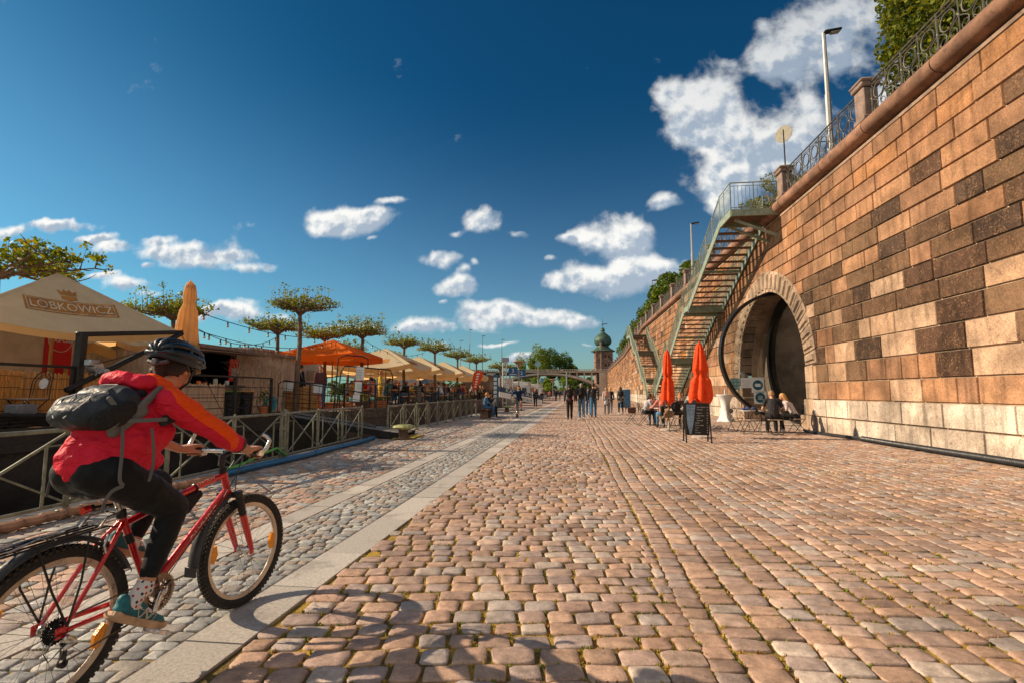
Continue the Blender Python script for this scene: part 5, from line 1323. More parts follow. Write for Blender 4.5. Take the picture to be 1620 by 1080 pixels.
# small dark lump of river plants
# ------------------------------------------------------------------ promenade: trees, lamps, shrubs, sign
def round_tree(name, x, y, z0, cz, rx, rz_, label, nl, ls, cols, grp=None, trunk=True, lumps=16, cat='tree', fine=None):
    r = empty(name, (x, y, z0), 0, label, cat)
    if grp: r['group'] = grp
    h = cz - z0
    if trunk:
        g = MB(); g.tube([(0, 0, -.2), (.05, 0, h * .5), (0, .05, h)], [rx * .07 + .06, rx * .05 + .05, rx * .03 + .02], 8)
        for k in range(7):
            a = k * .9; g.tube([(0, 0, h * .45), (math.cos(a) * rx * .35, math.sin(a) * rx * .35, h * .8), (math.cos(a) * rx * .7, math.sin(a) * rx * .7, h * (1. + .25 * math.sin(k)))], [rx * .03 + .02, rx * .02 + .02, .02], 5)
        g.build('trunk', BARK, r)
    g = MB()
    for k in range(lumps):
        a = R_.uniform(0, 2 * PI); t = R_.uniform(-1, 1); q = math.sqrt(1 - t * t) * R_.uniform(.45, .8)
        c = (math.cos(a) * q * rx, math.sin(a) * q * rx, h + t * rz_ * .68); s_ = R_.uniform(.30, .48)
        kk = R_.uniform(.75, 1.25); cc = [(c_[0] * kk, c_[1] * kk, c_[2] * kk) for c_ in cols]
        leafcloud(g, c, (rx * s_, rx * s_, rz_ * s_ * .9), nl // lumps, ls, cc, .35, .55)
    g.build('foliage', LEAF, r, smooth=False); return r
LC = [(.10, .14, .012), (.15, .17, .013), (.07, .10, .010), (.19, .19, .014)]
round_tree('linden_tree', 12.6, 15.6, 8.2, 13.2, 3.0, 3.3, 'big dense green tree on the promenade behind the ornate railing', 46000, .085, LC, lumps=44)
round_tree('linden_tree', 17.5, 20.5, 8.2, 14.5, 3.4, 3.6, 'dense green tree behind the big one, above the wall corner', 8000, .11, LC, lumps=24)
yy_ = [50, 56, 62.5, 69, 76, 83, 90, 98, 106, 115, 125]
for k, y in enumerate(yy_):
    round_tree('promenade_tree', gx(y) + 3.0, y, 8.2, 11.15 + .4 * math.sin(k * 2.1), 3.1, 2.9, 'green tree of the row above the distant wall', 5600, .17, [(.08, .13, .010), (.12, .16, .012), (.055, .095, .009)], 'row of trees on the promenade above the distant wall', lumps=14)
r = round_tree('shrub', 9.3, 22.9, 8.2, 9.75, 1.75, 1.15, 'wild green shrub behind the railing of the stair landing', 5200, .055, [(.16, .17, .013), (.10, .12, .01), (.22, .2, .02)], lumps=12, cat='shrub')
g = MB()
for k in range(9):
    a = R_.uniform(-.5, .5); p = V((R_.uniform(-.6, .6), R_.uniform(-.6, .6), 1.5)); q = p + V((R_.uniform(-.5, .2), R_.uniform(-.2, .6), R_.uniform(.6, 1.3)))
    g.tube([p, (p + q) / 2 + V((.05, 0, .05)), q], [.022, .014, .005], 4)
    for j in range(4): s_ = p.lerp(q, .4 + .15 * j); g.tube([s_, s_ + V((R_.uniform(-.3, .3), R_.uniform(-.2, .2), R_.uniform(.05, .25)))], [.008, .003], 3)
g.build('bare_twigs', BARK, r)
g = MB(); g.lathe([(.16, 0), (.2, .1), (.18, .45), (.26, .62), (.28, .7), (.22, .7)], (8.0, 23.3, 8.58), 14)
tag(g.build('stone_urn', PIER), 'stone urn on the wall top behind the stair landing railing', 'urn')
LMP = mat('lamp_grey_steel', (.33, .33, .34), .45, .3, .12)
def lamp(x, y, z0, z1, label, arm=True, grp=None):
    r = empty('street_lamp', (x, y, z0), 0, label, 'street lamp')
    if grp: r['group'] = grp
    h = z1 - z0; g = MB(); g.lathe([(.13, 0), (.13, h * .30), (.105, h * .31), (.10, h * .62), (.08, h * .63), (.065, h)], n=8); g.build('pole', LMP, r, angle=20)
    g = MB(); g.box((.28, -.05, h + .03), (.62, .22, .09), (0, -.12, 0), bev=.03); g.build('lamp_head', BLK, r)
    g = MB(); g.box((.36, -.05, h - .03), (.34, .17, .08), (0, -.12, 0), bev=.03); g.build('lamp_glass', mat('lamp_diffuser', (.35, .33, .3), .25, bmp=0), r)
    if arm: g = MB(); g.tube([(-.55, 0, h * .34), (.62, .1, h * .36)], .02, 5); g.build('crossbar', BLK, r)
lamp(9.5, 18.8, 8.2, 14.6, 'tall grey street lamp with a crossbar, rising behind the ornate railing')
lamp(9.5, 39.8, 8.2, 14.4, 'grey street lamp above the middle landing of the near staircase')
lamp(9.6, 59.8, 8.2, 14.3, 'grey street lamp above the row of promenade trees')
lamp(11.2, 84, 8.2, 14.3, 'distant grey street lamp above the far stairs', False)
lamp(12.3, 110, 8.2, 14.3, 'farthest grey street lamp, above the promenade trees near the tower', False)
r = empty('round_sign', (8.35, 19.9, 8.2), 0, 'small round sign seen from behind on a thin post by the stair landing', 'sign')
g = MB(); g.cyl((0, 0, 0), (0, 0, 3.3), .028, n=8); g.build('post', BLK, r)
g = MB(); g.cyl((0, -.02, 3.12), (.012, .02, 3.12), .33, n=24) if False else g.ring((0, 0, 3.12), [(.0, -.01), (.33, -.01), (.33, .01), (.0, .01)], (-.75, -.65, 0), 28); g.build('plate', mat('sign_back', (.20, .18, .13), .5), r)
# ------------------------------------------------------------------ bridge
CONC = mat('bridge_concrete', (.42, .36, .29), .85, 0, .2, .25, .3, 4, stain=((.2, .17, .14), .5, .55, .5))
CONCD = mat('dull_grey_concrete', (.20, .18, .16), .9, 0, .15, .3)  # plain darker grey concrete, used for the bank wall
br = empty('arch_bridge', (0, 0, 0), 0, 'low concrete arch bridge with a solid parapet spanning the river and the quay', 'bridge')
BY, BYB = 184, 200; zd = 8.6
def archz(x, xa, xb, zs_, zc): t = (x - xa) / (xb - xa) * 2 - 1; return zs_ + (zc - zs_) * (1 - abs(t) ** 2.1)
spans = [(-27.5, 10.2, 3.0, 7.75), (-70, -30.5, 3.0, 7.75), (-112, -73, 3.0, 7.75), (-156, -115, 3, 7.75)]
g = MB(); g.box((-72, (BY + BYB) / 2, zd + .1), (172, BYB - BY, .5)); g.build('deck', CONC, br, smooth=False)
g = MB(); g.box((-72, BY - .1, zd + .95), (172, .3, .16)); g.box((-72, BY - .1, zd + .42), (172, .3, .12))
for k in range(200): g.box((-157.5 + k * .86, BY - .1, zd + .66), (.36, .22, .44))
for k in range(32): g.box((-157 + k * 5.5, BY - .12, zd + .66), (.7, .36, .6))
g.build('parapet', CONC, br, smooth=False)
g = MB()
for xa, xb, zs_, zc in spans:
    n = 30
    for k in range(n):
        a, b = xa + (xb - xa) * k / n, xa + (xb - xa) * (k + 1) / n; za, zb = archz(a, xa, xb, zs_, zc), archz(b, xa, xb, zs_, zc)
        ta, tb = za + .55 + .5 * abs((a - (xa + xb) / 2) / (xb - xa)) * 2, zb + .55 + .5 * abs((b - (xa + xb) / 2) / (xb - xa)) * 2
        for yy2 in (BY + .1, BYB - 1): g.add([(a, yy2, za), (b, yy2, zb), (b, yy2, tb), (a, yy2, ta), (a, yy2 + .9, za), (b, yy2 + .9, zb), (b, yy2 + .9, tb), (a, yy2 + .9, ta)], [(0, 1, 2, 3), (7, 6, 5, 4), (0, 4, 5, 1), (3, 2, 6, 7)])
        g.quad((a, BY + 1, za + .1), (b, BY + 1, zb + .1), (b, BYB - 1, zb + .1), (a, BYB - 1, za + .1))
g.build('arches', CONC, br, smooth=False)
for xa, xb, zs_, zc in spans:
    g = MB()
    for t in (.07, .14, .21, .28, .72, .79, .86, .93):
        x = xa + (xb - xa) * t; z = archz(x, xa, xb, zs_, zc) + .6
        if z < zd: g.box((x, BY + 1.0, (z + zd) / 2), (.5, 1.2, zd - z))
    g.box(((xa + xb) / 2, BY + 4, 8.0), (xb - xa - 2, .3, 1.0)); g.build('spandrel_columns', CONC, br, smooth=False)
for xa in (-30.5, -73, -115):
    g = MB(); g.box((xa + 1.5, (BY + BYB) / 2, 3.5), (3.0, BYB - BY, 10.4)); g.build('pier', CONC, br, smooth=False)
g = MB(); g.box((12.6, (BY + BYB) / 2, 4.2), (4.8, BYB - BY, 8.6)); g.build('abutment', CONC, br, smooth=False)
# bridge lamp posts
for k, (u, h, lb) in enumerate(((-41.0, 11.8, 'short lamp post on the bridge, farthest from the tower'), (-37.5, 15.8, 'tallest lamp post on the bridge above the cream umbrellas'), (-32.6, 13.4, 'lamp post on the bridge just past the tallest one'), (-25.3, 12.0, 'lamp post on the bridge nearest to the far trees'))):
    r = empty('bridge_lamp', (u, 186, 8.8), 0, lb, 'street lamp')
    g = MB(); g.lathe([(.22, 0), (.16, h * .4), (.09, h)], n=6); g.build('pole', LMP, r); g = MB(); g.box((.4, 0, h), (1.3, .35, .18), bev=.05); g.build('lamp_head', BLK, r)
# ------------------------------------------------------------------ water tower
TWS = mat('tower_masonry', (.22, .125, .085), .9, 0, .5, .55, .5, 2.2, stain=((.40, .28, .20), 1.1, .55, .6)); COP = mat('green_copper', (.045, .085, .062), .6, .2, .35, .5, .1, 5, stain=((.2, .32, .25), .8, .55, .6))
tw = empty('water_tower', (13.6, 214, 0), rad(4), 'square stone water tower with a green copper onion dome beyond the bridge', 'tower'); tw.scale = (.88, .88, .86)
g = MB(); g.box((0, 0, 10.4), (7.8, 7.8, 21), bev=.1); g.build('wall', TWS, tw)
g = MB()
for z in (21.0, 16.2): g.box((0, 0, z), (8.3, 8.3, .5), bev=.1)
for k in range(14):
    z = 9 + k * .9
    for s_ in (-1, 1): g.box((s_ * 3.75, -3.95, z), (.7 + .3 * (k % 2), .14, .42)); 
g.build('cornice', TWS, tw)
g = MB(); g.box((-1.5, -4.1, 16.0), (.9, .7, 18.5), bev=.1); g.build('chimney_shaft', mat('tower_pale', (.30, .21, .16), .85), tw)
g = MB()
for z in (11.5, 14.5, 18.5):
    for x in (.6, 2.2): g.box((x, -3.92, z), (.7, .1, 1.2))
for z in (11.5, 14.5, 18.5): g.box((-3.92, 0, z), (.1, .8, 1.3))
g.build('windows', DRK, tw, smooth=False)
g = MB(); g.lathe([(5.9, 21.2), (5.6, 21.5), (4.0, 22.4), (2.9, 23.4), (2.7, 24.0), (3.6, 24.5), (4.1, 25.6), (4.1, 26.8), (3.5, 28.2), (2.3, 29.3), (1.2, 30.2), (.8, 31.0), (1.1, 31.2), (1.0, 32.0), (.25, 33.0)], n=16, cap=False); o = g.build('onion_dome', COP, tw, angle=25); o.rotation_euler[2] = rad(22.5)
g = MB(); g.cyl((0, 0, 33), (0, 0, 37.2), .12, .04, 6); g.sph((0, 0, 34.2), .35, 8, 6); g.box((1.2, 0, 34.6), (2.2, .1, .35)); g.build('weather_vane', COP, tw)
# ------------------------------------------------------------------ far trees
FT = [(-26, 300, 14, 20, 'tall light green tree beyond the bridge, first from the umbrellas'), (-18, 285, 18, 17, 'highest light green tree beyond the bridge'), (-11, 300, 17, 17, 'dark green tree beyond the bridge beside the highest one'), (-4, 290, 15, 15, 'rounded dark green tree beyond the bridge nearest the tower'), (2, 320, 12, 12, 'small tree beyond the bridge left of the tower'.replace('left of', 'beside'))]
FC = [(.13, .19, .015), (.10, .15, .014), (.18, .22, .02)]; FD = [(.05, .09, .012), (.07, .12, .014), (.035, .07, .01)]
for k, (x, y, cz, h, lb) in enumerate(FT):
    round_tree('riverbank_tree', x, y, -.5, cz, h * .42, h * .62, lb, 5200, .40, FC if k in (0, 1, 4) else FD, lumps=22)
for k, (x, y) in enumerate([(-30, 238), (-23, 232), (-16, 240), (-9.5, 233), (-3, 242), (3, 236), (9, 246), (15, 240), (21, 262)]):
    round_tree('bank_tree', x, y, -1, 4.2, 4.6, 4.6, 'bushy bright green tree seen under the bridge arch', 2600, .34, [(.18, .24, .012), (.13, .20, .012)] if k < 5 else FD, 'bushy trees on the bank seen under the bridge', lumps=12)
for k in range(16):
    round_tree('distant_tree', -44 - k * 15 + R_.uniform(-3, 3), 270 - k * 4, -1, 4.5, 8.5, 6.0, 'hazy dark green tree on the far river bank', 900, .7, FD, 'trees along the far river bank', lumps=9, trunk=False)
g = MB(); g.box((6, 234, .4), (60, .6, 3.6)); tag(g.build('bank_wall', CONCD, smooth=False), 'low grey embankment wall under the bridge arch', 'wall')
# houses across the river
WIN = mat('window_dark', (.05, .06, .07), .2, bmp=0)
HW = [(.50, .48, .44), (.44, .40, .35), (.36, .42, .48), (.52, .50, .48), (.45, .36, .28)]
for k, (x, y, w, h, rz_) in enumerate(((-138, 118, 22, 12, .5), (-150, 96, 18, 10, .7), (-160, 76, 22, 13, .8), (-128, 140, 16, 9, .4), (-165, 160, 26, 12, .3), (-110, 165, 18, 8, .3))):
    hb = empty('riverside_house', (x, y, -.5), rz_, ['pale grey apartment house across the river', 'low beige apartment house across the river', 'blue-grey apartment house across the river at the picture edge', 'small white house across the river', 'long white apartment house far across the river', 'ochre house across the river behind the kiosk'][k], 'house')
    g = MB(); g.box((0, 0, h / 2), (w, 10, h)); g.build('wall', mat('house_wall_%d' % k, HW[k % 5], .9, 0, .08, .3), hb, smooth=False)
    g = MB(); g.prism([(-w / 2 - .4, -5.4, h), (-w / 2 - .4, 5.4, h), (-w / 2 - .4, 0, h + 3.2)], (w + .8, 0, 0)); g.build('roof', mat('house_roof_%d' % k, (.17, .10, .08), .9), hb, smooth=False)
    for s_ in range(int(h // 3)):
        for q in range(int(w // 2.6)):
            g = MB(); g.box((-w / 2 + 1.5 + q * 2.6, -5.03, 1.9 + s_ * 3), (1.2, .12, 1.6)); g.build('window', WIN, hb, smooth=False)
# ------------------------------------------------------------------ lamps, signs and boats farther along the quay
def mush(x, y, h, label):
    r = empty('quay_lamp', (x, y, 0), 0, label, 'street lamp'); g = MB(); g.cyl((0, 0, 0), (0, 0, h), .06, .05, 8); g.build('pole', LMP, r)
    g = MB(); g.lathe([(.16, h - .1), (.30, h + .25), (.62, h + .42), (.62, h + .50), (.1, h + .56)], n=14); g.build('lamp_head', mat('lamp_brown', (.32, .22, .16), .5), r)
mush(-5.1, 50, 3.9, 'tall quay lamp with a wide brown hood in front of the bridge')
mush(-3.2, 92, 3.2, 'distant quay lamp with a wide hood near the walking people'); 
def board(x, y, z, w, h, label, col=(.02, .09, .22), mark=True, rot=0):
    r = empty('square_sign', (x, y, 0), 0, label, 'sign'); g = MB(); g.cyl((0, .05, 0), (0, .05, z + h / 2), .05, n=8); g.build('post', LMP, r)
    g = MB(); g.box((0, 0, z), (w, .04, h), (0, rot, 0)); g.build('plate', mat('sign_plate_%s' % str(col[2]), col, .4, bmp=0), r, smooth=False)
    if mark:
        g = MB(); g.box((0, -.025, z - h * .34), (w * .8, .01, h * .06)); g.build('marking', WHT, r, smooth=False)
        text('3' if mark == 3 else '2', h * .6, WHT, r, frame((0, -.03, z + .04), (1, 0, 0), (0, 0, 1)), ext=.002)
board(-6.6, 58, 3.75, 1.0, 1.0, 'blue square sign with a 3, beside the orange flag', mark=3)
board(-5.8, 60, 3.55, .95, .95, 'blue square sign with a 2, next to the hooded quay lamp', mark=2)
board(-4.6, 72, 5.3, .75, .75, 'diamond-shaped pale blue sign high on a post in front of the bridge', (.25, .42, .46), False, PI / 4)
board(-4.25, 76, 3.1, .55, .7, 'small blue tilted sign on a pale post above the walking woman in black', (.12, .25, .35), False, .3)
g = MB(); g.cyl((-.6, 80, 0), (-.6, 80, 4.6), .13, n=10); tag(g.build('steel_post', mat('teal_post', (.16, .24, .25), .5)), 'plain grey-green post by the walkers, just before the wheel strip', 'post')
# advertising pillar and door panel near the flag
r = empty('info_column', (-6.6, 44.5, 0), 0, 'narrow blue information column with white panels beside the orange flag', 'sign')
g = MB(); g.box((0, 0, 1.45), (.42, .2, 2.9)); g.build('column', mat('deep_blue', (.02, .12, .22), .5), r, smooth=False)
g = MB()
for k in range(6): g.box((-.03, -.105, .6 + k * .38), (.28, .01, .28))
g.build('panels', WHT, r, smooth=False)
for x_ in (-5.9, -6.2):
    pass
r = empty('white_mast', (-5.95, 45.5, 0), 0, 'white lattice mast between the flag and the hooded lamp', 'mast')
g = MB()
for dx in (-.16, .16): g.cyl((dx, 0, 0), (dx, 0, 4.3), .045, n=6)
for k in range(8): g.box((0, 0, .4 + k * .52), (.34, .05, .10))
g.build('lattice', mat('white_paint', (.6, .6, .57), .5), r, smooth=False)
g = MB(); g.box((.1, 0, 4.25), (.62, .1, .42)); g.build('top_box', mat('grey_box', (.3, .32, .34), .5), r, smooth=False)
# banner
r = empty('fence_banner', (-5.9, 40.2, 0), 0, 'navy and white lettered banner sloping down along the gangway of the next boat', 'banner')
A, B = V((-6.1, 40.3, 1.45)), V((-3.9, 42.4, .95))
A, B = V((-5.95, 42.0, 1.38)), V((-2.6, 46.2, .62))
dX = (B - A); up_ = V((0, 0, 1))
for k, (mt, z0, z1) in enumerate(((mat('banner_navy', (.02, .06, .13), .6, bmp=0), .02, .42), (WHT, -.42, .018))):
    g = MB(); g.prism([A + up_ * z0, B + up_ * z0, B + up_ * z1, A + up_ * z1], (.02, -.02, 0)); g.build('cloth_band', mt, r, smooth=False)
for o in r.children: o.location = (5.9, -40.2, 0)
n_ = V((dX.y, -dX.x, 0)).normalized()
M1 = frame(A.lerp(B, .5) + up_ * .22 + n_ * .03, dX, (0, 0, 1)); M2 = frame(A.lerp(B, .5) - up_ * .2 + n_ * .03, dX, (0, 0, 1))
for bd, M_, mt in (('KAVARNA.CZ', M1, WHT), ('Restaurant', M2, MATS['banner_navy'])):
    o = text(bd, .42, mt, r, M_, sx=1.5); o.location = (5.9, -40.2, 0)
# moored boats beyond the terrace
WB = mat('boat_white', (.52, .50, .47), .5, 0, .1, 1)
for k, (x, y, L, lb) in enumerate(((-9.2, 66, 14, 'white passenger boat moored beyond the terrace, near the signs'), (-8.4, 88, 16, 'grey-white houseboat moored farther along, before the bridge'), (-8.0, 112, 14, 'distant pale boat moored close to the bridge'))):
    r = empty('passenger_boat', (x, y, 0), 0, lb, 'boat')
    g = MB(); g.add([(-2, -L / 2, -1.5), (2, -L / 2, -1.5), (2, L / 2, -1.5), (-2, L / 2, -1.5), (-2.4, -L / 2 - .8, .6), (2.4, -L / 2 - .8, .6), (2.4, L / 2, .6), (-2.4, L / 2, .6)], [(0, 1, 5, 4), (1, 2, 6, 5), (2, 3, 7, 6), (3, 0, 4, 7), (4, 5, 6, 7)]); g.build('hull', [WB, HULL2, WB][k], r, smooth=False)
    g = MB(); g.box((0, 0, 1.5), (3.8, L * .8, 1.8), bev=.1); g.box((0, -L * .1, 2.75), (3.0, L * .4, .7), bev=.1); g.build('cabin', WB, r)
    for q in range(6): g = MB(); g.box((1.91, -L * .34 + q * L * .135, 1.7), (.03, L * .09, .7)); g.build('window', WIN, r, smooth=False)
    g = MB(); g.box((0, -L * .4 - .02, 1.7), (2.6, .04, .7)); g.build('front_window', WIN, r, smooth=False)
# ------------------------------------------------------------------ the red bicycle (local frame: x forward, y to its left, z up)
BHEAD = rad(84.94); BLOC = (-2.17, 1.98, .006)
FRED = mat('red_frame_paint', (.55, .006, .010), .22, .1, .06, 3, 0, coat=.6, spec=.6)
TYRE = mat('tyre_rubber', (.020, .018, .016), .8, 0, .3, 30, .4, 90)
TYRS = mat('dusty_tread', (.045, .038, .030), .9, 0, .4, 40, .4, 90)
ALU = mat('polished_alloy', (.62, .60, .57), .22, .95, .08, 8, .05)
RIMM = mat('rim_alloy', (.55, .47, .38), .35, .8, .15, 10, .1)
BRN = mat('worn_chainring', (.26, .19, .14), .4, .8, .3, 20, .2)
BKM = mat('black_parts', (.018, .018, .019), .45, .1, .15, 20, .1)
BPL = mat('black_mudguard', (.040, .042, .046), .38, 0, .12, 8, .1, 60)
ORF = mat('orange_reflector', (.85, .30, .01), .25, 0, .1, 60, .3, 120)
REDL = mat('red_lens', (.50, .01, .015), .12, 0, .05, bmp=0, coat=.8)
SPOK = mat('spoke_steel', (.30, .29, .28), .35, .9, .1, bmp=0)
def make_wheel(parent, name, loc, R, steer, reflect, rear=False, detail=True, tyre_w=.026, mats=(TYRE, RIMM)):
    w = empty(name, loc, steer); w.parent = parent; ax = (0, 1, 0)
    g = MB(); tr = R - tyre_w; g.torus((0, 0, 0), tr, tyre_w, ax, 72 if detail else 40, 12 if detail else 8)
    if detail:
        nk = 78; g.mi = 1
        for k in range(nk):
            a = 2 * PI * k / nk; e = V((math.cos(a), 0, math.sin(a))); t = V((-math.sin(a), 0, math.cos(a)))
            for y, dr, wd in ((0, 0, .008), (.0115, -.0025, .008), (-.0115, -.0025, .008), (.021, -.010, .006), (-.021, -.010, .006)):
                c = e * (tr + tyre_w + dr + .001) + V((0, y, 0)) + t * (.006 if abs(y) > .01 and abs(y) < .02 else 0)
                Rm = Matrix((t, V((0, 1, 0)), e)).transposed(); g.box(c, (.013, wd, .009), Rm)
    g.build('tyre', [mats[0], TYRS] if detail else mats[0], w, angle=35)
    rr = R - 2 * tyre_w + .004
    g = MB(); g.ring((0, 0, 0), [(rr, -.012), (rr, .012), (rr - .022, .010), (rr - .027, 0), (rr - .022, -.010)], ax, 72 if detail else 36); g.build('rim', mats[1], w, angle=30)
    g = MB(); n = 32 if detail else 16
    for k in range(n):
        a = 2 * PI * k / n; s_ = 1 if k % 2 else -1; b = a + (.42 if (k // 2) % 2 else -.42) * 2.2
        g.cyl((.022 * math.cos(b), s_ * .028, .022 * math.sin(b)), ((rr - .02) * math.cos(a), 0, (rr - .02) * math.sin(a)), .0011 if detail else .0018, n=4, cap=False)
    g.build('spokes', SPOK, w)
    g = MB(); g.lathe([(.012, -.05), (.026, -.034), (.026, -.026), (.013, -.02), (.013, .02), (.026, .026), (.026, .034), (.012, .05)], (0, 0, 0), 16, ax); g.build('hub', ALU, w)
    for a in reflect:
        a = rad(a); e = V((math.cos(a), 0, math.sin(a))); t = V((-math.sin(a), 0, math.cos(a)))
        g = MB(); L = .055; r0 = rr - .052; pl = [e * r0 + t * L * .95, e * (r0 + .022) + t * L * .8, e * (r0 + .026) , e * (r0 + .022) - t * L * .8, e * r0 - t * L * .95, e * (r0 - .018)]
        g.prism([p + V((0, -.009, 0)) for p in pl], (0, .018, 0)); g.build('reflector', ORF, w, smooth=False)
    return w
def crown_arc(g, cx, cz, r, a0, a1, w, t, n=26, yc=0, taper=0):
    """curved mudguard blade: arc in the wheel plane with a cambered section"""
    vs = []; fs = []; K = 7
    for i in range(n + 1):
        a = rad(a0 + (a1 - a0) * i / n); ww = w * (1 - taper * (i / n)) if i else w
        for side in (0, 1):
            for k in range(K):
                q = -1 + 2 * k / (K - 1); rr = r - .020 * q * q - (t if side else 0)
                vs.append((cx + rr * math.cos(a), yc + q * ww, cz + rr * math.sin(a)))
    M_ = 2 * K
    for i in range(n):
        for k in range(K - 1):
            a = i * M_ + k; fs.append((a, a + 1, a + M_ + 1, a + M_)); b = i * M_ + K + k; fs.append((b, b + M_, b + M_ + 1, b + 1))
        fs.append((i * M_, i * M_ + M_, i * M_ + M_ + K, i * M_ + K)); fs.append((i * M_ + K - 1, i * M_ + 2 * K - 1, i * M_ + M_ + 2 * K - 1, i * M_ + M_ + K - 1))
    fs.append(tuple(range(K)) + tuple(range(2 * K - 1, K - 1, -1))); e = n * M_; fs.append(tuple(e + k for k in range(K))[::-1] + tuple(e + K + k for k in range(K)))
    g.add(vs, fs)
bike = empty('bicycle', BLOC, BHEAD, 'red mountain bicycle with orange wheel reflectors and silver bar ends, ridden in the foreground', 'bicycle')
WB_ = 1.13; RW = .335; ST = rad(-3)
make_wheel(bike, 'rear_wheel', (0, 0, RW), RW, 0, (-28, 152), True)
make_wheel(bike, 'front_wheel', (WB_, 0, RW), RW, ST, (172, -2))
BB = V((.46, 0, .325)); SC_ = V((.285, 0, .735)); H1 = V((.918, 0, .845)); H0 = V((.965, 0, .715))
g = MB()
g.tube([H1 + (H0 - H1) * .12, V((.62, 0, .772)), SC_ - V((0, 0, .045))], [.0175, .0165, .0155], 14)
g.tube([H0 + V((-.008, 0, .022)), BB + V((.02, 0, .02))], .0225, 14)
g.tube([BB, SC_], [.0165, .0165], 14)
g.tube([H1, H0], .0215, 16); g.cyl((.46, -.036, .325), (.46, .036, .325), .023, n=16)
for s_ in (-1, 1):
    g.tube([SC_ + V((0, .012 * s_, -.03)), V((.20, .045 * s_, .615)), V((.02, .062 * s_, .36)), V((0, .064 * s_, RW))], [.0105, .0105, .009, .008], 10)
    g.tube([BB + V((-.01, .02 * s_, 0)), V((.34, .042 * s_, .322)), V((.02, .062 * s_, .336))], [.011, .0115, .009], 10)
    g.box((.0, .064 * s_, RW), (.05, .006, .045), bev=.002)
g.box((.355, -.0, .322), (.01, .07, .014))
g.build('frame', FRED, bike, angle=50)
# lettering on the down tube
def tube_text(body, a, b, size, side, mt, sx_=1.0, up_off=0.):
    d = (b - a).normalized(); nrm = V((0, side, 0)); up = nrm.cross(d) if True else None
    if up.z < 0: up = -up
    x = d if (d.cross(up)).dot(nrm) > 0 else -d
    return text(body, size, mt, bike, frame((a + b) / 2 + nrm * .0216 + up * up_off, x, up), ext=.0006, sx=sx_)
CRL = mat('cream_decal', (.55, .42, .30), .5, bmp=0)
dt0 = H0 + V((-.008, 0, .022)); dt1 = BB + V((.02, 0, .02))
tube_text('OLYMPIC', dt0.lerp(dt1, .62), dt0.lerp(dt1, .16), .042, -1, CRL, 1.35)
tube_text('STATION', H1.lerp(SC_, .36), H1.lerp(SC_, .12), .024, -1, CRL, 1.3)
# headset, stem, bars
g = MB(); ht = (H1 - H0).normalized(); g.cyl(H1, H1 + ht * .022, .024, .022, 16); g.cyl(H0, H0 - ht * .018, .022, .025, 16); g.cyl(H1 + ht * .022, H1 + ht * .062, .014, n=12); g.build('headset', BKM, bike)
BC = V((.955, 0, .965)); g = MB()
a_ = H1 + ht * .055; g.tube([a_ - V((0, 0, .01)), a_ + V((.005, 0, .045)), BC + V((-.005, 0, -.01))], [.020, .020, .017], 10); g.cyl(BC + V((0, -.026, 0)), BC + V((0, .026, 0)), .021, n=14)
for s_ in (-1, 1): g.cyl(BC + V((.018, s_ * .016, .018)), BC + V((-.012, s_ * .016, .024)), .004, n=6)
g.build('stem', BKM, bike)
cs, sn = math.cos(ST), math.sin(ST)
def bar(y, dx=0, dz=0): s_ = abs(y) / .28; x = -.055 * s_ ** 1.6 + dx; return V((BC.x + x * cs - y * sn, x * sn + y * cs, BC.z + dz + .004 * s_))
g = MB(); g.tube([bar(y) for y in (-.285, -.22, -.15, -.07, 0, .07, .15, .22, .285)], [.011, .011, .0115, .0125, .013, .0125, .0115, .011, .011], 12); g.build('handlebar', ALU, bike)
for s_ in (-1, 1):
    g = MB(); g.tube([bar(s_ * y) for y in (.175, .20, .23, .262)], .0165, 12); g.build('grip', BKM, bike)
    g = MB(); g.cyl(bar(s_ * .262), bar(s_ * .284), .0175, n=12); p = bar(s_ * .273)
    g.tube([p, p + V((.035, s_ * .012, .022)), p + V((.062, s_ * .014, .065)), p + V((.058, -s_ * .004, .092)), p + V((.045, -s_ * .022, .105))], [.0125, .0125, .012, .0115, .011], 12); g.build('bar_end', ALU, bike)
    g = MB(); p = bar(s_ * .165); g.box(p + V((.004, 0, -.012)), (.03, .028, .032), bev=.006); g.tube([p + V((.02, 0, -.012)), p + V((.055, s_ * .03, -.022)), p + V((.062, s_ * .085, -.034))], [.007, .006, .0055], 8); g.build('brake_lever', BKM if s_ < 0 else ALU, bike)
g = MB()
g.tube([bar(-.16, .03, -.02), V((1.02, -.10, 1.00)), V((1.05, -.02, .93)), V((1.03, .0, .80)), V((1.025, 0, .70))], .0028, 6)
g.tube([bar(.16, .03, -.02), V((1.04, .10, .98)), V((1.04, .03, .90)), V((.95, .03, .80)), V((.80, .02, .79)), V((.40, .02, .74))], .0028, 6)
g.tube([bar(-.15, .02, -.03), V((1.03, -.09, .92)), V((.98, -.04, .82)), V((.90, -.026, .70)), V((.62, -.026, .45)), V((.46, -.03, .30))], .0025, 6)
g.build('cables', BKM, bike)
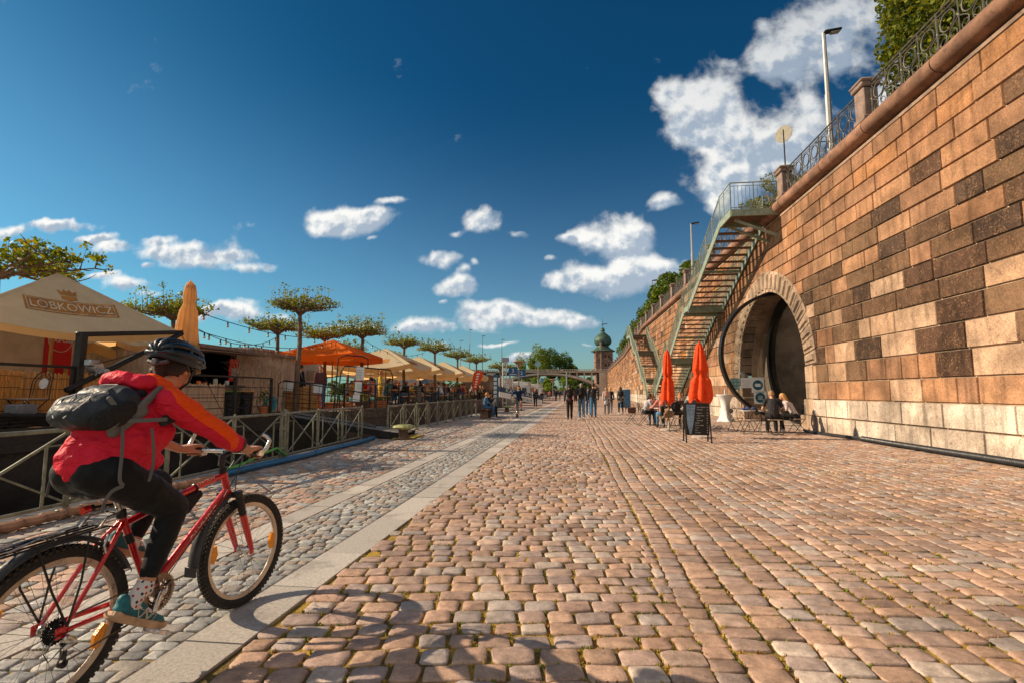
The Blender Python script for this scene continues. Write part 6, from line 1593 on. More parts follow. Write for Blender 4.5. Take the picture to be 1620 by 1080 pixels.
# fork
fk = empty('fork', (WB_, 0, RW), ST); fk.parent = bike
cr = V((.985 - WB_, 0, .700 - RW)); g = MB()
g.box(cr + V((0, 0, .0)), (.05, .165, .035), (0, .25, 0), bev=.01); g.build('crown', BKM, fk)
for s_ in (-1, 1):
    top = cr + V((.004, .062 * s_, .025)); mid = cr + V((.050, .062 * s_, -.125)); low = V((0, .058 * s_, .0))
    g = MB(); pts = [top.lerp(mid, i / 14) for i in range(15)]; g.tube(pts, [.0235 if i % 2 else .0205 for i in range(15)], 12); g.build('fork_boot', BKM, fk)
    g = MB(); g.tube([mid, mid.lerp(low, .35), mid.lerp(low, .8), low], [.0215, .0205, .017, .013], 12); g.box(low + V((0, 0, -.004)), (.03, .016, .04), bev=.005); g.build('fork_leg', FRED, fk)
    g = MB(); q = mid + V((.0, -.004 * s_, .0)); g.tube([q + V((.018, 0, -.01)), q + V((.028, -.012 * s_, .05)), q + V((.030, -.03 * s_, .075))], .006, 6); g.box(mid + V((.004, -.036 * s_, .0)), (.05, .012, .014), bev=.003); g.build('brake_arm', ALU, fk)
g = MB(); g.tube([mid + V((-.0, .124, .02)), mid + V((-.02, .06, .062)), mid + V((0, 0, .02))], .012, 8); g.build('fork_brace', FRED, fk)
g = MB(); g.cyl((0, -.07, 0), (0, .07, 0), .005, n=8); g.tube([(0, -.075, 0), (.012, -.085, .01), (.04, -.088, .03)], .004, 6); g.build('axle_lever', ALU, fk)
# mudguards
g = MB(); crown_arc(g, WB_, RW, .420, 112, 178, .036, .003); g.build('front_mudguard', BPL, bike, angle=60)
g = MB(); g.box((WB_ - .415, 0, RW - .004), (.006, .075, .055), bev=.002); g.build('mud_flap', BKM, bike)
g = MB(); crown_arc(g, 0, RW, .375, 22, 165, .032, .003, 36); g.build('rear_mudguard', BPL, bike, angle=60)
# saddle, post, tail light
g = MB(); g.cyl(SC_ - V((0, 0, .01)), V((.245, 0, .835)), .0135, n=12); g.build('seat_post', ALU, bike)
g = MB(); g.cyl(SC_ + V((-.001, 0, -.005)), SC_ + V((-.008, 0, .03)), .022, n=14); g.tube([SC_ + V((.0, .02, .012)), SC_ + V((-.06, .028, .035))], .005, 6); g.build('seat_clamp', BKM, bike)
g = MB()
for a, b, r0, r1 in (((.40, 0, .868), (.24, 0, .866), .022, .038), ((.24, 0, .866), (.14, 0, .868), .040, .062), ((.14, .03, .868), (.115, .045, .870), .05, .045), ((.14, -.03, .868), (.115, -.045, .870), .05, .045)): g.cap(a, b, r0, r1, 12, .5)
remesh(g.build('saddle', BKM, bike), .008)
g = MB(); g.cyl((.125, 0, .802), (.095, 0, .800), .017, n=16); g.build('tail_light', REDL, bike); g = MB(); g.cyl((.145, 0, .806), (.125, 0, .802), .014, n=12); g.tube([(.14, 0, .806), (.235, 0, .80)], .006, 8); g.build('light_bracket', BKM, bike)
# rear rack
RK = mat('rack_black_steel', (.025, .025, .027), .35, .5, .1, bmp=0)
g = MB(); zr = .715
for y in (-.055, -.02, .02, .055): g.tube([(.17, y, zr + .004), (.02, y, zr), (-.23, y, zr - .012)], .0045, 7)
g.tube([(.17, -.055, zr + .004), (.17, .055, zr + .004)], .0045, 6); g.tube([(-.04, -.055, zr), (-.04, .055, zr)], .004, 6)
g.tube([(-.23, -.055, zr - .012), (-.255, -.03, zr - .016), (-.255, .03, zr - .016), (-.23, .055, zr - .012)], .0045, 6)
g.build('rack_platform', RK, bike)
g = MB(); g.tube([(.13, -.055, zr + .002), (.175, -.05, zr + .045), (.235, -.042, zr + .05), (.245, 0, zr + .052), (.235, .042, zr + .05), (.175, .05, zr + .045), (.13, .055, zr + .002)], .005, 8)
g.tube([(-.20, -.03, zr - .006), (-.10, -.02, zr + .012), (.02, -.012, zr + .014), (.03, 0, zr + .014), (.02, .012, zr + .014), (-.10, .02, zr + .012), (-.20, .03, zr - .006)], .0035, 6)
g.build('rack_spring_clip', ALU, bike)
g = MB()
for s_ in (-1, 1):
    for x in (.09, -.12): g.tube([(x, .06 * s_, zr), (x * .55, .082 * s_, .52), (.012, .074 * s_, .355)], .0045, 6)
    g.tube([(.17, .05 * s_, zr + .004), (.25, .02 * s_, zr - .02)], .004, 6)
g.build('rack_stays', RK, bike)
# drivetrain
g = MB()
def gear(c, r, n, t, hole=True):
    pts = []
    for k in range(n):
        a = 2 * PI * k / n
        for da, rr in ((-.30, r - .003), (-.12, r + .003), (.12, r + .003), (.30, r - .003)): b = a + da * 2 * PI / n; pts.append((math.cos(b) * rr, math.sin(b) * rr))
    m_ = len(pts); ri = r * .80; vs = []
    for y in (-t / 2, t / 2):
        vs += [(c[0] + x, c[1] + y, c[2] + z) for x, z in pts]; vs += [(c[0] + x / math.hypot(x, z) * ri, c[1] + y, c[2] + z / math.hypot(x, z) * ri) for x, z in pts]
    fs = []
    for k in range(m_):
        j = (k + 1) % m_; fs += [(k, j, m_ + j, m_ + k), (2 * m_ + k, 3 * m_ + k, 3 * m_ + j, 2 * m_ + j), (k, 2 * m_ + k, 2 * m_ + j, j), (m_ + k, m_ + j, 3 * m_ + j, 3 * m_ + k)]
    g.add(vs, fs)
gear((.46, -.062, .325), .090, 42, .003); gear((.46, -.055, .325), .074, 34, .003); gear((.46, -.048, .325), .056, 26, .003)
for k in range(5): a = 2 * PI * k / 5 + .5; g.beam((.46, -.060, .325), (.46 + .078 * math.cos(a), -.060, .325 + .078 * math.sin(a)), .006, .024, (0, 1, 0), .002)
g.cyl((.46, -.066, .325), (.46, -.05, .325), .03, n=20); g.build('chainring', BRN, bike, angle=30)
PR = V((.385, -.135, .178)); PL = V((.535, .135, .472))
for P_, s_ in ((PR, -1), (PL, 1)):
    c = V((.46, .078 * s_, .325)); e = V((P_.x, .085 * s_, P_.z)); g = MB(); g.cap(c, e, .017, .012, 12, .55, (0, 1, 0)); g.cyl((.46, .05 * s_, .325), (.46, .09 * s_, .325), .013, n=10); g.build('crank_arm', ALU, bike)
    g = MB(); g.cyl(e, V((P_.x, .175 * s_, P_.z)), .008, n=8); r_ = rad(30); Rm = Euler((0, r_, 0)).to_matrix()
    g.box(P_ + Rm @ V((.034, 0, 0)), (.012, .085, .022), Rm, .003); g.box(P_ - Rm @ V((.034, 0, 0)), (.012, .085, .022), Rm, .003)
    for yy in (-.04, .04): g.box(P_ + V((0, yy, 0)), (.075, .010, .018), Rm, .003)
    g.build('pedal', ALU, bike)
g = MB()
for k in range(7): gear((0, -.030 - .0042 * k, RW), .052 - .0045 * k, 26 - 2 * k, .002)
g.build('cassette', BKM, bike, angle=30)
g = MB(); n = 60
top = [V((.46, -.055, .325 + .075)).lerp(V((0, -.045, RW + .042)), i / 30) for i in range(31)]
bot = [V((.46, -.055, .325 - .075)).lerp(V((.035, -.045, .20)), i / 30) for i in range(31)]
for L_ in (top, bot):
    for i, (p, q) in enumerate(zip(L_, L_[1:])): g.beam(p, q, .006 if i % 2 else .0035, .007)
g.tube([V((.46 + .078 * math.cos(a), -.055, .325 + .078 * math.sin(a))) for a in [rad(t) for t in range(-90, 91, 15)]], .0035, 6)
g.tube([V((.035, -.045, .20)), V((.02, -.045, .185)), V((.005, -.045, .20)), V((.03, -.045, .25)), V((.012, -.045, .285))], .0035, 6)
g.build('chain', mat('chain_steel', (.12, .10, .08), .4, .8, .3), bike)
g = MB(); g.cap((.015, -.075, .305), (.045, -.072, .285), .017, .015, 10, .7, (0, 1, 0)); g.cap((.05, -.07, .285), (.02, -.06, .265), .010, .012, 10); g.build('derailleur', ALU, bike)
g = MB(); g.beam((.03, -.052, .275), (.028, -.052, .195), .004, .022, (0, 1, 0), .001); g.beam((.03, -.038, .275), (.028, -.038, .195), .004, .022, (0, 1, 0), .001); g.cyl((.028, -.055, .197), (.028, -.035, .197), .017, n=12); g.cyl((.035, -.055, .27), (.035, -.035, .27), .014, n=12); g.build('derailleur_cage', BKM, bike)
g = MB(); g.tube([(.05, -.062, .325), (-.03, -.075, .33), (-.075, -.08, .285), (-.055, -.078, .245), (.015, -.075, .285)], .0026, 6); g.build('derailleur_cable', BKM, bike)
g = MB()
for s_ in (-1, 1): g.tube([(.185, .045 * s_, .59), (.165, .05 * s_, .635), (.195, .035 * s_, .675)], .007, 7); g.box((.20, .018 * s_, .60), (.05, .012, .014), (0, -.8, 0), .003)
g.build('rear_brake', ALU, bike)
g = MB(); g.cyl(V((.32, 0, .645)) , V((.34, 0, .60)), .0195, n=12); g.build('band_clamp', BKM, bike)
g = MB(); g.tube([(.44, .06, .50), (.41, .06, .58)], .0, 4) if False else g.cyl((.47, 0, .50), (.44, 0, .60), .026, n=14); g.build('bottle_cage', mat('clear_bottle', (.45, .52, .55), .2, 0, .1, bmp=0), bike)
fb = MB(); fb.prism([(.74, -.022, .775), (.56, -.022, .745), (.60, -.022, .655), (.66, -.022, .66), (.755, -.022, .745)], (0, .044, 0))
BAGM = fabric('black_nylon', (.018, .018, .020), .7, .1, 30, .4, .01)
o = fb.build('frame_bag', BAGM, bike, smooth=False); m_ = o.modifiers.new('soft', 'BEVEL'); m_.width = .008; m_.segments = 2
g = MB()
for x in (.71, .60): g.torus((x, 0, .787 if x > .65 else .768), .021, .006, (1, 0, .2), 14, 5)
g.beam((.63, -.0225, .71), (.74, -.0225, .745), .002, .005, (0, 1, 0)); g.build('bag_strap', BKM, bike)
# ------------------------------------------------------------------ people: shared kit
def skinm(name, c):
    if name in MATS: return MATS[name]
    m = mat(name, c, .5, 0, .10, 14, .15, 120, bdist=.002); b = m.node_tree.nodes['Principled BSDF']
    b.inputs['Subsurface Weight'].default_value = .12; b.inputs['Subsurface Radius'].default_value = (.02, .008, .004); b.inputs['Subsurface Scale'].default_value = .5
    return m
SKIN = skinm('skin_light', (.50, .24, .145)); SKIN2 = skinm('skin_tan', (.42, .20, .12))
def hand(g, wrist, dirv, up, side, grip=None, s=1.):
    """palm, four unequal jointed fingers and a thumb that leaves the side of the palm"""
    d = V(dirv).normalized(); u = V(up); u = (u - d * u.dot(d)).normalized(); w = d.cross(u) * side   # w points to the thumb side
    wr = V(wrist); L = .085 * s
    for t in (-.026, -.009, .009, .026): g.cap(wr + w * t * .6 * s, wr + d * L + w * t * s - u * .004, .014 * s, .0115 * s, 8, .8, u)
    for i, (t, ln) in enumerate(((.029, .068), (.010, .076), (-.010, .070), (-.029, .055))):
        k = wr + d * (L + .002) + w * t * s; ln *= s; c = .55 if grip is None else grip; p = k; ang = 0
        for j, (fr, r0) in enumerate(((.45, .0098), (.32, .0088), (.23, .0078))):
            ang += c * (1.0, 1.25, .9)[j]; q = p + (d * math.cos(ang) - u * math.sin(ang)) * ln * fr; g.cap(p, q, r0 * s, r0 * .92 * s, 8); p = q
    b = wr + d * .028 * s + w * .028 * s; e = b + (d * .55 + w * .75 - u * .35).normalized() * .034 * s; f = e + (d * .85 + w * .05 - u * .7).normalized() * .030 * s
    g.cap(b, e, .013 * s, .011 * s, 8); g.cap(e, f, .0105 * s, .009 * s, 8)
def head(g, c, fwd, up, s=1., n=16):
    """skull, jaw, nose, brow, ears; c = centre of the skull"""
    f = V(fwd).normalized(); u = V(up); u = (u - f * u.dot(f)).normalized(); r = f.cross(u)
    Rm = Matrix((r, f, u)).transposed(); c = V(c)
    P_ = lambda x, y, z: c + (r * x + f * y + u * z) * s
    g.sph(P_(0, -.010, .018), (.074 * s, .094 * s, .088 * s), n, 11, Rm); g.sph(P_(0, .030, -.040), (.056 * s, .060 * s, .064 * s), n, 9, Rm)
    g.cap(P_(0, .050, -.085), P_(0, .066, -.088), .024 * s, .017 * s, 8)
    g.cap(P_(0, .086, .002), P_(0, .104, -.026), .009 * s, .013 * s, 8); g.cap(P_(-.030, .076, .024), P_(.030, .076, .024), .014 * s, .014 * s, 8)
    for q in (-1, 1):
        g.sph(P_(q * .075, -.006, -.010), (.010 * s, .020 * s, .032 * s), 8, 6, Rm); g.cap(P_(q * .046, .040, -.028), P_(q * .03, .058, -.03), .024 * s, .02 * s, 8)
    g.cap(P_(-.018, .080, -.058), P_(.018, .080, -.058), .009 * s, .009 * s, 6)
    return P_
def face_parts(P_, parent, s=1., eyes=True):
    g = MB()
    for q in (-1, 1):
        g.sph(P_(q * .030, .077, .004), (.012 * s, .010 * s, .007 * s), 8, 6)
    g.build('eyes', mat('eye_dark', (.05, .035, .03), .3, bmp=0), parent)
    g = MB(); g.cap(P_(-.020, .086, -.056), P_(.020, .086, -.056), .0055 * s, .0055 * s, 6); g.build('mouth', mat('lip', (.38, .12, .09), .5, bmp=0), parent)
# ------------------------------------------------------------------ the rider, in the bicycle's frame
rider = empty('person', BLOC, BHEAD, 'woman cyclist in a red and orange jacket and black leggings riding the red bicycle', 'person')
hipR, hipL = V((.14, -.092, .955)), V((.14, .092, .955)); kR, kL = V((.455, -.125, .745)), V((.585, .115, .835)); aR, aL = V((.325, -.120, .415)), V((.455, .12, .56))
shR, shL = V((.345, -.165, 1.285)), V((.375, .165, 1.285)); eR, eL = V((.600, -.270, 1.090)), V((.600, .270, 1.095)); wR, wL = V((.820, -.245, .990)), V((.835, .235, .985))
hc = V((.525, .0, 1.452)); hf = V((.97, .10, -.20)); hu = V((.2, 0, 1))
g = MB()
g.cap((.13, 0, 1.0), (.22, 0, 1.13), .095, .105, 16, .9); g.cap((.20, 0, 1.13), (.34, 0, 1.27), .115, .125, 16); g.cap(shR + V((.02, .03, 0)), shL + V((.0, -.03, 0)), .07, .07, 12)
g.cap((.36, 0, 1.30), (.49, 0, 1.400), .058, .050, 12)
HP = head(g, hc, hf, hu, 1.0, 20)
for s_, e_, w_ in ((shR, eR, wR), (shL, eL, wL)):
    g.cap(s_, e_, .052, .040, 12); g.cap(e_, e_.lerp(w_, .35), .042, .040, 12); g.cap(e_.lerp(w_, .35), w_, .040, .027, 12, .85)
for h_, k_, a_, f_ in ((hipR, kR, aR, .9), (hipL, kL, aL, .9)): g.cap(h_, k_, .072, .050, 14); g.cap(k_, k_.lerp(a_, .35), .056, .052, 12); g.cap(k_.lerp(a_, .35), a_, .052, .034, 12)
# hands closed round the grips
for w_, s_ in ((wR, -1), (wL, 1)):
    gb = [bar(s_ * y) for y in (.262, .240, .218, .197)]; k0 = w_
    for i, gp in enumerate(gb):
        kn = gp + V((.012, 0, .030)); g.cap(k0 + V((0, (gp.y - w_.y) * .55, .004)), kn, .016, .0115, 10)
        p1 = gp + V((.033, 0, .010)); p2 = gp + V((.030, 0, -.018)); p3 = gp + V((.004, 0, -.029)); r = (.0083, .0088, .0090, .0086)[i]
        if i == 3: p1 = gp + V((.038, 0, .006)); p2 = gp + V((.038, 0, -.020)); p3 = gp + V((.018, 0, -.033))
        g.cap(kn, p1, .0105, r + .0012, 8); g.cap(p1, p2, r + .001, r, 8); g.cap(p2, p3, r, r * .9, 8)
    th = bar(s_ * .176); t0 = w_ + V((.030, -s_ * .028, -.012)); t1 = th + V((-.018, 0, -.004)); t2 = th + V((.008, -s_ * .006, -.024)); g.cap(w_ + V((.005, -s_ * .012, -.005)), t0, .018, .0145, 8); g.cap(t0, t1, .0135, .0115, 8); g.cap(t1, t2, .011, .0092, 8)
remesh(g.build('body', SKIN, rider), .0055, 3)
# jacket, two colours by the cut of its panels
m, nt, b = new_mat('jacket_cloth'); co = coords(nt); sp = nt.nodes.new('ShaderNodeSeparateXYZ'); nt.links.new(co, sp.inputs[0]); x_, y_, z_ = sp.outputs
seam = math_n(nt, 'MULTIPLY_ADD', x_, .80, z_)
up1 = math_n(nt, 'GREATER_THAN', seam, 1.528); up2 = math_n(nt, 'GREATER_THAN', x_, math_n(nt, 'MULTIPLY_ADD', z_, -.10, .445))
fr1 = math_n(nt, 'GREATER_THAN', math_n(nt, 'MULTIPLY_ADD', z_, -.35, x_), -.075); fr2 = math_n(nt, 'LESS_THAN', z_, 1.20); fr3 = math_n(nt, 'LESS_THAN', x_, .50); fr4 = math_n(nt, 'GREATER_THAN', z_, .93); cf = math_n(nt, 'GREATER_THAN', y_, .02)
sel = math_n(nt, 'MAXIMUM', math_n(nt, 'MULTIPLY', math_n(nt, 'MULTIPLY', up1, up2), math_n(nt, 'LESS_THAN', x_, .66)), math_n(nt, 'MULTIPLY', math_n(nt, 'MULTIPLY', cf, math_n(nt, 'GREATER_THAN', x_, .22)), math_n(nt, 'LESS_THAN', z_, 1.24)))
wv = noise_n(nt, co, 90, 3, .6); c = mixc(nt, sel, (.70, .020, .052), (.92, .09, .006)); c = mixc(nt, ramp(nt, wv, .3, .7, .12, 0), c, (.15, 0, .01))
edge = math_n(nt, 'COMPARE', seam, 1.572, .003)
nt.links.new(c, b.inputs['Base Color']); b.inputs['Roughness'].default_value = .62; b.inputs['Specular IOR Level'].default_value = .15
mp = nt.nodes.new('ShaderNodeMapping'); mp.inputs['Rotation'].default_value = (0, .7, .3); mp.inputs['Scale'].default_value = (7, 14, 18); nt.links.new(co, mp.inputs['Vector'])
f1 = noise_n(nt, mp.outputs[0], 1, 3, .45, 1.2); bump(nt, b, math_n(nt, 'ADD', f1, math_n(nt, 'MULTIPLY', wv, .04)), .9, .03); JACK = m
def wrinkle(o, s, sc, name):
    t = bpy.data.textures.new(name, 'CLOUDS'); t.noise_scale = sc; t.noise_depth = 2
    d = o.modifiers.new('folds', 'DISPLACE'); d.texture = t; d.strength = s; d.mid_level = .5; d.texture_coords = 'LOCAL'
g = MB()
g.cap((.105, 0, 1.03), (.22, 0, 1.14), .128, .140, 18, .85); g.cap((.20, 0, 1.135), (.35, 0, 1.245), .150, .145, 18)
g.cap((.20, -.05, 1.08), (.36, -.05, 1.12), .13, .10, 16); g.cap((.22, .05, 1.07), (.38, .05, 1.10), .13, .10, 16)
g.cap((.28, -.06, 1.02), (.36, -.07, .985), .09, .055, 14); g.cap((.28, .06, 1.02), (.36, .07, .99), .09, .05, 14); g.cap((.18, -.085, 1.0), (.24, -.095, .955), .080, .062, 14)
g.cap(shR + V((.02, .04, -.01)), shL + V((.01, -.04, -.01)), .088, .088, 16); g.cap((.36, 0, 1.30), (.44, 0, 1.345), .082, .066, 16)
for s_, e_, w_, t in ((shR, eR, wR, .52), (shL, eL, wL, .06)):
    g.cap(s_ + V((0, 0, -.01)), s_.lerp(e_, .5), .078, .066, 14); g.cap(s_.lerp(e_, .5), e_, .066, .058, 14); q = e_.lerp(w_, t); g.cap(e_, q, .058, .047, 14)
    for j in range(3): p = e_.lerp(q, .25 + .25 * j); dd = (w_ - e_).normalized(); g.torus(p, .045 - .003 * j, .014, dd, 18, 7)
# hood lying on the shoulders
g.cap((.24, -.085, 1.375), (.25, .085, 1.375), .052, .052, 14, .8); g.cap((.22, -.05, 1.385), (.22, .05, 1.385), .045, .045, 12, .9); g.cap((.27, -.09, 1.37), (.40, -.085, 1.355), .048, .034, 12); g.cap((.27, .09, 1.37), (.42, .08, 1.355), .048, .034, 12); g.cap((.33, 0, 1.34), (.40, 0, 1.35), .08, .07, 12)
jk = remesh(g.build('jacket', JACK, rider), .0075, 5); wrinkle(jk, .036, .11, 'fold_noise')
g = MB(); cu = eR.lerp(wR, .55); dd = (wR - eR).normalized(); g.torus(cu, .043, .0075, dd, 24, 8); g.build('cuff', mat('cuff_grey', (.10, .05, .055), .8), rider)
g = MB(); cu = eL.lerp(wL, .07); g.torus(cu, .045, .0075, dd, 24, 8); g.build('cuff', MATS['cuff_grey'], rider)
# leggings
LEG = fabric('black_leggings', (.006, .007, .009), .62, .12, 16, .2, .01, .06)
g = MB(); g.cap((.125, -.045, .985), (.13, .045, .985), .106, .106, 16); g.cap((.095, -.056, .965), (.13, -.07, .95), .092, .096, 16); g.cap((.095, .056, .965), (.12, .07, .95), .092, .096, 16)
g.cap((.12, 0, .98), (.16, 0, 1.04), .115, .115, 16)
for h_, k_, a_ in ((hipR, kR, aR), (hipL, kL, aL)):
    g.cap(h_, h_.lerp(k_, .5), .100, .086, 16); g.cap(h_.lerp(k_, .5), k_, .092, .067, 16); g.cap(k_, k_.lerp(a_, .3), .067, .062, 14); g.cap(k_.lerp(a_, .3), k_.lerp(a_, .86), .062, .043, 14)
lg = remesh(g.build('leggings', LEG, rider), .008, 5); wrinkle(lg, .006, .10, 'legging_noise')
# socks with small hearts, running shoes
m, nt, b = new_mat('heart_sock'); co = coords(nt); mp = nt.nodes.new('ShaderNodeMapping'); mp.inputs['Scale'].default_value = (1, 1, 1); nt.links.new(co, mp.inputs[0])
vo = nt.nodes.new('ShaderNodeTexVoronoi'); vo.inputs['Scale'].default_value = 44; vo.inputs['Randomness'].default_value = .25; nt.links.new(co, vo.inputs['Vector'])
sp = nt.nodes.new('ShaderNodeSeparateColor'); nt.links.new(vo.outputs['Color'], sp.inputs[0])
dotc = mixc(nt, math_n(nt, 'GREATER_THAN', sp.outputs[0], .5), (.50, .02, .03), (.02, .03, .09))
c = mixc(nt, ramp(nt, vo.outputs['Distance'], .28, .32, 1, 0), (.66, .63, .60), dotc); nt.links.new(c, b.inputs['Base Color']); b.inputs['Roughness'].default_value = .9; SOCK = m
SHO = mat('teal_shoe_mesh', (.010, .135, .165), .6, 0, .3, 30, .5, 200, bdist=.003); SOLE = mat('shoe_sole', (.50, .33, .20), .75, 0, .2, 20, .4, 80); SHL = mat('shoe_trim', (.52, .40, .30), .6, bmp=0)
def shoe(side, an, heel, toe):
    heel, toe = V(heel), V(toe); d = (toe - heel).normalized(); y = V((0, 1, 0)); n = y.cross(d); n = n if n.z > 0 else -n; L = (toe - heel).length
    P_ = lambda a, b_, c_: heel + d * (a * L) + y * b_ + n * c_
    g = MB(); g.cap(an + V((.002, 0, -.004)), an + V((-.003, 0, -.02)), .037, .038, 14); g.cap(an, P_(.22, 0, .045), .040, .036, 14); g.cap(P_(.22, 0, .045), P_(.55, 0, .038), .036, .034, 12); remesh(g.build('sock', SOCK, rider), .007, 2)
    g = MB(); g.cap(P_(.14, 0, .040), P_(.45, 0, .034), .036, .038, 14); g.cap(P_(.45, 0, .034), P_(.82, .004 * side, .026), .039, .031, 14, .8, n); g.cap(P_(.10, 0, .075), P_(.16, 0, .04), .027, .034, 12); g.cap(P_(.24, 0, .072), P_(.46, 0, .058), .026, .026, 12)
    g.cap(P_(.80, .004 * side, .022), P_(.90, .004 * side, .020), .032, .024, 12, .7, n)
    sh_ = remesh(g.build('shoe', SHO, rider), .006, 3)
    g = MB(); N = 16; out = []
    prof = [(0, .026), (.04, .034), (.14, .036), (.4, .032), (.6, .040), (.8, .042), (.93, .030), (1.0, .010)]
    pts = [(a, w_) for a, w_ in prof] + [(a, -w_) for a, w_ in prof[::-1]]
    vs = []; 
    for c_, k in ((-.012, .97), (.0, 1.03), (.018, 1.0)): vs += [P_(.5 + (a - .5) * k, w_ * k, c_ + (.012 if a > .85 else 0) + (.008 if a < .1 else 0)) for a, w_ in pts]
    M_ = len(pts); fs = [tuple(range(M_))[::-1], tuple(range(2 * M_, 3 * M_))] + [(q * M_ + i, q * M_ + (i + 1) % M_, (q + 1) * M_ + (i + 1) % M_, (q + 1) * M_ + i) for q in (0, 1) for i in range(M_)]
    g.add(vs, fs); g.build('sole', SOLE, sh_, angle=50)
    g = MB(); yo = .0395 * side
    for a, b_ in (((.36, .018), (.44, .052)), ((.44, .052), (.50, .020)), ((.50, .020), (.58, .054))): g.beam(P_(a[0], yo, a[1]), P_(b_[0], yo, b_[1]), .003, .009, y)
    for a, b_ in (((.30, .050), (.36, .014)), ((.36, .014), (.60, .012)), ((.60, .012), (.64, .044)), ((.64, .044), (.30, .055))): g.beam(P_(a[0], yo * 1.0, a[1]), P_(b_[0], yo * 1.0, b_[1]), .002, .003, y)
    for k in range(4): q = .34 + k * .07; g.tube([P_(q, -.018, .075 - k * .006), P_(q + .02, .0, .083 - k * .007), P_(q, .018, .075 - k * .006)], .0028, 5)
    g.build('shoe_logo', SHL, sh_)
shoe(-1, aR, (.150, -.120, .338), (.440, -.120, .168)); shoe(1, aL, (.315, .125, .560), (.615, .125, .430))
# hair, sunglasses, helmet
HRB = mat('dark_brown_hair', (.035, .018, .012), .5, 0, .4, 40, .8, 120, stretch=(1, 6, 6), bdist=.01)
g = MB(); Rm = Matrix((hf.normalized().cross(hu).normalized(), hf.normalized(), hu.normalized())).transposed()
g.sph(HP(0, -.020, .024), (.082, .100, .090), 18, 12, Rm); g.cap(HP(-.066, -.030, -.005), HP(-.050, -.075, -.035), .028, .024, 10); g.cap(HP(.066, -.030, -.005), HP(.050, -.075, -.035), .028, .024, 10); g.cap(HP(0, -.085, -.01), HP(0, -.085, -.055), .045, .030, 12)
for q in (-1, 1): g.cap(HP(q * .074, .018, .03), HP(q * .075, .030, .004), .014, .008, 8)
hr = remesh(g.build('hair', HRB, rider), .007, 2); wrinkle(hr, .008, .02, 'hair_noise')
g = MB()
for q in (-1, 1): g.sph(HP(q * .034, .088, .004), (.026, .008, .018), 12, 8, Rm); g.tube([HP(q * .058, .078, .010), HP(q * .078, .04, .008), HP(q * .080, -.01, .004)], .004, 6)
g.tube([HP(-.012, .098, .010), HP(.012, .098, .010)], .003, 6); g.build('sunglasses', mat('black_gloss', (.008, .008, .009), .1, bmp=0, coat=.6), rider)
hel = empty('helmet', (0, 0, 0)); hel.parent = rider
# helmet shell: ribs running front to back over a dark liner
HELM = mat('navy_helmet_shell', (.006, .016, .028), .42, 0, .15, 4, .05, 80, coat=.15)
g = MB(); g.sph(HP(0, -.005, .058), (.092, .118, .072), 20, 12, Rm); o = g.build('helmet_liner', mat('helmet_foam', (.012, .012, .013), .8), hel)
g = MB(); c_ = (0, -.005, .045)
def hs(t, p, r=1.):   # t: -1 back .. 1 front, p: -1 .. 1 across, on the shell ellipsoid
    a = t * PI / 2 * 1.02; bb = p * PI / 2
    return HP(c_[0] + .108 * math.sin(bb) * math.cos(a) ** .55 * r if math.cos(a) > 0 else 0, c_[1] + .142 * math.sin(a) * r, c_[2] + .100 * math.cos(bb) * max(math.cos(a), 0) ** .5 * r + .004)
for p in (-.92, -.56, -.20, .20, .56, .92):
    N = 18; wd = .125; vs = []
    for i in range(N + 1):
        t = -1 + 2 * i / N; t *= .97; w_ = wd * (1.0 + .9 * (abs(t) ** 4))
        for q, r_ in ((-1, .955), (-.75, 1.03), (0, 1.06), (.75, 1.03), (1, .955)): vs.append(hs(t, p + q * w_, r_))
    fs = [(i * 5 + k, i * 5 + k + 1, i * 5 + k + 6, i * 5 + k + 5) for i in range(N) for k in range(4)]; g.add(vs, fs)
for t0, w_ in ((-.62, .05), (-.05, .04), (.55, .05)):
    N = 20; vs = []
    for i in range(N + 1):
        p = -1 + 2 * i / N
        for q, r_ in ((-1, .955), (-.5, 1.02), (.5, 1.02), (1, .955)): vs.append(hs(t0 + q * w_ + .10 * math.cos(p * PI) * .5, p, r_))
    g.add(vs, [(i * 4 + k, i * 4 + k + 4, i * 4 + k + 5, i * 4 + k + 1) for i in range(N) for k in range(3)])
g.build('helmet_shell', HELM, hel, angle=60)
g = MB(); N = 40; vs = []      # lower rim band
for i in range(N):
    a = 2 * PI * i / N; x, y = math.sin(a), math.cos(a)
    for r_, z in ((1.0, -.014), (1.05, -.004), (1.05, .020), (.98, .034)): vs.append(HP(.103 * x * r_, -.005 + .140 * y * r_, c_[2] - .012 + z + (.014 * y if y > 0 else .010 * y * -1) - .012 * abs(x)))
g.add(vs, [(i * 4 + k, ((i + 1) % N) * 4 + k, ((i + 1) % N) * 4 + k + 1, i * 4 + k + 1) for i in range(N) for k in range(4 - 1)] + [(i * 4 + 3, ((i + 1) % N) * 4 + 3, ((i + 1) % N) * 4, i * 4) for i in range(N)]); g.build('helmet_rim', HELM, hel, angle=50)
g = MB(); vs = []; N = 12   # visor
for i in range(N + 1):
    a = rad(-58 + 116 * i / N); e = math.cos(a) ** .7
    for k, (r_, dz) in enumerate(((.96, .018), (.96 + .42 * e, -.020 + .014), (.96 + .42 * e, -.026 + .014), (.96, .008))): vs.append(HP(.100 * math.sin(a) * (1 + .1 * k % 2), -.005 + .140 * math.cos(a) * r_, c_[2] + dz + .010))
g.add(vs, [(i * 4 + k, (i + 1) * 4 + k, (i + 1) * 4 + (k + 1) % 4, i * 4 + (k + 1) % 4) for i in range(N) for k in range(4)]); g.build('visor', HELM, hel, angle=50)
g = MB()
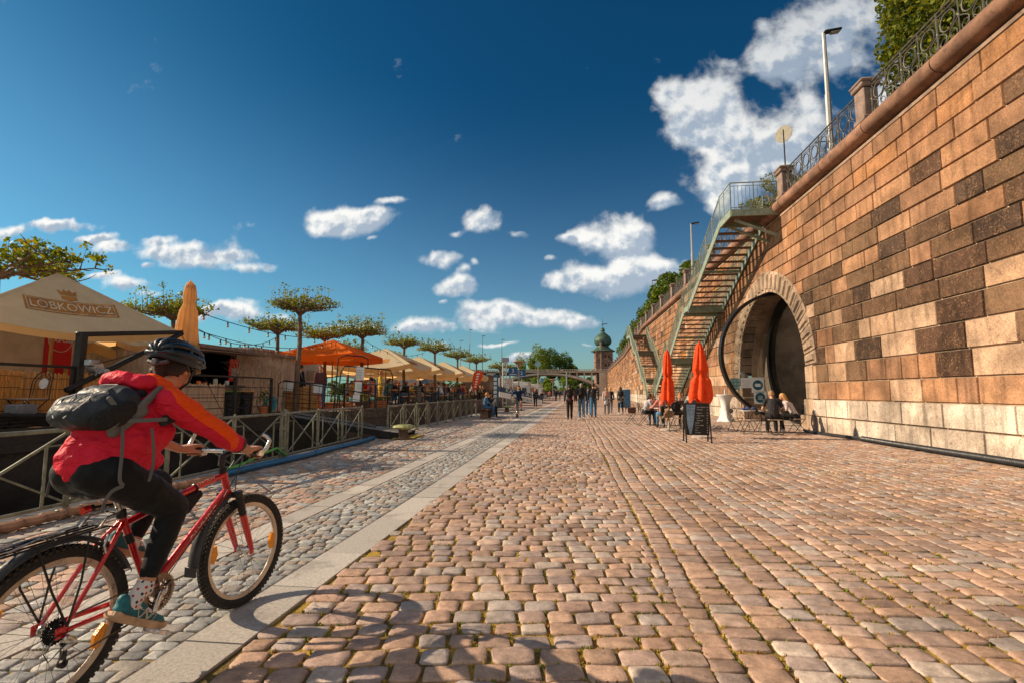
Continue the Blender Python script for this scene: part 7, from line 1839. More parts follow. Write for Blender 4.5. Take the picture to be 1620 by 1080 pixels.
for q in (-1, 1):
    ch_ = HP(q * .012, .046, -.112); ear = HP(q * .084, .012, -.035); g.tube([HP(q * .096, .060, .040), HP(q * .088, .030, -.01), HP(q * .066, .040, -.07), ch_], .006, 6); g.tube([HP(q * .094, -.050, .032), HP(q * .086, .0, -.018)], .005, 6)
g.build('chin_strap', BKM, hel)
g = MB(); g.tube([HP(-.055, -.115, .01), HP(0, -.125, -.005), HP(.055, -.115, .01)], .012, 8); g.box(HP(0, -.133, .0), (.03, .03, .035), Rm, .004); g.build('fit_dial', mat('dark_plastic', (.06, .06, .065), .4, bmp=0), hel)
text('KED', .026, WHT, hel, frame(HP(-.0, 0, 0) * 0 + V(HP(.106, .025, .052)), hf, hu), ext=.001)
text('advance', .018, WHT, rider, frame((.215, -.150, 1.045), (1, 0, .05), (0, .2, 1)), ext=.001)
# backpack
PKN = fabric('navy_pack_nylon', (.030, .038, .050), .52, .12, 12, .6, .02); PKG = fabric('grey_pack_nylon', (.14, .14, .14), .6, .1, 20, .4, .01); STR_ = fabric('grey_webbing', (.13, .135, .145), .75, .1, 60, .3, .004)
pk = empty('backpack', BLOC, BHEAD, 'black and grey backpack with white elastic cord worn on the cyclist\'s back', 'backpack')
g = MB(); g.cap((.025, -.05, 1.225), (.025, .05, 1.225), .062, .062, 16, .95); g.cap((.085, -.075, 1.235), (.085, .075, 1.235), .084, .084, 16); g.cap((.17, -.075, 1.275), (.17, .075, 1.275), .082, .082, 16); g.cap((.26, -.055, 1.325), (.26, .055, 1.325), .055, .055, 14)
pb = remesh(g.build('pack_body', PKN, pk), .008, 4); wrinkle(pb, .012, .06, 'pack_noise')
g = MB(); g.cap((.04, -.135, 1.20), (.11, -.150, 1.225), .046, .052, 14, .5, (0, 1, 0)); g.cap((.09, -.150, 1.225), (.15, -.150, 1.25), .055, .04, 14, .5, (0, 1, 0)); remesh(g.build('side_pocket', mat('black_mesh', (.012, .012, .013), .8, 0, .3, 60, .6, 150), pk), .007, 3)
g = MB(); g.tube([(.06, -.135, 1.305), (.085, -.155, 1.25), (.09, -.155, 1.19), (.07, -.13, 1.155)], [.012, .016, .016, .012], 8); g.cap((.20, -.15, 1.25), (.31, -.145, 1.345), .022, .018, 10, .5, (0, 1, 0)); g.cap((.10, -.13, 1.15), (.22, -.15, 1.235), .030, .026, 10, .5, (0, 1, 0)); remesh(g.build('grey_trim', PKG, pk), .006, 3)
g = MB()
for y0 in (-.065, .065):
    s_ = 1 if y0 > 0 else -1
    g.tube([(-.038, y0 * .4, 1.215), (-.022, y0, 1.252), (.02, y0 * 1.2, 1.293), (.06, y0 * .7, 1.316), (.03, y0 * .2, 1.304), (-.03, y0 * .1, 1.245)], .0028, 6)
g.tube([(.07, -.05, 1.322), (.12, -.07, 1.342), (.18, -.04, 1.360), (.18, .04, 1.360), (.12, .07, 1.342)], .0028, 6)
g.build('elastic_cord', mat('white_cord', (.60, .58, .53), .7, bmp=0), pk)
def strap(pts, w_, name='strap', mt=STR_):
    g = MB(); P_ = [V(p) for p in pts]; vs = []; N = len(P_)
    # resample smoothly
    Q = []
    for i in range(N - 1):
        p0, p1, p2, p3 = P_[max(i - 1, 0)], P_[i], P_[i + 1], P_[min(i + 2, N - 1)]
        for k in range(6): t = k / 6; Q.append(.5 * ((2 * p1) + (p2 - p0) * t + (2 * p0 - 5 * p1 + 4 * p2 - p3) * t * t + (3 * p1 - p0 - 3 * p2 + p3) * t ** 3))
    Q.append(P_[-1])
    for i, q in enumerate(Q):
        t = (Q[min(i + 1, len(Q) - 1)] - Q[max(i - 1, 0)]).normalized(); n = V((0, 1, 0)); s_ = t.cross(n).normalized() * w_ / 2; th = n * .0012
        vs += [q - s_ - th, q + s_ - th, q + s_ + th, q - s_ + th]
    fs = [(i * 4 + k, i * 4 + (k + 1) % 4, i * 4 + 4 + (k + 1) % 4, i * 4 + 4 + k) for i in range(len(Q) - 1) for k in range(4)]; g.add(vs, fs); return g.build(name, mt, pk, angle=60)
strap([(.12, -.155, 1.17), (.10, -.185, 1.06), (.085, -.20, .95), (.105, -.20, .915)], .016)
strap([(.105, -.20, .915), (.06, -.195, .90), (.035, -.19, .86), (.025, -.19, .815)], .015)
strap([(.24, -.185, 1.155), (.235, -.205, 1.08), (.232, -.215, .99), (.215, -.215, .915)], .015)
strap([(.12, .04, 1.15), (.07, .10, 1.06), (.055, .13, .96), (.045, .14, .865)], .012)
strap([(.13, -.165, 1.195), (.22, -.195, 1.195), (.30, -.205, 1.195)], .018, 'hip_belt')
strap([(.30, -.150, 1.345), (.37, -.235, 1.31), (.40, -.25, 1.22), (.36, -.235, 1.17), (.30, -.205, 1.19)], .035, 'shoulder_strap', PKG) if False else None
g = MB(); g.cap((.29, -.192, 1.185), (.40, -.185, 1.225), .026, .040, 12, .35, (0, 1, 0)); g.cap((.40, -.185, 1.225), (.46, -.165, 1.25), .036, .012, 12, .35, (0, 1, 0)); remesh(g.build('hip_pad', BAGM, pk), .006, 2)
# ------------------------------------------------------------------ everyone else (local frame: x right, y forward, z up)
HAIR = {k: mat('hair_' + k, c, .55, 0, .35, 30, .6, 100, bdist=.01) for k, c in dict(black=(.012, .010, .010), brown=(.05, .025, .014), dark=(.025, .015, .011), blond=(.50, .27, .09), red=(.30, .065, .02), ginger=(.48, .18, .05), wine=(.12, .012, .025), grey=(.25, .22, .20), fair=(.32, .18, .09)).items()}
def cloth(n, c, r=.85): return fabric('cloth_' + n, c, r, .12, 12, .6, .02)
def floral(name, base, cols, sc=38, thr=.35):
    if name in MATS: return MATS[name]
    m, nt, b = new_mat(name); co = coords(nt); vo = nt.nodes.new('ShaderNodeTexVoronoi'); vo.inputs['Scale'].default_value = sc; nt.links.new(co, vo.inputs['Vector'])
    sp = nt.nodes.new('ShaderNodeSeparateColor'); nt.links.new(vo.outputs['Color'], sp.inputs[0]); c = mixc(nt, math_n(nt, 'GREATER_THAN', sp.outputs[0], .55), cols[0], cols[1]); c = mixc(nt, ramp(nt, vo.outputs['Distance'], thr, thr + .08, 1, 0), base, c)
    nt.links.new(c, b.inputs['Base Color']); b.inputs['Roughness'].default_value = .85; return m
def plaid(name):
    m, nt, b = new_mat(name); co = coords(nt); ck = nt.nodes.new('ShaderNodeTexChecker'); ck.inputs['Scale'].default_value = 16; nt.links.new(co, ck.inputs[0]); ck.inputs[1].default_value = (.02, .02, .02, 1); ck.inputs[2].default_value = (.42, .41, .40, 1)
    nt.links.new(mixc(nt, .35, ck.outputs[0], (.02, .02, .02)), b.inputs['Base Color']); b.inputs['Roughness'].default_value = .9; return m
def person(x, y, z, rz, label, pose='walk', H=1.72, top=None, bottom=None, hair='brown', hlen=0, shoes=None, skin=None, vox=.016, female=False, sleeve='long', coat=0., facing=None, shorts=False, arms=None, phase=1, lean=0., bun=False, group=None, bald=False, face=False, sit_h=.46, hood=False, cap_=None, open_=None, nhead=0.):
    r = empty('person', (x, y, z), rz, label, 'person'); s = H / 1.75
    if group: r['group'] = group
    skin = skin or SKIN; S = lambda a: V(a) * s; w_ = .165 if female else .19
    if pose in ('walk', 'stand', 'ride'):
        st = .24 if pose == 'walk' else 0; hz = .93
        hips = [S((-.085, 0, hz)), S((.085, 0, hz))]
        if pose == 'walk':
            kn = [S((-.09, .16 * phase + .05, .50)), S((.09, -.10 * phase + .05, .49))]; an = [S((-.09, st * phase, .09 if phase > 0 else .14)), S((.09, -st * phase, .14 if phase > 0 else .09))]
        elif pose == 'stand': kn = [S((-.10, .02, .50)), S((.10, .02, .50))]; an = [S((-.10, 0, .09)), S((.10, .02, .09))]
        else: kn = [S((-.13, .30, .80)), S((.13, .36, .62))]; an = [S((-.12, .10, .45)), S((.12, .20, .20))]
        tl = lean if pose != 'ride' else .45
        ch = S((0, tl * .45, 1.33 - tl * .12)); nk = S((0, tl * .60, 1.48 - tl * .22)); pel = S((0, 0, .97)); hd = nk + S((0, .045 + .03 * tl, .135))
        sh = [nk + S((-w_, -.01, -.07)), nk + S((w_, -.01, -.07))]
        sw = .18 if pose == 'walk' else .03
        el = [sh[0] + S((-.05, -sw * phase * .6, -.27)), sh[1] + S((.05, sw * phase * .6, -.27))]; wr = [el[0] + S((.0, .05 - sw * phase * .7, -.245)), el[1] + S((0, .05 + sw * phase * .7, -.245))]
        if pose == 'ride': el = [S((-.27, .50, 1.16)), S((.27, .50, 1.16))]; wr = [S((-.27, .68, .99)), S((.27, .68, .99))]
    else:
        hz = sit_h + .09; hips = [S((-.09, 0, hz)), S((.09, 0, hz))]; kn = [S((-.11, .42, hz)), S((.11, .42, hz))]; an = [S((-.11, .40 + .06 * phase, .09)), S((.11, .44 - .1 * phase, .09))]
        pel = S((0, .0, hz + .04)); ch = S((0, .03 + lean * .3, hz + .38)); nk = S((0, .05 + lean * .5, hz + .53)); hd = nk + S((0, .05 + lean * .08, .13)); sh = [nk + S((-w_, -.01, -.07)), nk + S((w_, -.01, -.07))]
        el = [sh[0] + S((-.05, .10, -.25)), sh[1] + S((.05, .10, -.25))]; wr = [el[0] + S((.08, .22, .03 - .1)), el[1] + S((-.08, .22, .03 - .1))]
    if arms:
        for i, k in ((0, 'L'), (1, 'R')):
            if k in arms: el[i] = S(arms[k][0]); wr[i] = S(arms[k][1])
    hdir = V((math.sin(nhead), math.cos(nhead), -.12 - lean * .5)); det = vox < .02
    g = MB(); n = 12 if det else 8; f = 1.0
    g.cap(pel, ch, .115 * s * (1 if female else 1.05), .125 * s * (.92 if female else 1.05), n, .8, (0, 1, 0)); g.cap(ch, nk - S((0, 0, .06)), .12 * s, .08 * s, n, .75, (0, 1, 0)); g.cap(sh[0], sh[1], .055 * s, .055 * s, n); g.cap(nk - S((0, 0, .04)), hd - S((0, .01, .04)), .055 * s * (.9 if female else 1.05), .05 * s, n)
    P_ = head(g, hd, hdir, (0, 0, 1), s, 14 if det else 9)
    for i in (0, 1):
        g.cap(sh[i], el[i], .046 * s, .037 * s, n); g.cap(el[i], wr[i], .038 * s, .025 * s, n)
        d = (wr[i] - el[i]).normalized(); up = V((1 if i else -1, 0, .2)) if pose != 'sit' else V((0, 0, 1))
        if det: hand(g, wr[i], d, up, -1 if i == 0 else 1, .35 if pose != 'ride' else .9, s)
        else: g.cap(wr[i], wr[i] + d * .13 * s, .03 * s, .022 * s, 8)
        g.cap(hips[i], kn[i], .078 * s, .052 * s, n); g.cap(kn[i], kn[i].lerp(an[i], .35), .052 * s, .050 * s, n); g.cap(kn[i].lerp(an[i], .35), an[i], .050 * s, .034 * s, n)
    remesh(g.build('body', skin, r), vox * .62 if det else vox, 2)
    # top
    g = MB(); q = .016 if det else .022; top = top or cloth('grey', (.2, .2, .2))
    bt = pel - S((0, 0, .02 + coat)) if pose != 'sit' else pel
    g.cap(bt, ch, (.122 + q + coat * .12) * s * (1 if female else 1.06), (.128 + q) * s * (.93 if female else 1.06), n + 2, .8, (0, 1, 0)); g.cap(ch, nk - S((0, 0, .075)), (.122 + q) * s, (.082 + q * .5) * s, n + 2, .78, (0, 1, 0)); g.cap(sh[0], sh[1], (.060 + q * .7) * s, (.060 + q * .7) * s, n)
    for i in (0, 1):
        g.cap(sh[i], el[i] if sleeve != 'short' else sh[i].lerp(el[i], .62), (.054 + q * .7) * s, (.046 + q * .4) * s, n)
        if sleeve == 'long': g.cap(el[i], el[i].lerp(wr[i], .93), (.046 + q * .4) * s, (.036 + q * .3) * s, n)
    if hood: g.cap(nk + S((-.06, -.09, -.03)), nk + S((.06, -.09, -.03)), .05 * s, .05 * s, n)
    t_ = remesh(g.build('jacket' if sleeve == 'long' else 'shirt', top, r), vox, 3 if det else 2)
    if det: wrinkle(t_, .022, .07, 'w')
    if open_:
        g = MB(); g.cap(ch + S((0, .105, .06)), pel + S((0, .115, .05)), .06 * s, .055 * s, n, .5, (0, 1, 0)); remesh(g.build('shirt', open_, r), vox, 2)
    g = MB(); bottom = bottom or cloth('black', (.015, .015, .017))
    g.cap(hips[0], hips[1], (.10 + q * .5) * s, (.10 + q * .5) * s, n)
    g.cap(hips[0].lerp(hips[1], .5), pel + S((0, 0, .03)), .11 * s, .11 * s, n)
    k = 1.0 if not female else .93
    for i in (0, 1):
        g.cap(hips[i], kn[i].lerp(hips[i], .0 if not shorts else .15), (.086 + q * .6) * s * k, (.060 + q * .7) * s * k, n)
        if not shorts: g.cap(kn[i], an[i] + S((0, 0, .02)), (.060 + q * .7) * s * k, (.044 + q * (.8 if not female else 0)) * s * k, n)
    b_ = remesh(g.build('trousers' if not shorts else 'shorts', bottom, r), vox, 3 if det else 2)
    if det: wrinkle(b_, .014, .07, 'w')
    for i in (0, 1):
        g = MB(); a = an[i]; d = V((0, 1, -.10 if an[i].z < .12 * s else -.45)).normalized(); g.cap(a + V((0, -.02, -.045)) * s, a + (d * .135 + V((0, 0, -.05))) * s, .042 * s, .034 * s, 10, .75); g.cap(a, a - S((0, 0, .04)), .042 * s, .042 * s, 10)
        so_ = g.build('shoe', shoes or mat('black_shoe', (.015, .015, .015), .5), r)
        if det: remesh(so_, .012, 2)
    if not bald:
        g = MB(); hm = HAIR[hair]; Rm = Euler((0, 0, -nhead)).to_matrix()
        g.sph(P_(0, -.022, .030), (.084 * s, .100 * s, .088 * s), 12, 9, Rm)
        g.cap(P_(0, -.07, .0), P_(0, -.075, -.04), .055 * s, .045 * s, 10)
        for q_ in (-1, 1): g.cap(P_(q_ * .062, -.03, .02), P_(q_ * .06, -.05, -.03), .028 * s, .022 * s, 8)
        if hlen:
            g.cap(P_(0, -.07, .0), P_(0, -.105, -hlen), .075 * s, .05 * s, 10, .6, (0, 1, 0))
            for q_ in (-1, 1): g.cap(P_(q_ * .068, -.02, .02), P_(q_ * .085, -.035, -hlen * .8), .032 * s, .026 * s, 10)
        if bun: g.sph(P_(0, -.03, .135), (.05 * s,) * 3, 10, 8)
        h_ = remesh(g.build('hair', hm, r), .012 if det else .02, 2)
        if det: wrinkle(h_, .012, .03, 'w')
    if cap_: g = MB(); g.sph(P_(0, -.015, .055), (.088 * s, .102 * s, .065 * s), 12, 8); g.box(P_(0, .11, .055), (.12, .09, .012), bev=.005); g.build('cap', cap_, r)
    if face: face_parts(P_, r, s)
    r['_s'] = s
    return r, dict(nk=nk, ch=ch, pel=pel, hd=hd, wr=wr, el=el, sh=sh, P=P_, an=an)
def daypack(r, J, col, label, s=1., w=.15, h=.42):
    o = empty('backpack', r.location, r.rotation_euler[2], label, 'backpack'); c = (J['ch'] + J['nk']) / 2 + V((0, -.20, -.10)); g = MB(); k = w
    g.cap(c + V((-k * .5, 0, h * .25)), c + V((k * .5, 0, h * .25)), .085, .085, 12, .8, (0, 1, 0)); g.cap(c + V((-k * .5, 0, -h * .25)), c + V((k * .5, 0, -h * .25)), .09, .09, 12, .85, (0, 1, 0)); g.cap(c + V((0, 0, h * .25)), c + V((0, 0, -h * .25)), .12, .13, 12, .7, (0, 1, 0)); g.cap(c + V((0, -.06, -h * .22)), c + V((0, -.06, -h * .05)), .075, .07, 12, .5, (0, 1, 0))
    remesh(g.build('pack_body', col, o), .014, 3); g = MB()
    for q in (-1, 1): g.tube([c + V((q * .08, .05, h * .38)), c + V((q * .11, .15, h * .42)), c + V((q * .13, .29, h * .22)), c + V((q * .14, .30, -h * .05)), c + V((q * .13, .2, -h * .25)), c + V((q * .09, .05, -h * .35))], .014, 6)
    g.build('straps', col, o); return o
C_BLK = cloth('black', (.016, .016, .018)); C_JEAN = cloth('jeans', (.05, .13, .24)); C_LJEAN = cloth('light_jeans', (.10, .21, .33)); C_LTH = mat('black_leather', (.016, .015, .016), .35, 0, .15, 8, .4, 40)
C_MAR = cloth('maroon', (.11, .045, .05)); C_LG = cloth('light_grey', (.42, .41, .42)); C_GREY = cloth('mid_grey', (.12, .125, .14)); C_NVY = cloth('navy', (.015, .035, .085)); C_WHT = cloth('white', (.62, .60, .58)); C_DEN = cloth('denim', (.06, .14, .26)); C_PNK = cloth('rose', (.50, .20, .16)); C_BLU = cloth('blue', (.04, .14, .34)); C_RED = cloth('red', (.50, .02, .02)); C_YEL = cloth('yellow', (.55, .38, .03)); C_TEE = cloth('charcoal', (.028, .028, .032)); C_CORAL = cloth('coral', (.60, .16, .13)); C_TEALc = cloth('teal', (.03, .18, .20)); C_BEI = cloth('beige', (.42, .32, .22))
S_WHT = mat('white_sneaker', (.65, .63, .60), .5, bmp=0); PLAID = plaid('plaid'); FLO = floral('floral_blouse', (.55, .52, .50), [(.30, .04, .05), (.05, .07, .14)]); FLD = floral('dark_floral', (.02, .018, .03), [(.45, .30, .26), (.30, .05, .06)], 44)
# walkers on the quay, seen from behind
r, J = person(-.06, 25.3, 0, rad(2), 'walking man in a maroon jacket with a black backpack, first of the three men', H=1.74, top=C_MAR, bottom=C_BLK, hair='dark', phase=-1); daypack(r, J, C_BLK, 'black backpack on the man in the maroon jacket')
r, J = person(.52, 25.4, 0, 0, 'walking man in black leather and blue jeans with a big black backpack', H=1.80, top=C_LTH, bottom=C_LJEAN, hair='grey', shoes=S_WHT, phase=1); daypack(r, J, C_BLK, 'big black backpack on the man in light blue jeans', h=.5)
person(1.18, 27.2, 0, rad(-3), 'walking man in a black leather jacket and dark jeans, third of the three men', H=1.84, top=C_LTH, bottom=C_JEAN, hair='brown', phase=-1)
person(1.02, 30.2, 0, 0, 'walker in blue jeans mostly hidden behind the man in the leather jacket', H=1.70, top=C_DEN, bottom=C_JEAN, hair='brown')
r, J = person(2.14, 31.3, 0, rad(-2), 'woman in a pale grey coat with a beige backpack walking away', H=1.66, top=C_LG, bottom=C_GREY, hair='fair', female=True, coat=.22, phase=1, hlen=.06); daypack(r, J, mat('beige_leather', (.40, .20, .15), .6), 'small beige backpack on the woman in the pale grey coat', h=.28, w=.1)
person(2.55, 33.5, 0, 0, 'dark-clothed walker just beyond the woman in the pale coat', H=1.66, top=C_BLK, bottom=C_GREY, hair='blond', female=True, phase=-1)
r, J = person(3.02, 31.6, 0, rad(3), 'long-haired woman in a black and white checked shirt walking away', H=1.70, top=PLAID, bottom=C_BLK, hair='brown', hlen=.30, female=True, coat=.14, phase=1, shoes=S_WHT); daypack(r, J, C_BLK, 'small black backpack on the woman in the checked shirt', h=.22, w=.1)
person(-2.95, 42.5, 0, rad(182), 'red-haired woman in a black jacket and trousers walking towards the viewer', H=1.70, top=C_LTH, bottom=C_BLK, hair='red', hlen=.2, female=True, phase=1, shoes=S_WHT, face=True)
person(-2.2, 76, 0, rad(180), 'man in a long dark coat walking towards the viewer, near the hooded lamp', H=1.8, top=C_BLK, bottom=C_BLK, hair='brown', coat=.2, vox=.03)
person(-.9, 84, 0, 0, 'walker in a bright blue jacket far along the wheel strip', H=1.8, top=C_BLU, bottom=C_JEAN, hair='brown', vox=.03)
person(-1.9, 88, 0, 0, 'walker in dark clothes beside the one in bright blue', H=1.7, top=C_BLK, bottom=C_GREY, vox=.03); person(-4.0, 96, 0, 0, 'tiny walker in a coral top near the quay edge', H=1.7, top=C_CORAL, bottom=C_GREY, vox=.03)
r = empty('pushchair', (-3.8, 60, 0), rad(200), 'pushchair with a pink hood near the quay edge', 'pushchair'); g = MB(); g.cap((0, 0, .55), (0, .3, .65), .22, .2, 10); g.build('seat', C_BLK, r); g = MB(); g.sph((0, -.12, .82), (.26, .3, .26), 12, 8); g.build('hood', mat('pink_hood', (.5, .05, .10), .7), r)
g = MB()
for a, b in (((-.25, .35), .13), ((.25, .35), .13), ((-.25, -.35), .15), ((.25, -.35), .15)): g.torus((a[0], a[1], b), b - .02, .02, (1, 0, 0), 16, 5)
g.tube([(-.25, .35, .13), (-.22, -.3, .9), (0, -.5, 1.0), (.22, -.3, .9), (.25, .35, .13)], .015, 5); g.tube([(-.25, -.35, .15), (-.2, .1, .5)], .015, 5); g.tube([(.25, -.35, .15), (.2, .1, .5)], .015, 5); g.build('chassis', BLK, r)
person(-3.5, 61.2, 0, rad(190), 'dark-dressed person crouching over the pushchair', H=1.6, top=C_BLK, bottom=C_BLK, vox=.03, lean=.6)
# second cyclist, coming towards the viewer
GXY = (-2.78, 26.6); gz = rad(184)
r2 = empty('bicycle', (GXY[0], GXY[1], .006), gz + PI / 2, 'dark mountain bicycle ridden towards the viewer by the man in shorts', 'bicycle')
make_wheel(r2, 'rear_wheel', (-.45, 0, .35), .35, 0, (), detail=False); make_wheel(r2, 'front_wheel', (.65, 0, .35), .35, rad(6), (), detail=False)
g = MB(); g.tube([(.40, 0, .92), (-.12, 0, .84), (-.02, 0, .32), (.44, 0, .80)], .018, 8); g.tube([(-.12, 0, .8), (-.45, .05, .35), (-.02, .03, .32)], .010, 6); g.tube([(-.12, 0, .8), (-.45, -.05, .35), (-.02, -.03, .32)], .010, 6); g.tube([(.40, 0, .97), (.46, 0, .76)], .02, 8); g.build('frame', mat('teal_frame', (.02, .16, .17), .35), r2)
g = MB()
for s_ in (-1, 1): g.tube([(.47, .055 * s_, .76), (.65, .055 * s_, .35)], .018, 8)
g.box((.46, 0, .76), (.06, .15, .04), bev=.01); g.build('fork', BKM, r2)
g = MB(); g.tube([(.42, -.32, 1.02), (.46, -.1, 1.03), (.46, .1, 1.03), (.42, .32, 1.02)], .014, 8); g.tube([(.40, 0, .96), (.45, 0, 1.03)], .016, 8); g.build('handlebar', BKM, r2)
g = MB(); g.cap((-.22, 0, .98), (-.02, 0, .98), .06, .025, 10, .5); g.cyl((-.13, 0, .84), (-.14, 0, .97), .014, n=8); g.build('saddle', BKM, r2)
g = MB(); g.cyl((-.02, -.05, .32), (-.02, .05, .32), .09, n=20); g.tube([(-.02, -.08, .32), (-.06, -.08, .48)], .01, 6); g.tube([(-.02, .08, .32), (.02, .08, .16)], .01, 6); g.box((-.06, -.13, .48), (.09, .09, .02)); g.box((.02, .13, .16), (.09, .09, .02)); g.build('crank', BKM, r2)
person(GXY[0] + .05, GXY[1] + .13, .02, gz, 'man in a navy jacket, white shirt and shorts riding towards the viewer', 'ride', 1.80, C_NVY, C_BLK, 'brown', shorts=True, open_=C_WHT, face=True, arms={'L': ((-.31, .34, 1.22), (-.30, .50, 1.06)), 'R': ((.31, .34, 1.22), (.30, .50, 1.06))}, lean=.3)
# couple on the bench
person(-4.42, 26.15, 0, rad(-82), 'blond person in a denim jacket sitting on the dark bench', 'sit', 1.76, C_DEN, C_JEAN, 'ginger', shoes=S_WHT, arms={'L': ((-.22, .18, .78), (-.10, .38, .68)), 'R': ((.22, .18, .78), (.10, .38, .68))})
person(-4.40, 26.85, 0, rad(-84), 'person in black with a black cap holding a phone, sitting farther along the bench', 'sit', 1.76, C_BLK, C_BLK, 'black', cap_=C_BLK, arms={'L': ((-.22, .15, .78), (-.10, .34, 1.02)), 'R': ((.22, .18, .78), (.08, .34, 1.02))})
# ------------------------------------------------------------------ cafe furniture
CI = mat('cafe_iron', (.035, .030, .028), .45, .4, .2, 20, .1); CS = mat('cafe_seat_slat', (.34, .25, .19), .6, 0, .2, 8, .2)
def cafe_chair(mosaic=True):
    r = empty('cafe_chair', (0, 0, 0), 0, 'x', 'chair')
    g = MB(); g.box((0, 0, .455), (.38, .36, .022), bev=.008)
    g.build('seat', CS, r)
    g = MB(); N = 20; hoop = [(-.19, -.17, .45)] + [(.185 * math.sin(rad(-95 + 190 * i / N)), -.19 - .07 * max(0, math.cos(rad(-95 + 190 * i / N))), .72 + .20 * math.cos(rad(-95 + 190 * i / N)) + (.0)) for i in range(N + 1)] + [(.19, -.17, .45)]
    g.tube(hoop, .0085, 6); g.tube([(x * .72, y, .72 + (z - .72) * .74 - .01) for x, y, z in hoop], .006, 5)
    for k in (-60, -30, 0, 30, 60): a = rad(k); g.tube([(.08 * math.sin(a), -.225, .73 + .07 * math.cos(a)), (.175 * math.sin(a), -.235, .73 + .175 * math.cos(a))], .005, 4)
    g.build('backrest', CI, r)
    g = MB(); g.lathe([(.001, -.006), (.085, -.005), (.085, .005), (.001, .006)], (0, -.222, .70), 20, (0, 1, .12)); g.build('back_disc', CI, r)
    for s_ in (-1, 1):
        g = MB(); x = .185 * s_; g.tube([(x, -.17, .46), (x, .02, .26), (x, .21, .01)], .009, 6); g.tube([(x * .92, .16, .45), (x * .92, -.02, .24), (x * .92, -.22, .01)], .009, 6); g.tube([(-.17, -.21 * s_, .02), (.17, -.21 * s_, .02)], .007, 5); g.build('crossed_legs', CI, r)
    return r
CHAIRS = [  # x, y, facing, label
    (2.52, 22.0, -1.35, 'empty folding cafe chair carrying the brown handbag, nearest to the walkers'),
    (2.95, 21.2, -1.45, 'folding cafe chair under the guest in the grey top'),
    (3.40, 19.6, .05, 'folding cafe chair with a black jacket hung over its back, under the red-haired guest'),
    (3.55, 17.9, .25, 'folding cafe chair with a round black hat on its back, nearest to the chalkboard'),
    (4.22, 21.0, 2.6, 'folding cafe chair under the ginger-haired guest in the dark floral shirt'),
    (4.38, 19.2, .15, 'folding cafe chair under the guest in the grey hooded top, behind the chalkboard'),
    (5.0, 21.3, 2.9, 'empty folding cafe chair between the closed umbrella and the white high table'),
    (5.62, 18.35, -.9, 'empty folding cafe chair beside the small table with blue napkins'),
    (5.75, 17.1, .35, 'empty folding cafe chair in front of the small table, turned from the viewer'),
    (6.52, 17.3, -.1, 'folding cafe chair under the man in the charcoal T-shirt'),
    (7.45, 17.95, 1.75, 'folding cafe chair under the blond woman in the floral blouse, by the wall')]
c0 = cafe_chair()
for i, (x, y, a, lb) in enumerate(CHAIRS):
    o = c0 if i == 0 else copy_tree(c0); o.location = (x, y, 0); o.rotation_euler[2] = a; o['label'] = lb; o['group'] = 'folding iron cafe chairs'
c3 = copy_tree(c0); c3.location = (-8.1, 6.75, .80); c3.rotation_euler[2] = rad(178); c3['label'] = 'folding iron chair with a white oval back standing on the near barge'
[setattr(ch.data, 'name', ch.data.name) for ch in c3.children]
for ch in c3.children:
    if ch.name.startswith('back_disc'): ch.data = ch.data.copy(); ch.data.materials.clear(); ch.data.materials.append(S_WHT)
if 'group' in c3.keys(): del c3['group']
c3.scale = (.95, .95, .95); c3.rotation_euler[2] = rad(178)
TBM = mat('cafe_table_top', (.50, .48, .46), .35, .2, .1)
def cafe_table(x, y, label):
    r = empty('cafe_table', (x, y, 0), R_.uniform(0, 3), label, 'table'); g = MB(); g.lathe([(.0, .70), (.31, .70), (.315, .715), (.31, .73), (0, .735)], n=28); g.build('tabletop', TBM, r)
    for k in range(3): a = 2 * PI * k / 3; g = MB(); g.tube([(.24 * math.cos(a), .24 * math.sin(a), .70), (.05 * math.cos(a), .05 * math.sin(a), .42), (.26 * math.cos(a), .26 * math.sin(a), .01)], .010, 6); g.build('leg', CI, r)
cafe_table(3.55, 20.6, 'round cafe table between the guest in grey and the red-haired guest'); cafe_table(4.4, 20.15, 'round cafe table between the two guests behind the chalkboard'); cafe_table(5.95, 18.1, 'round cafe table with blue napkins beside the empty chairs'); cafe_table(6.45, 18.15, 'round cafe table of the man and the blond woman'); cafe_table(3.75, 18.6, 'round cafe table under the smaller closed orange umbrella')
NAP = cloth('blue_napkin', (.06, .09, .26))
for x, y, lb in ((3.72, 18.55, 'crumpled blue cloth on the table under the smaller orange umbrella'), (5.85, 18.0, 'crumpled blue cloth on the table beside the empty chairs'), (6.2, 18.3, 'crumpled blue cloth between the two tables by the arch')):
    g = MB(); [g.sph((x + R_.uniform(-.07, .07), y + R_.uniform(-.06, .06), .765 + R_.uniform(0, .04)), R_.uniform(.03, .055), 8, 6) for _ in range(7)]; o = remesh(g.build('napkin', NAP), .012, 2); tag(o, lb, 'napkin')
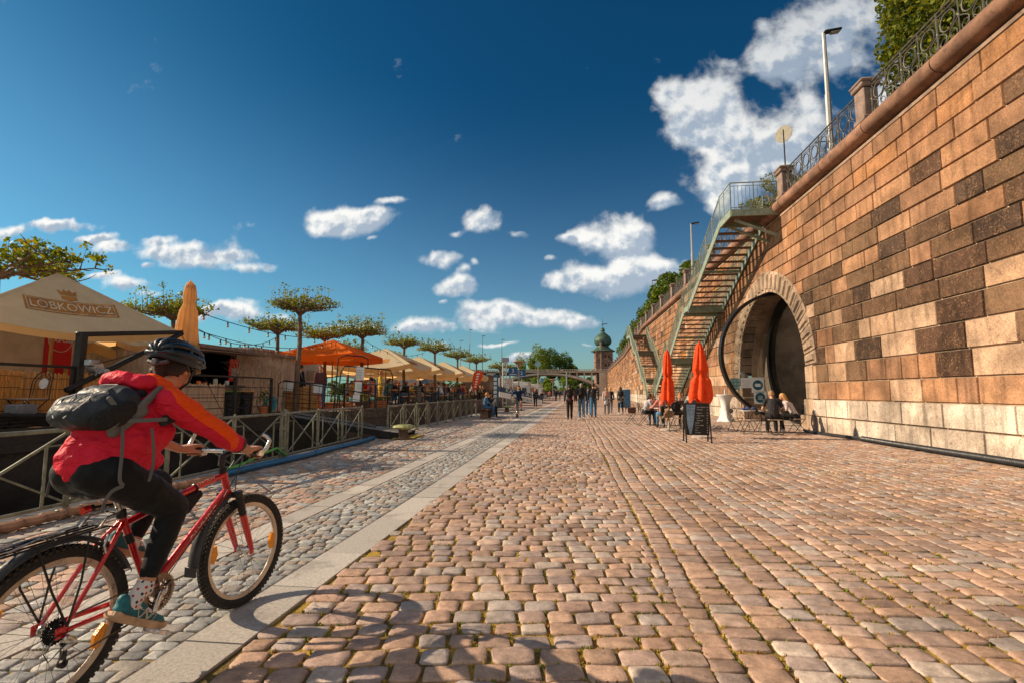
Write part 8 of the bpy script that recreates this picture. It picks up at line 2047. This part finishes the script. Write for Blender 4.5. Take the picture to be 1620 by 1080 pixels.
# black round hat, bag, jacket on chairs
r = empty('round_hat', (3.50, 17.62, .84), .25, 'round black hat hooked on the back of the nearest cafe chair', 'hat'); g = MB(); g.lathe([(0, -.02), (.17, -.015), (.17, .0), (.10, .02), (.09, .07), (0, .08)], (0, 0, 0), 24, (0, -1, .15)); g.build('brim', C_BLK, r)
g = MB(); g.cap((3.32, 19.33, .78), (3.60, 19.33, .78), .06, .06, 10, .6, (0, 1, 0)); g.cap((3.34, 19.30, .72), (3.36, 19.33, .22), .07, .045, 10, .5, (0, 1, 0)); g.cap((3.5, 19.3, .74), (3.52, 19.3, .45), .10, .08, 10, .5, (0, 1, 0)); tag(remesh(g.build('jacket', C_BLK), .016, 3), 'black jacket hanging over the red-haired guest\'s chair', 'jacket')
r = empty('handbag', (2.55, 21.95, .47), 0, 'brown leather handbag standing on the empty cafe chair', 'handbag'); g = MB(); g.box((0, 0, .12), (.34, .14, .24), bev=.04); g.build('bag', mat('brown_leather', (.11, .04, .03), .4), r); g = MB(); g.tube([(-.1, 0, .22), (-.07, 0, .36), (.07, 0, .36), (.1, 0, .22)], .009, 6); g.build('handle', mat('brown_leather', (.1, .04, .03)), r)
g = MB(); [g.cap((3.2 + R_.uniform(-.12, .12), 18.1 + R_.uniform(-.1, .1), .42 + .06 * k), (3.35 + R_.uniform(-.05, .2), 18.1 + R_.uniform(-.1, .1), .60 + .03 * k), .055, .04, 8) for k in range(6)]; tag(remesh(g.build('fur_coat', mat('tan_fur', (.28, .18, .11), .95, 0, .5, 40, .9, 90, bdist=.02)), .012, 2), 'tan fur-trimmed coat heaped on a cafe chair beside the black hat', 'coat')
# guests
person(2.98, 21.2, 0, rad(-75), 'guest in a pale grey top with brown hair, leaning over the first cafe table', 'sit', 1.70, C_LG, C_BLK, 'brown', hlen=.14, female=True, lean=.25, arms={'L': ((-.20, .22, .80), (-.05, .40, .80)), 'R': ((.20, .22, .80), (.08, .42, .78))})
person(3.42, 19.65, 0, rad(3), 'guest with long red hair and a rose jumper, sitting with her back to the viewer', 'sit', 1.72, C_PNK, C_LJEAN, 'red', hlen=.22, female=True, lean=.15, arms={'L': ((-.34, .12, .80), (-.38, .38, .76)), 'R': ((.34, .12, .80), (.30, .38, .76))})
person(3.35, 21.6, 0, rad(170), 'guest facing the viewer across the table, mostly hidden by the red-haired one', 'sit', 1.70, C_PNK, C_JEAN, 'fair', hlen=.1, female=True, face=True)
person(4.20, 20.95, 0, rad(-160), 'ginger-haired guest with a bun in a dark floral shirt, facing the viewer', 'sit', 1.66, FLD, C_BLK, 'ginger', bun=True, female=True, lean=.25, face=True)
person(4.40, 19.25, 0, rad(8), 'guest with a wine-red bun and a grey hooded top behind the chalkboard', 'sit', 1.72, C_GREY, C_BLK, 'wine', bun=True, female=True, hood=True, lean=.1)
r, J = person(6.52, 17.35, 0, rad(-8), 'man in a charcoal T-shirt sitting with his back to the viewer by the arch', 'sit', 1.84, C_TEE, C_BLK, 'fair', sleeve='short', lean=.30, vox=.012, arms={'L': ((-.31, .10, .74), (-.22, .34, .72)), 'R': ((.31, .10, .74), (.20, .34, .72))}, shoes=mat('black_shoe', (.015,) * 3))
person(7.40, 17.95, 0, rad(78), 'blond woman in a white floral blouse bending over her phone by the wall', 'sit', 1.72, FLO, C_BLK, 'blond', hlen=.26, female=True, lean=.45, vox=.012, face=True, shoes=S_WHT, arms={'L': ((-.22, .28, .78), (-.06, .46, .76)), 'R': ((.22, .28, .78), (.06, .48, .74))})
# white high table, bottle, chalkboard
g = MB(); prof = [(.40, 0), (.37, .03), (.30, .14), (.22, .35), (.18, .60), (.20, .85), (.27, 1.05), (.38, 1.17), (.40, 1.20), (.40, 1.23), (0, 1.235)]
vs = []; n = 40; WT = fabric('white_stretch_cloth', (.70, .70, .70), .7, .04, 4, .2, .01)
for rr_, z in prof:
    for i in range(n): a = 2 * PI * i / n; k = 1 + (.16 * (math.cos(4 * a) - .4) if z < .5 else 0) * (1 - z / .5 if z < .5 else 0); vs.append((rr_ * k * math.cos(a), rr_ * k * math.sin(a), z))
g.add(vs, [(k * n + i, k * n + (i + 1) % n, (k + 1) * n + (i + 1) % n, (k + 1) * n + i) for k in range(len(prof) - 1) for i in range(n)]); o = g.build('high_table', WT, angle=60); o.location = (7.15, 24.7, .0); tag(o, 'white high table in a stretch cover beside the arch', 'table')
g = MB(); g.lathe([(.04, 0), (.045, .16), (.015, .22), (.015, .28)], (7.12, 24.6, 1.236), 12); tag(g.build('bottle', mat('clear_glass_bottle', (.5, .55, .55), .1, bmp=0)), 'clear glass bottle on the white high table', 'bottle')
cb = empty('chalkboard', (3.36, 14.25, 0), rad(-4), 'black pavement chalkboard with a white-lettered menu and a pale blue wedge panel', 'sign')
FRM = mat('dark_board_frame', (.022, .018, .016), .6)
for s_, nm in ((-1, 'front_panel'), (1, 'rear_panel')):
    t = rad(11) * -s_; Rm = Euler((t, 0, 0)).to_matrix(); c = V((0, s_ * .14, .62)); g = MB(); g.box(c, (.60, .018, .82), Rm); g.build(nm, CHALK, cb, smooth=False)
    g = MB()
    for x in (-.315, .315): g.beam((x, s_ * .265, 0), (x, s_ * .03, 1.05), .035, .030)
    g.build('legs', FRM, cb, smooth=False)
    for z in (.205, 1.035): g = MB(); p = c + Rm @ V((0, 0, z - .62)); g.box(p, (.60, .03, .03), Rm); g.build('rail', FRM, cb, smooth=False)
Rm = Euler((rad(11), 0, 0)).to_matrix(); c = V((0, -.14, .62)); F_ = lambda x, z, o=.0115: c + Rm @ V((x, -o, z))
g = MB(); g.prism([F_(-.285, .40), F_(-.285 + .02, -.1), F_(-.20, -.40), F_(-.16, -.40), F_(-.10, -.1), F_(-.055, .40)][::-1], (0, -.002, 0)); g.build('blue_wedge', mat('pale_blue_panel', (.22, .34, .46), .6, bmp=0), cb, smooth=False)
def ctext(body, x, z, size, al='LEFT', mt=CHW, o=.0125, sx_=.9): return text(body, size, mt, cb, frame(F_(x, z, o), (1, 0, 0), Rm @ V((0, 0, 1))), ext=.0005, align=al, sx=sx_)
ctext('Cafe bar', -.17, .33, .055, 'CENTER', mat('wedge_ink', (.02, .05, .10), .7, bmp=0), .0145); ctext('Park Cafe', -.17, .25, .048, 'CENTER', MATS['wedge_ink'], .0145)
for k, (a, b) in enumerate((('Aperol Spritz', '110'), ('Prosecco', '60'), ('Espresso', '45'), ('Cappuccino', '60'), ('Latte', '65'), ('Limonada', '75'), ('Kofola', '40'), ('Domaci kolac', '55'), ('Toast', '80'), ('Pivo', '45'), ('Zmrzlina', '70'))):
    z = .33 - k * .066 - (.03 if k > 1 else 0); ctext(a, -.02 if k < 6 else -.06, z, .044); ctext(b, .27, z, .044, 'RIGHT')
# blue portable cabin and little gate by the stairs
r = empty('portable_cabin', (4.75, 46, 0), 0, 'blue portable cabin at the foot of the far stairs', 'cabin'); g = MB(); g.box((0, 0, .75), (.9, 1.0, 1.5), bev=.04); g.build('wall', mat('blue_plastic', (.05, .17, .33), .5), r); g = MB(); g.box((0, 0, 1.54), (.98, 1.08, .12), bev=.05); g.build('roof', mat('blue_roof', (.10, .22, .36), .5), r); g = MB(); g.box((-.455, 0, .75), (.02, .7, 1.2)); g.build('door', mat('blue_door', (.08, .24, .42), .5), r, smooth=False)
r = empty('stair_gate', (4.9, 36.0, 0), 0, 'small pale green gate railing at the foot of the stairs', 'gate'); g = MB(); g.tube([(-.3, 0, 0), (-.3, 0, 1.5), (.9, 0, 1.5), (.9, 0, 0)], .025, 6); g.tube([(-.3, 0, .15), (.9, 0, .15)], .02, 6); g.build('frame', GRN, r); g = MB(); [g.cyl((-.3 + .12 * k, 0, .15), (-.3 + .12 * k, 0, 1.5), .010, n=5) for k in range(1, 10)]; g.build('bars', GRN, r)
# terrace staff and guests
person(-11.0, 19.6, .68, rad(-30), 'man in black behind the bar counter under the orange umbrella', 'stand', 1.80, C_BLK, C_BLK, 'black', vox=.022)
person(-9.75, 18.9, .68, rad(-150), 'red-haired woman in a denim and maroon jacket standing by the orange umbrella', 'stand', 1.70, C_MAR, C_JEAN, 'red', female=True, vox=.022)
person(-9.4, 24.3, .68, rad(-60), 'woman with pinned-up hair standing between the tables in a mustard dress', 'stand', 1.72, C_YEL, C_YEL, 'ginger', female=True, vox=.024, bun=True)
tops = [C_BLK, C_WHT, C_NVY, C_CORAL, C_GREY, C_RED, C_YEL, C_TEALc, C_BEI, C_DEN, C_BLK, C_MAR, C_LG, C_PNK]; tn = ['black', 'white', 'navy', 'coral', 'grey', 'red', 'yellow', 'teal', 'beige', 'denim', 'black', 'maroon', 'pale grey', 'rose']
hn = ['brown', 'dark', 'blond', 'red', 'black', 'fair']; hw_ = dict(brown='brown', dark='dark', blond='blond', red='red', black='black', fair='fair')
spots = ['first', 'first river-side', 'second', 'third', 'third river-side', 'fourth', 'fifth', 'fifth river-side', 'sixth', 'sixth river-side', 'farthest', 'nearest']
used = {}
for k, (x, y) in enumerate(SETS):
    for q in (-1, 1):
        for j in range(R_.choice((1, 2, 2)) if k != 11 else 1):
            yy3 = y + (-.5, .45)[j] + R_.uniform(-.12, .12); ti = (k * 5 + j * 3 + (q > 0) * 7) % 14; hi = (k * 2 + j + (q > 0)) % 6; fem = (k + j) % 2 == 0
            lb = '%s-haired guest in %s, %s bench of the %s terrace table' % (hn[hi], tn[ti], 'quay-side' if q < 0 else 'inner', spots[k])
            if lb in used: lb = lb.replace('guest', 'second guest')
            used[lb] = 1
            person(x + q * -.58, yy3, .68, rad(90 if q < 0 else -90) + R_.uniform(-.2, .2), lb, 'sit', R_.uniform(1.65, 1.82), tops[ti], [C_JEAN, C_BLK, C_BEI][k % 3], hn[hi], hlen=.16 if fem else 0, female=fem, vox=.03, lean=R_.uniform(.05, .3), sleeve=['long', 'short'][j], phase=R_.choice((-1, 1)))
for o in bpy.data.objects:
    if '_s' in o.keys(): del o['_s']
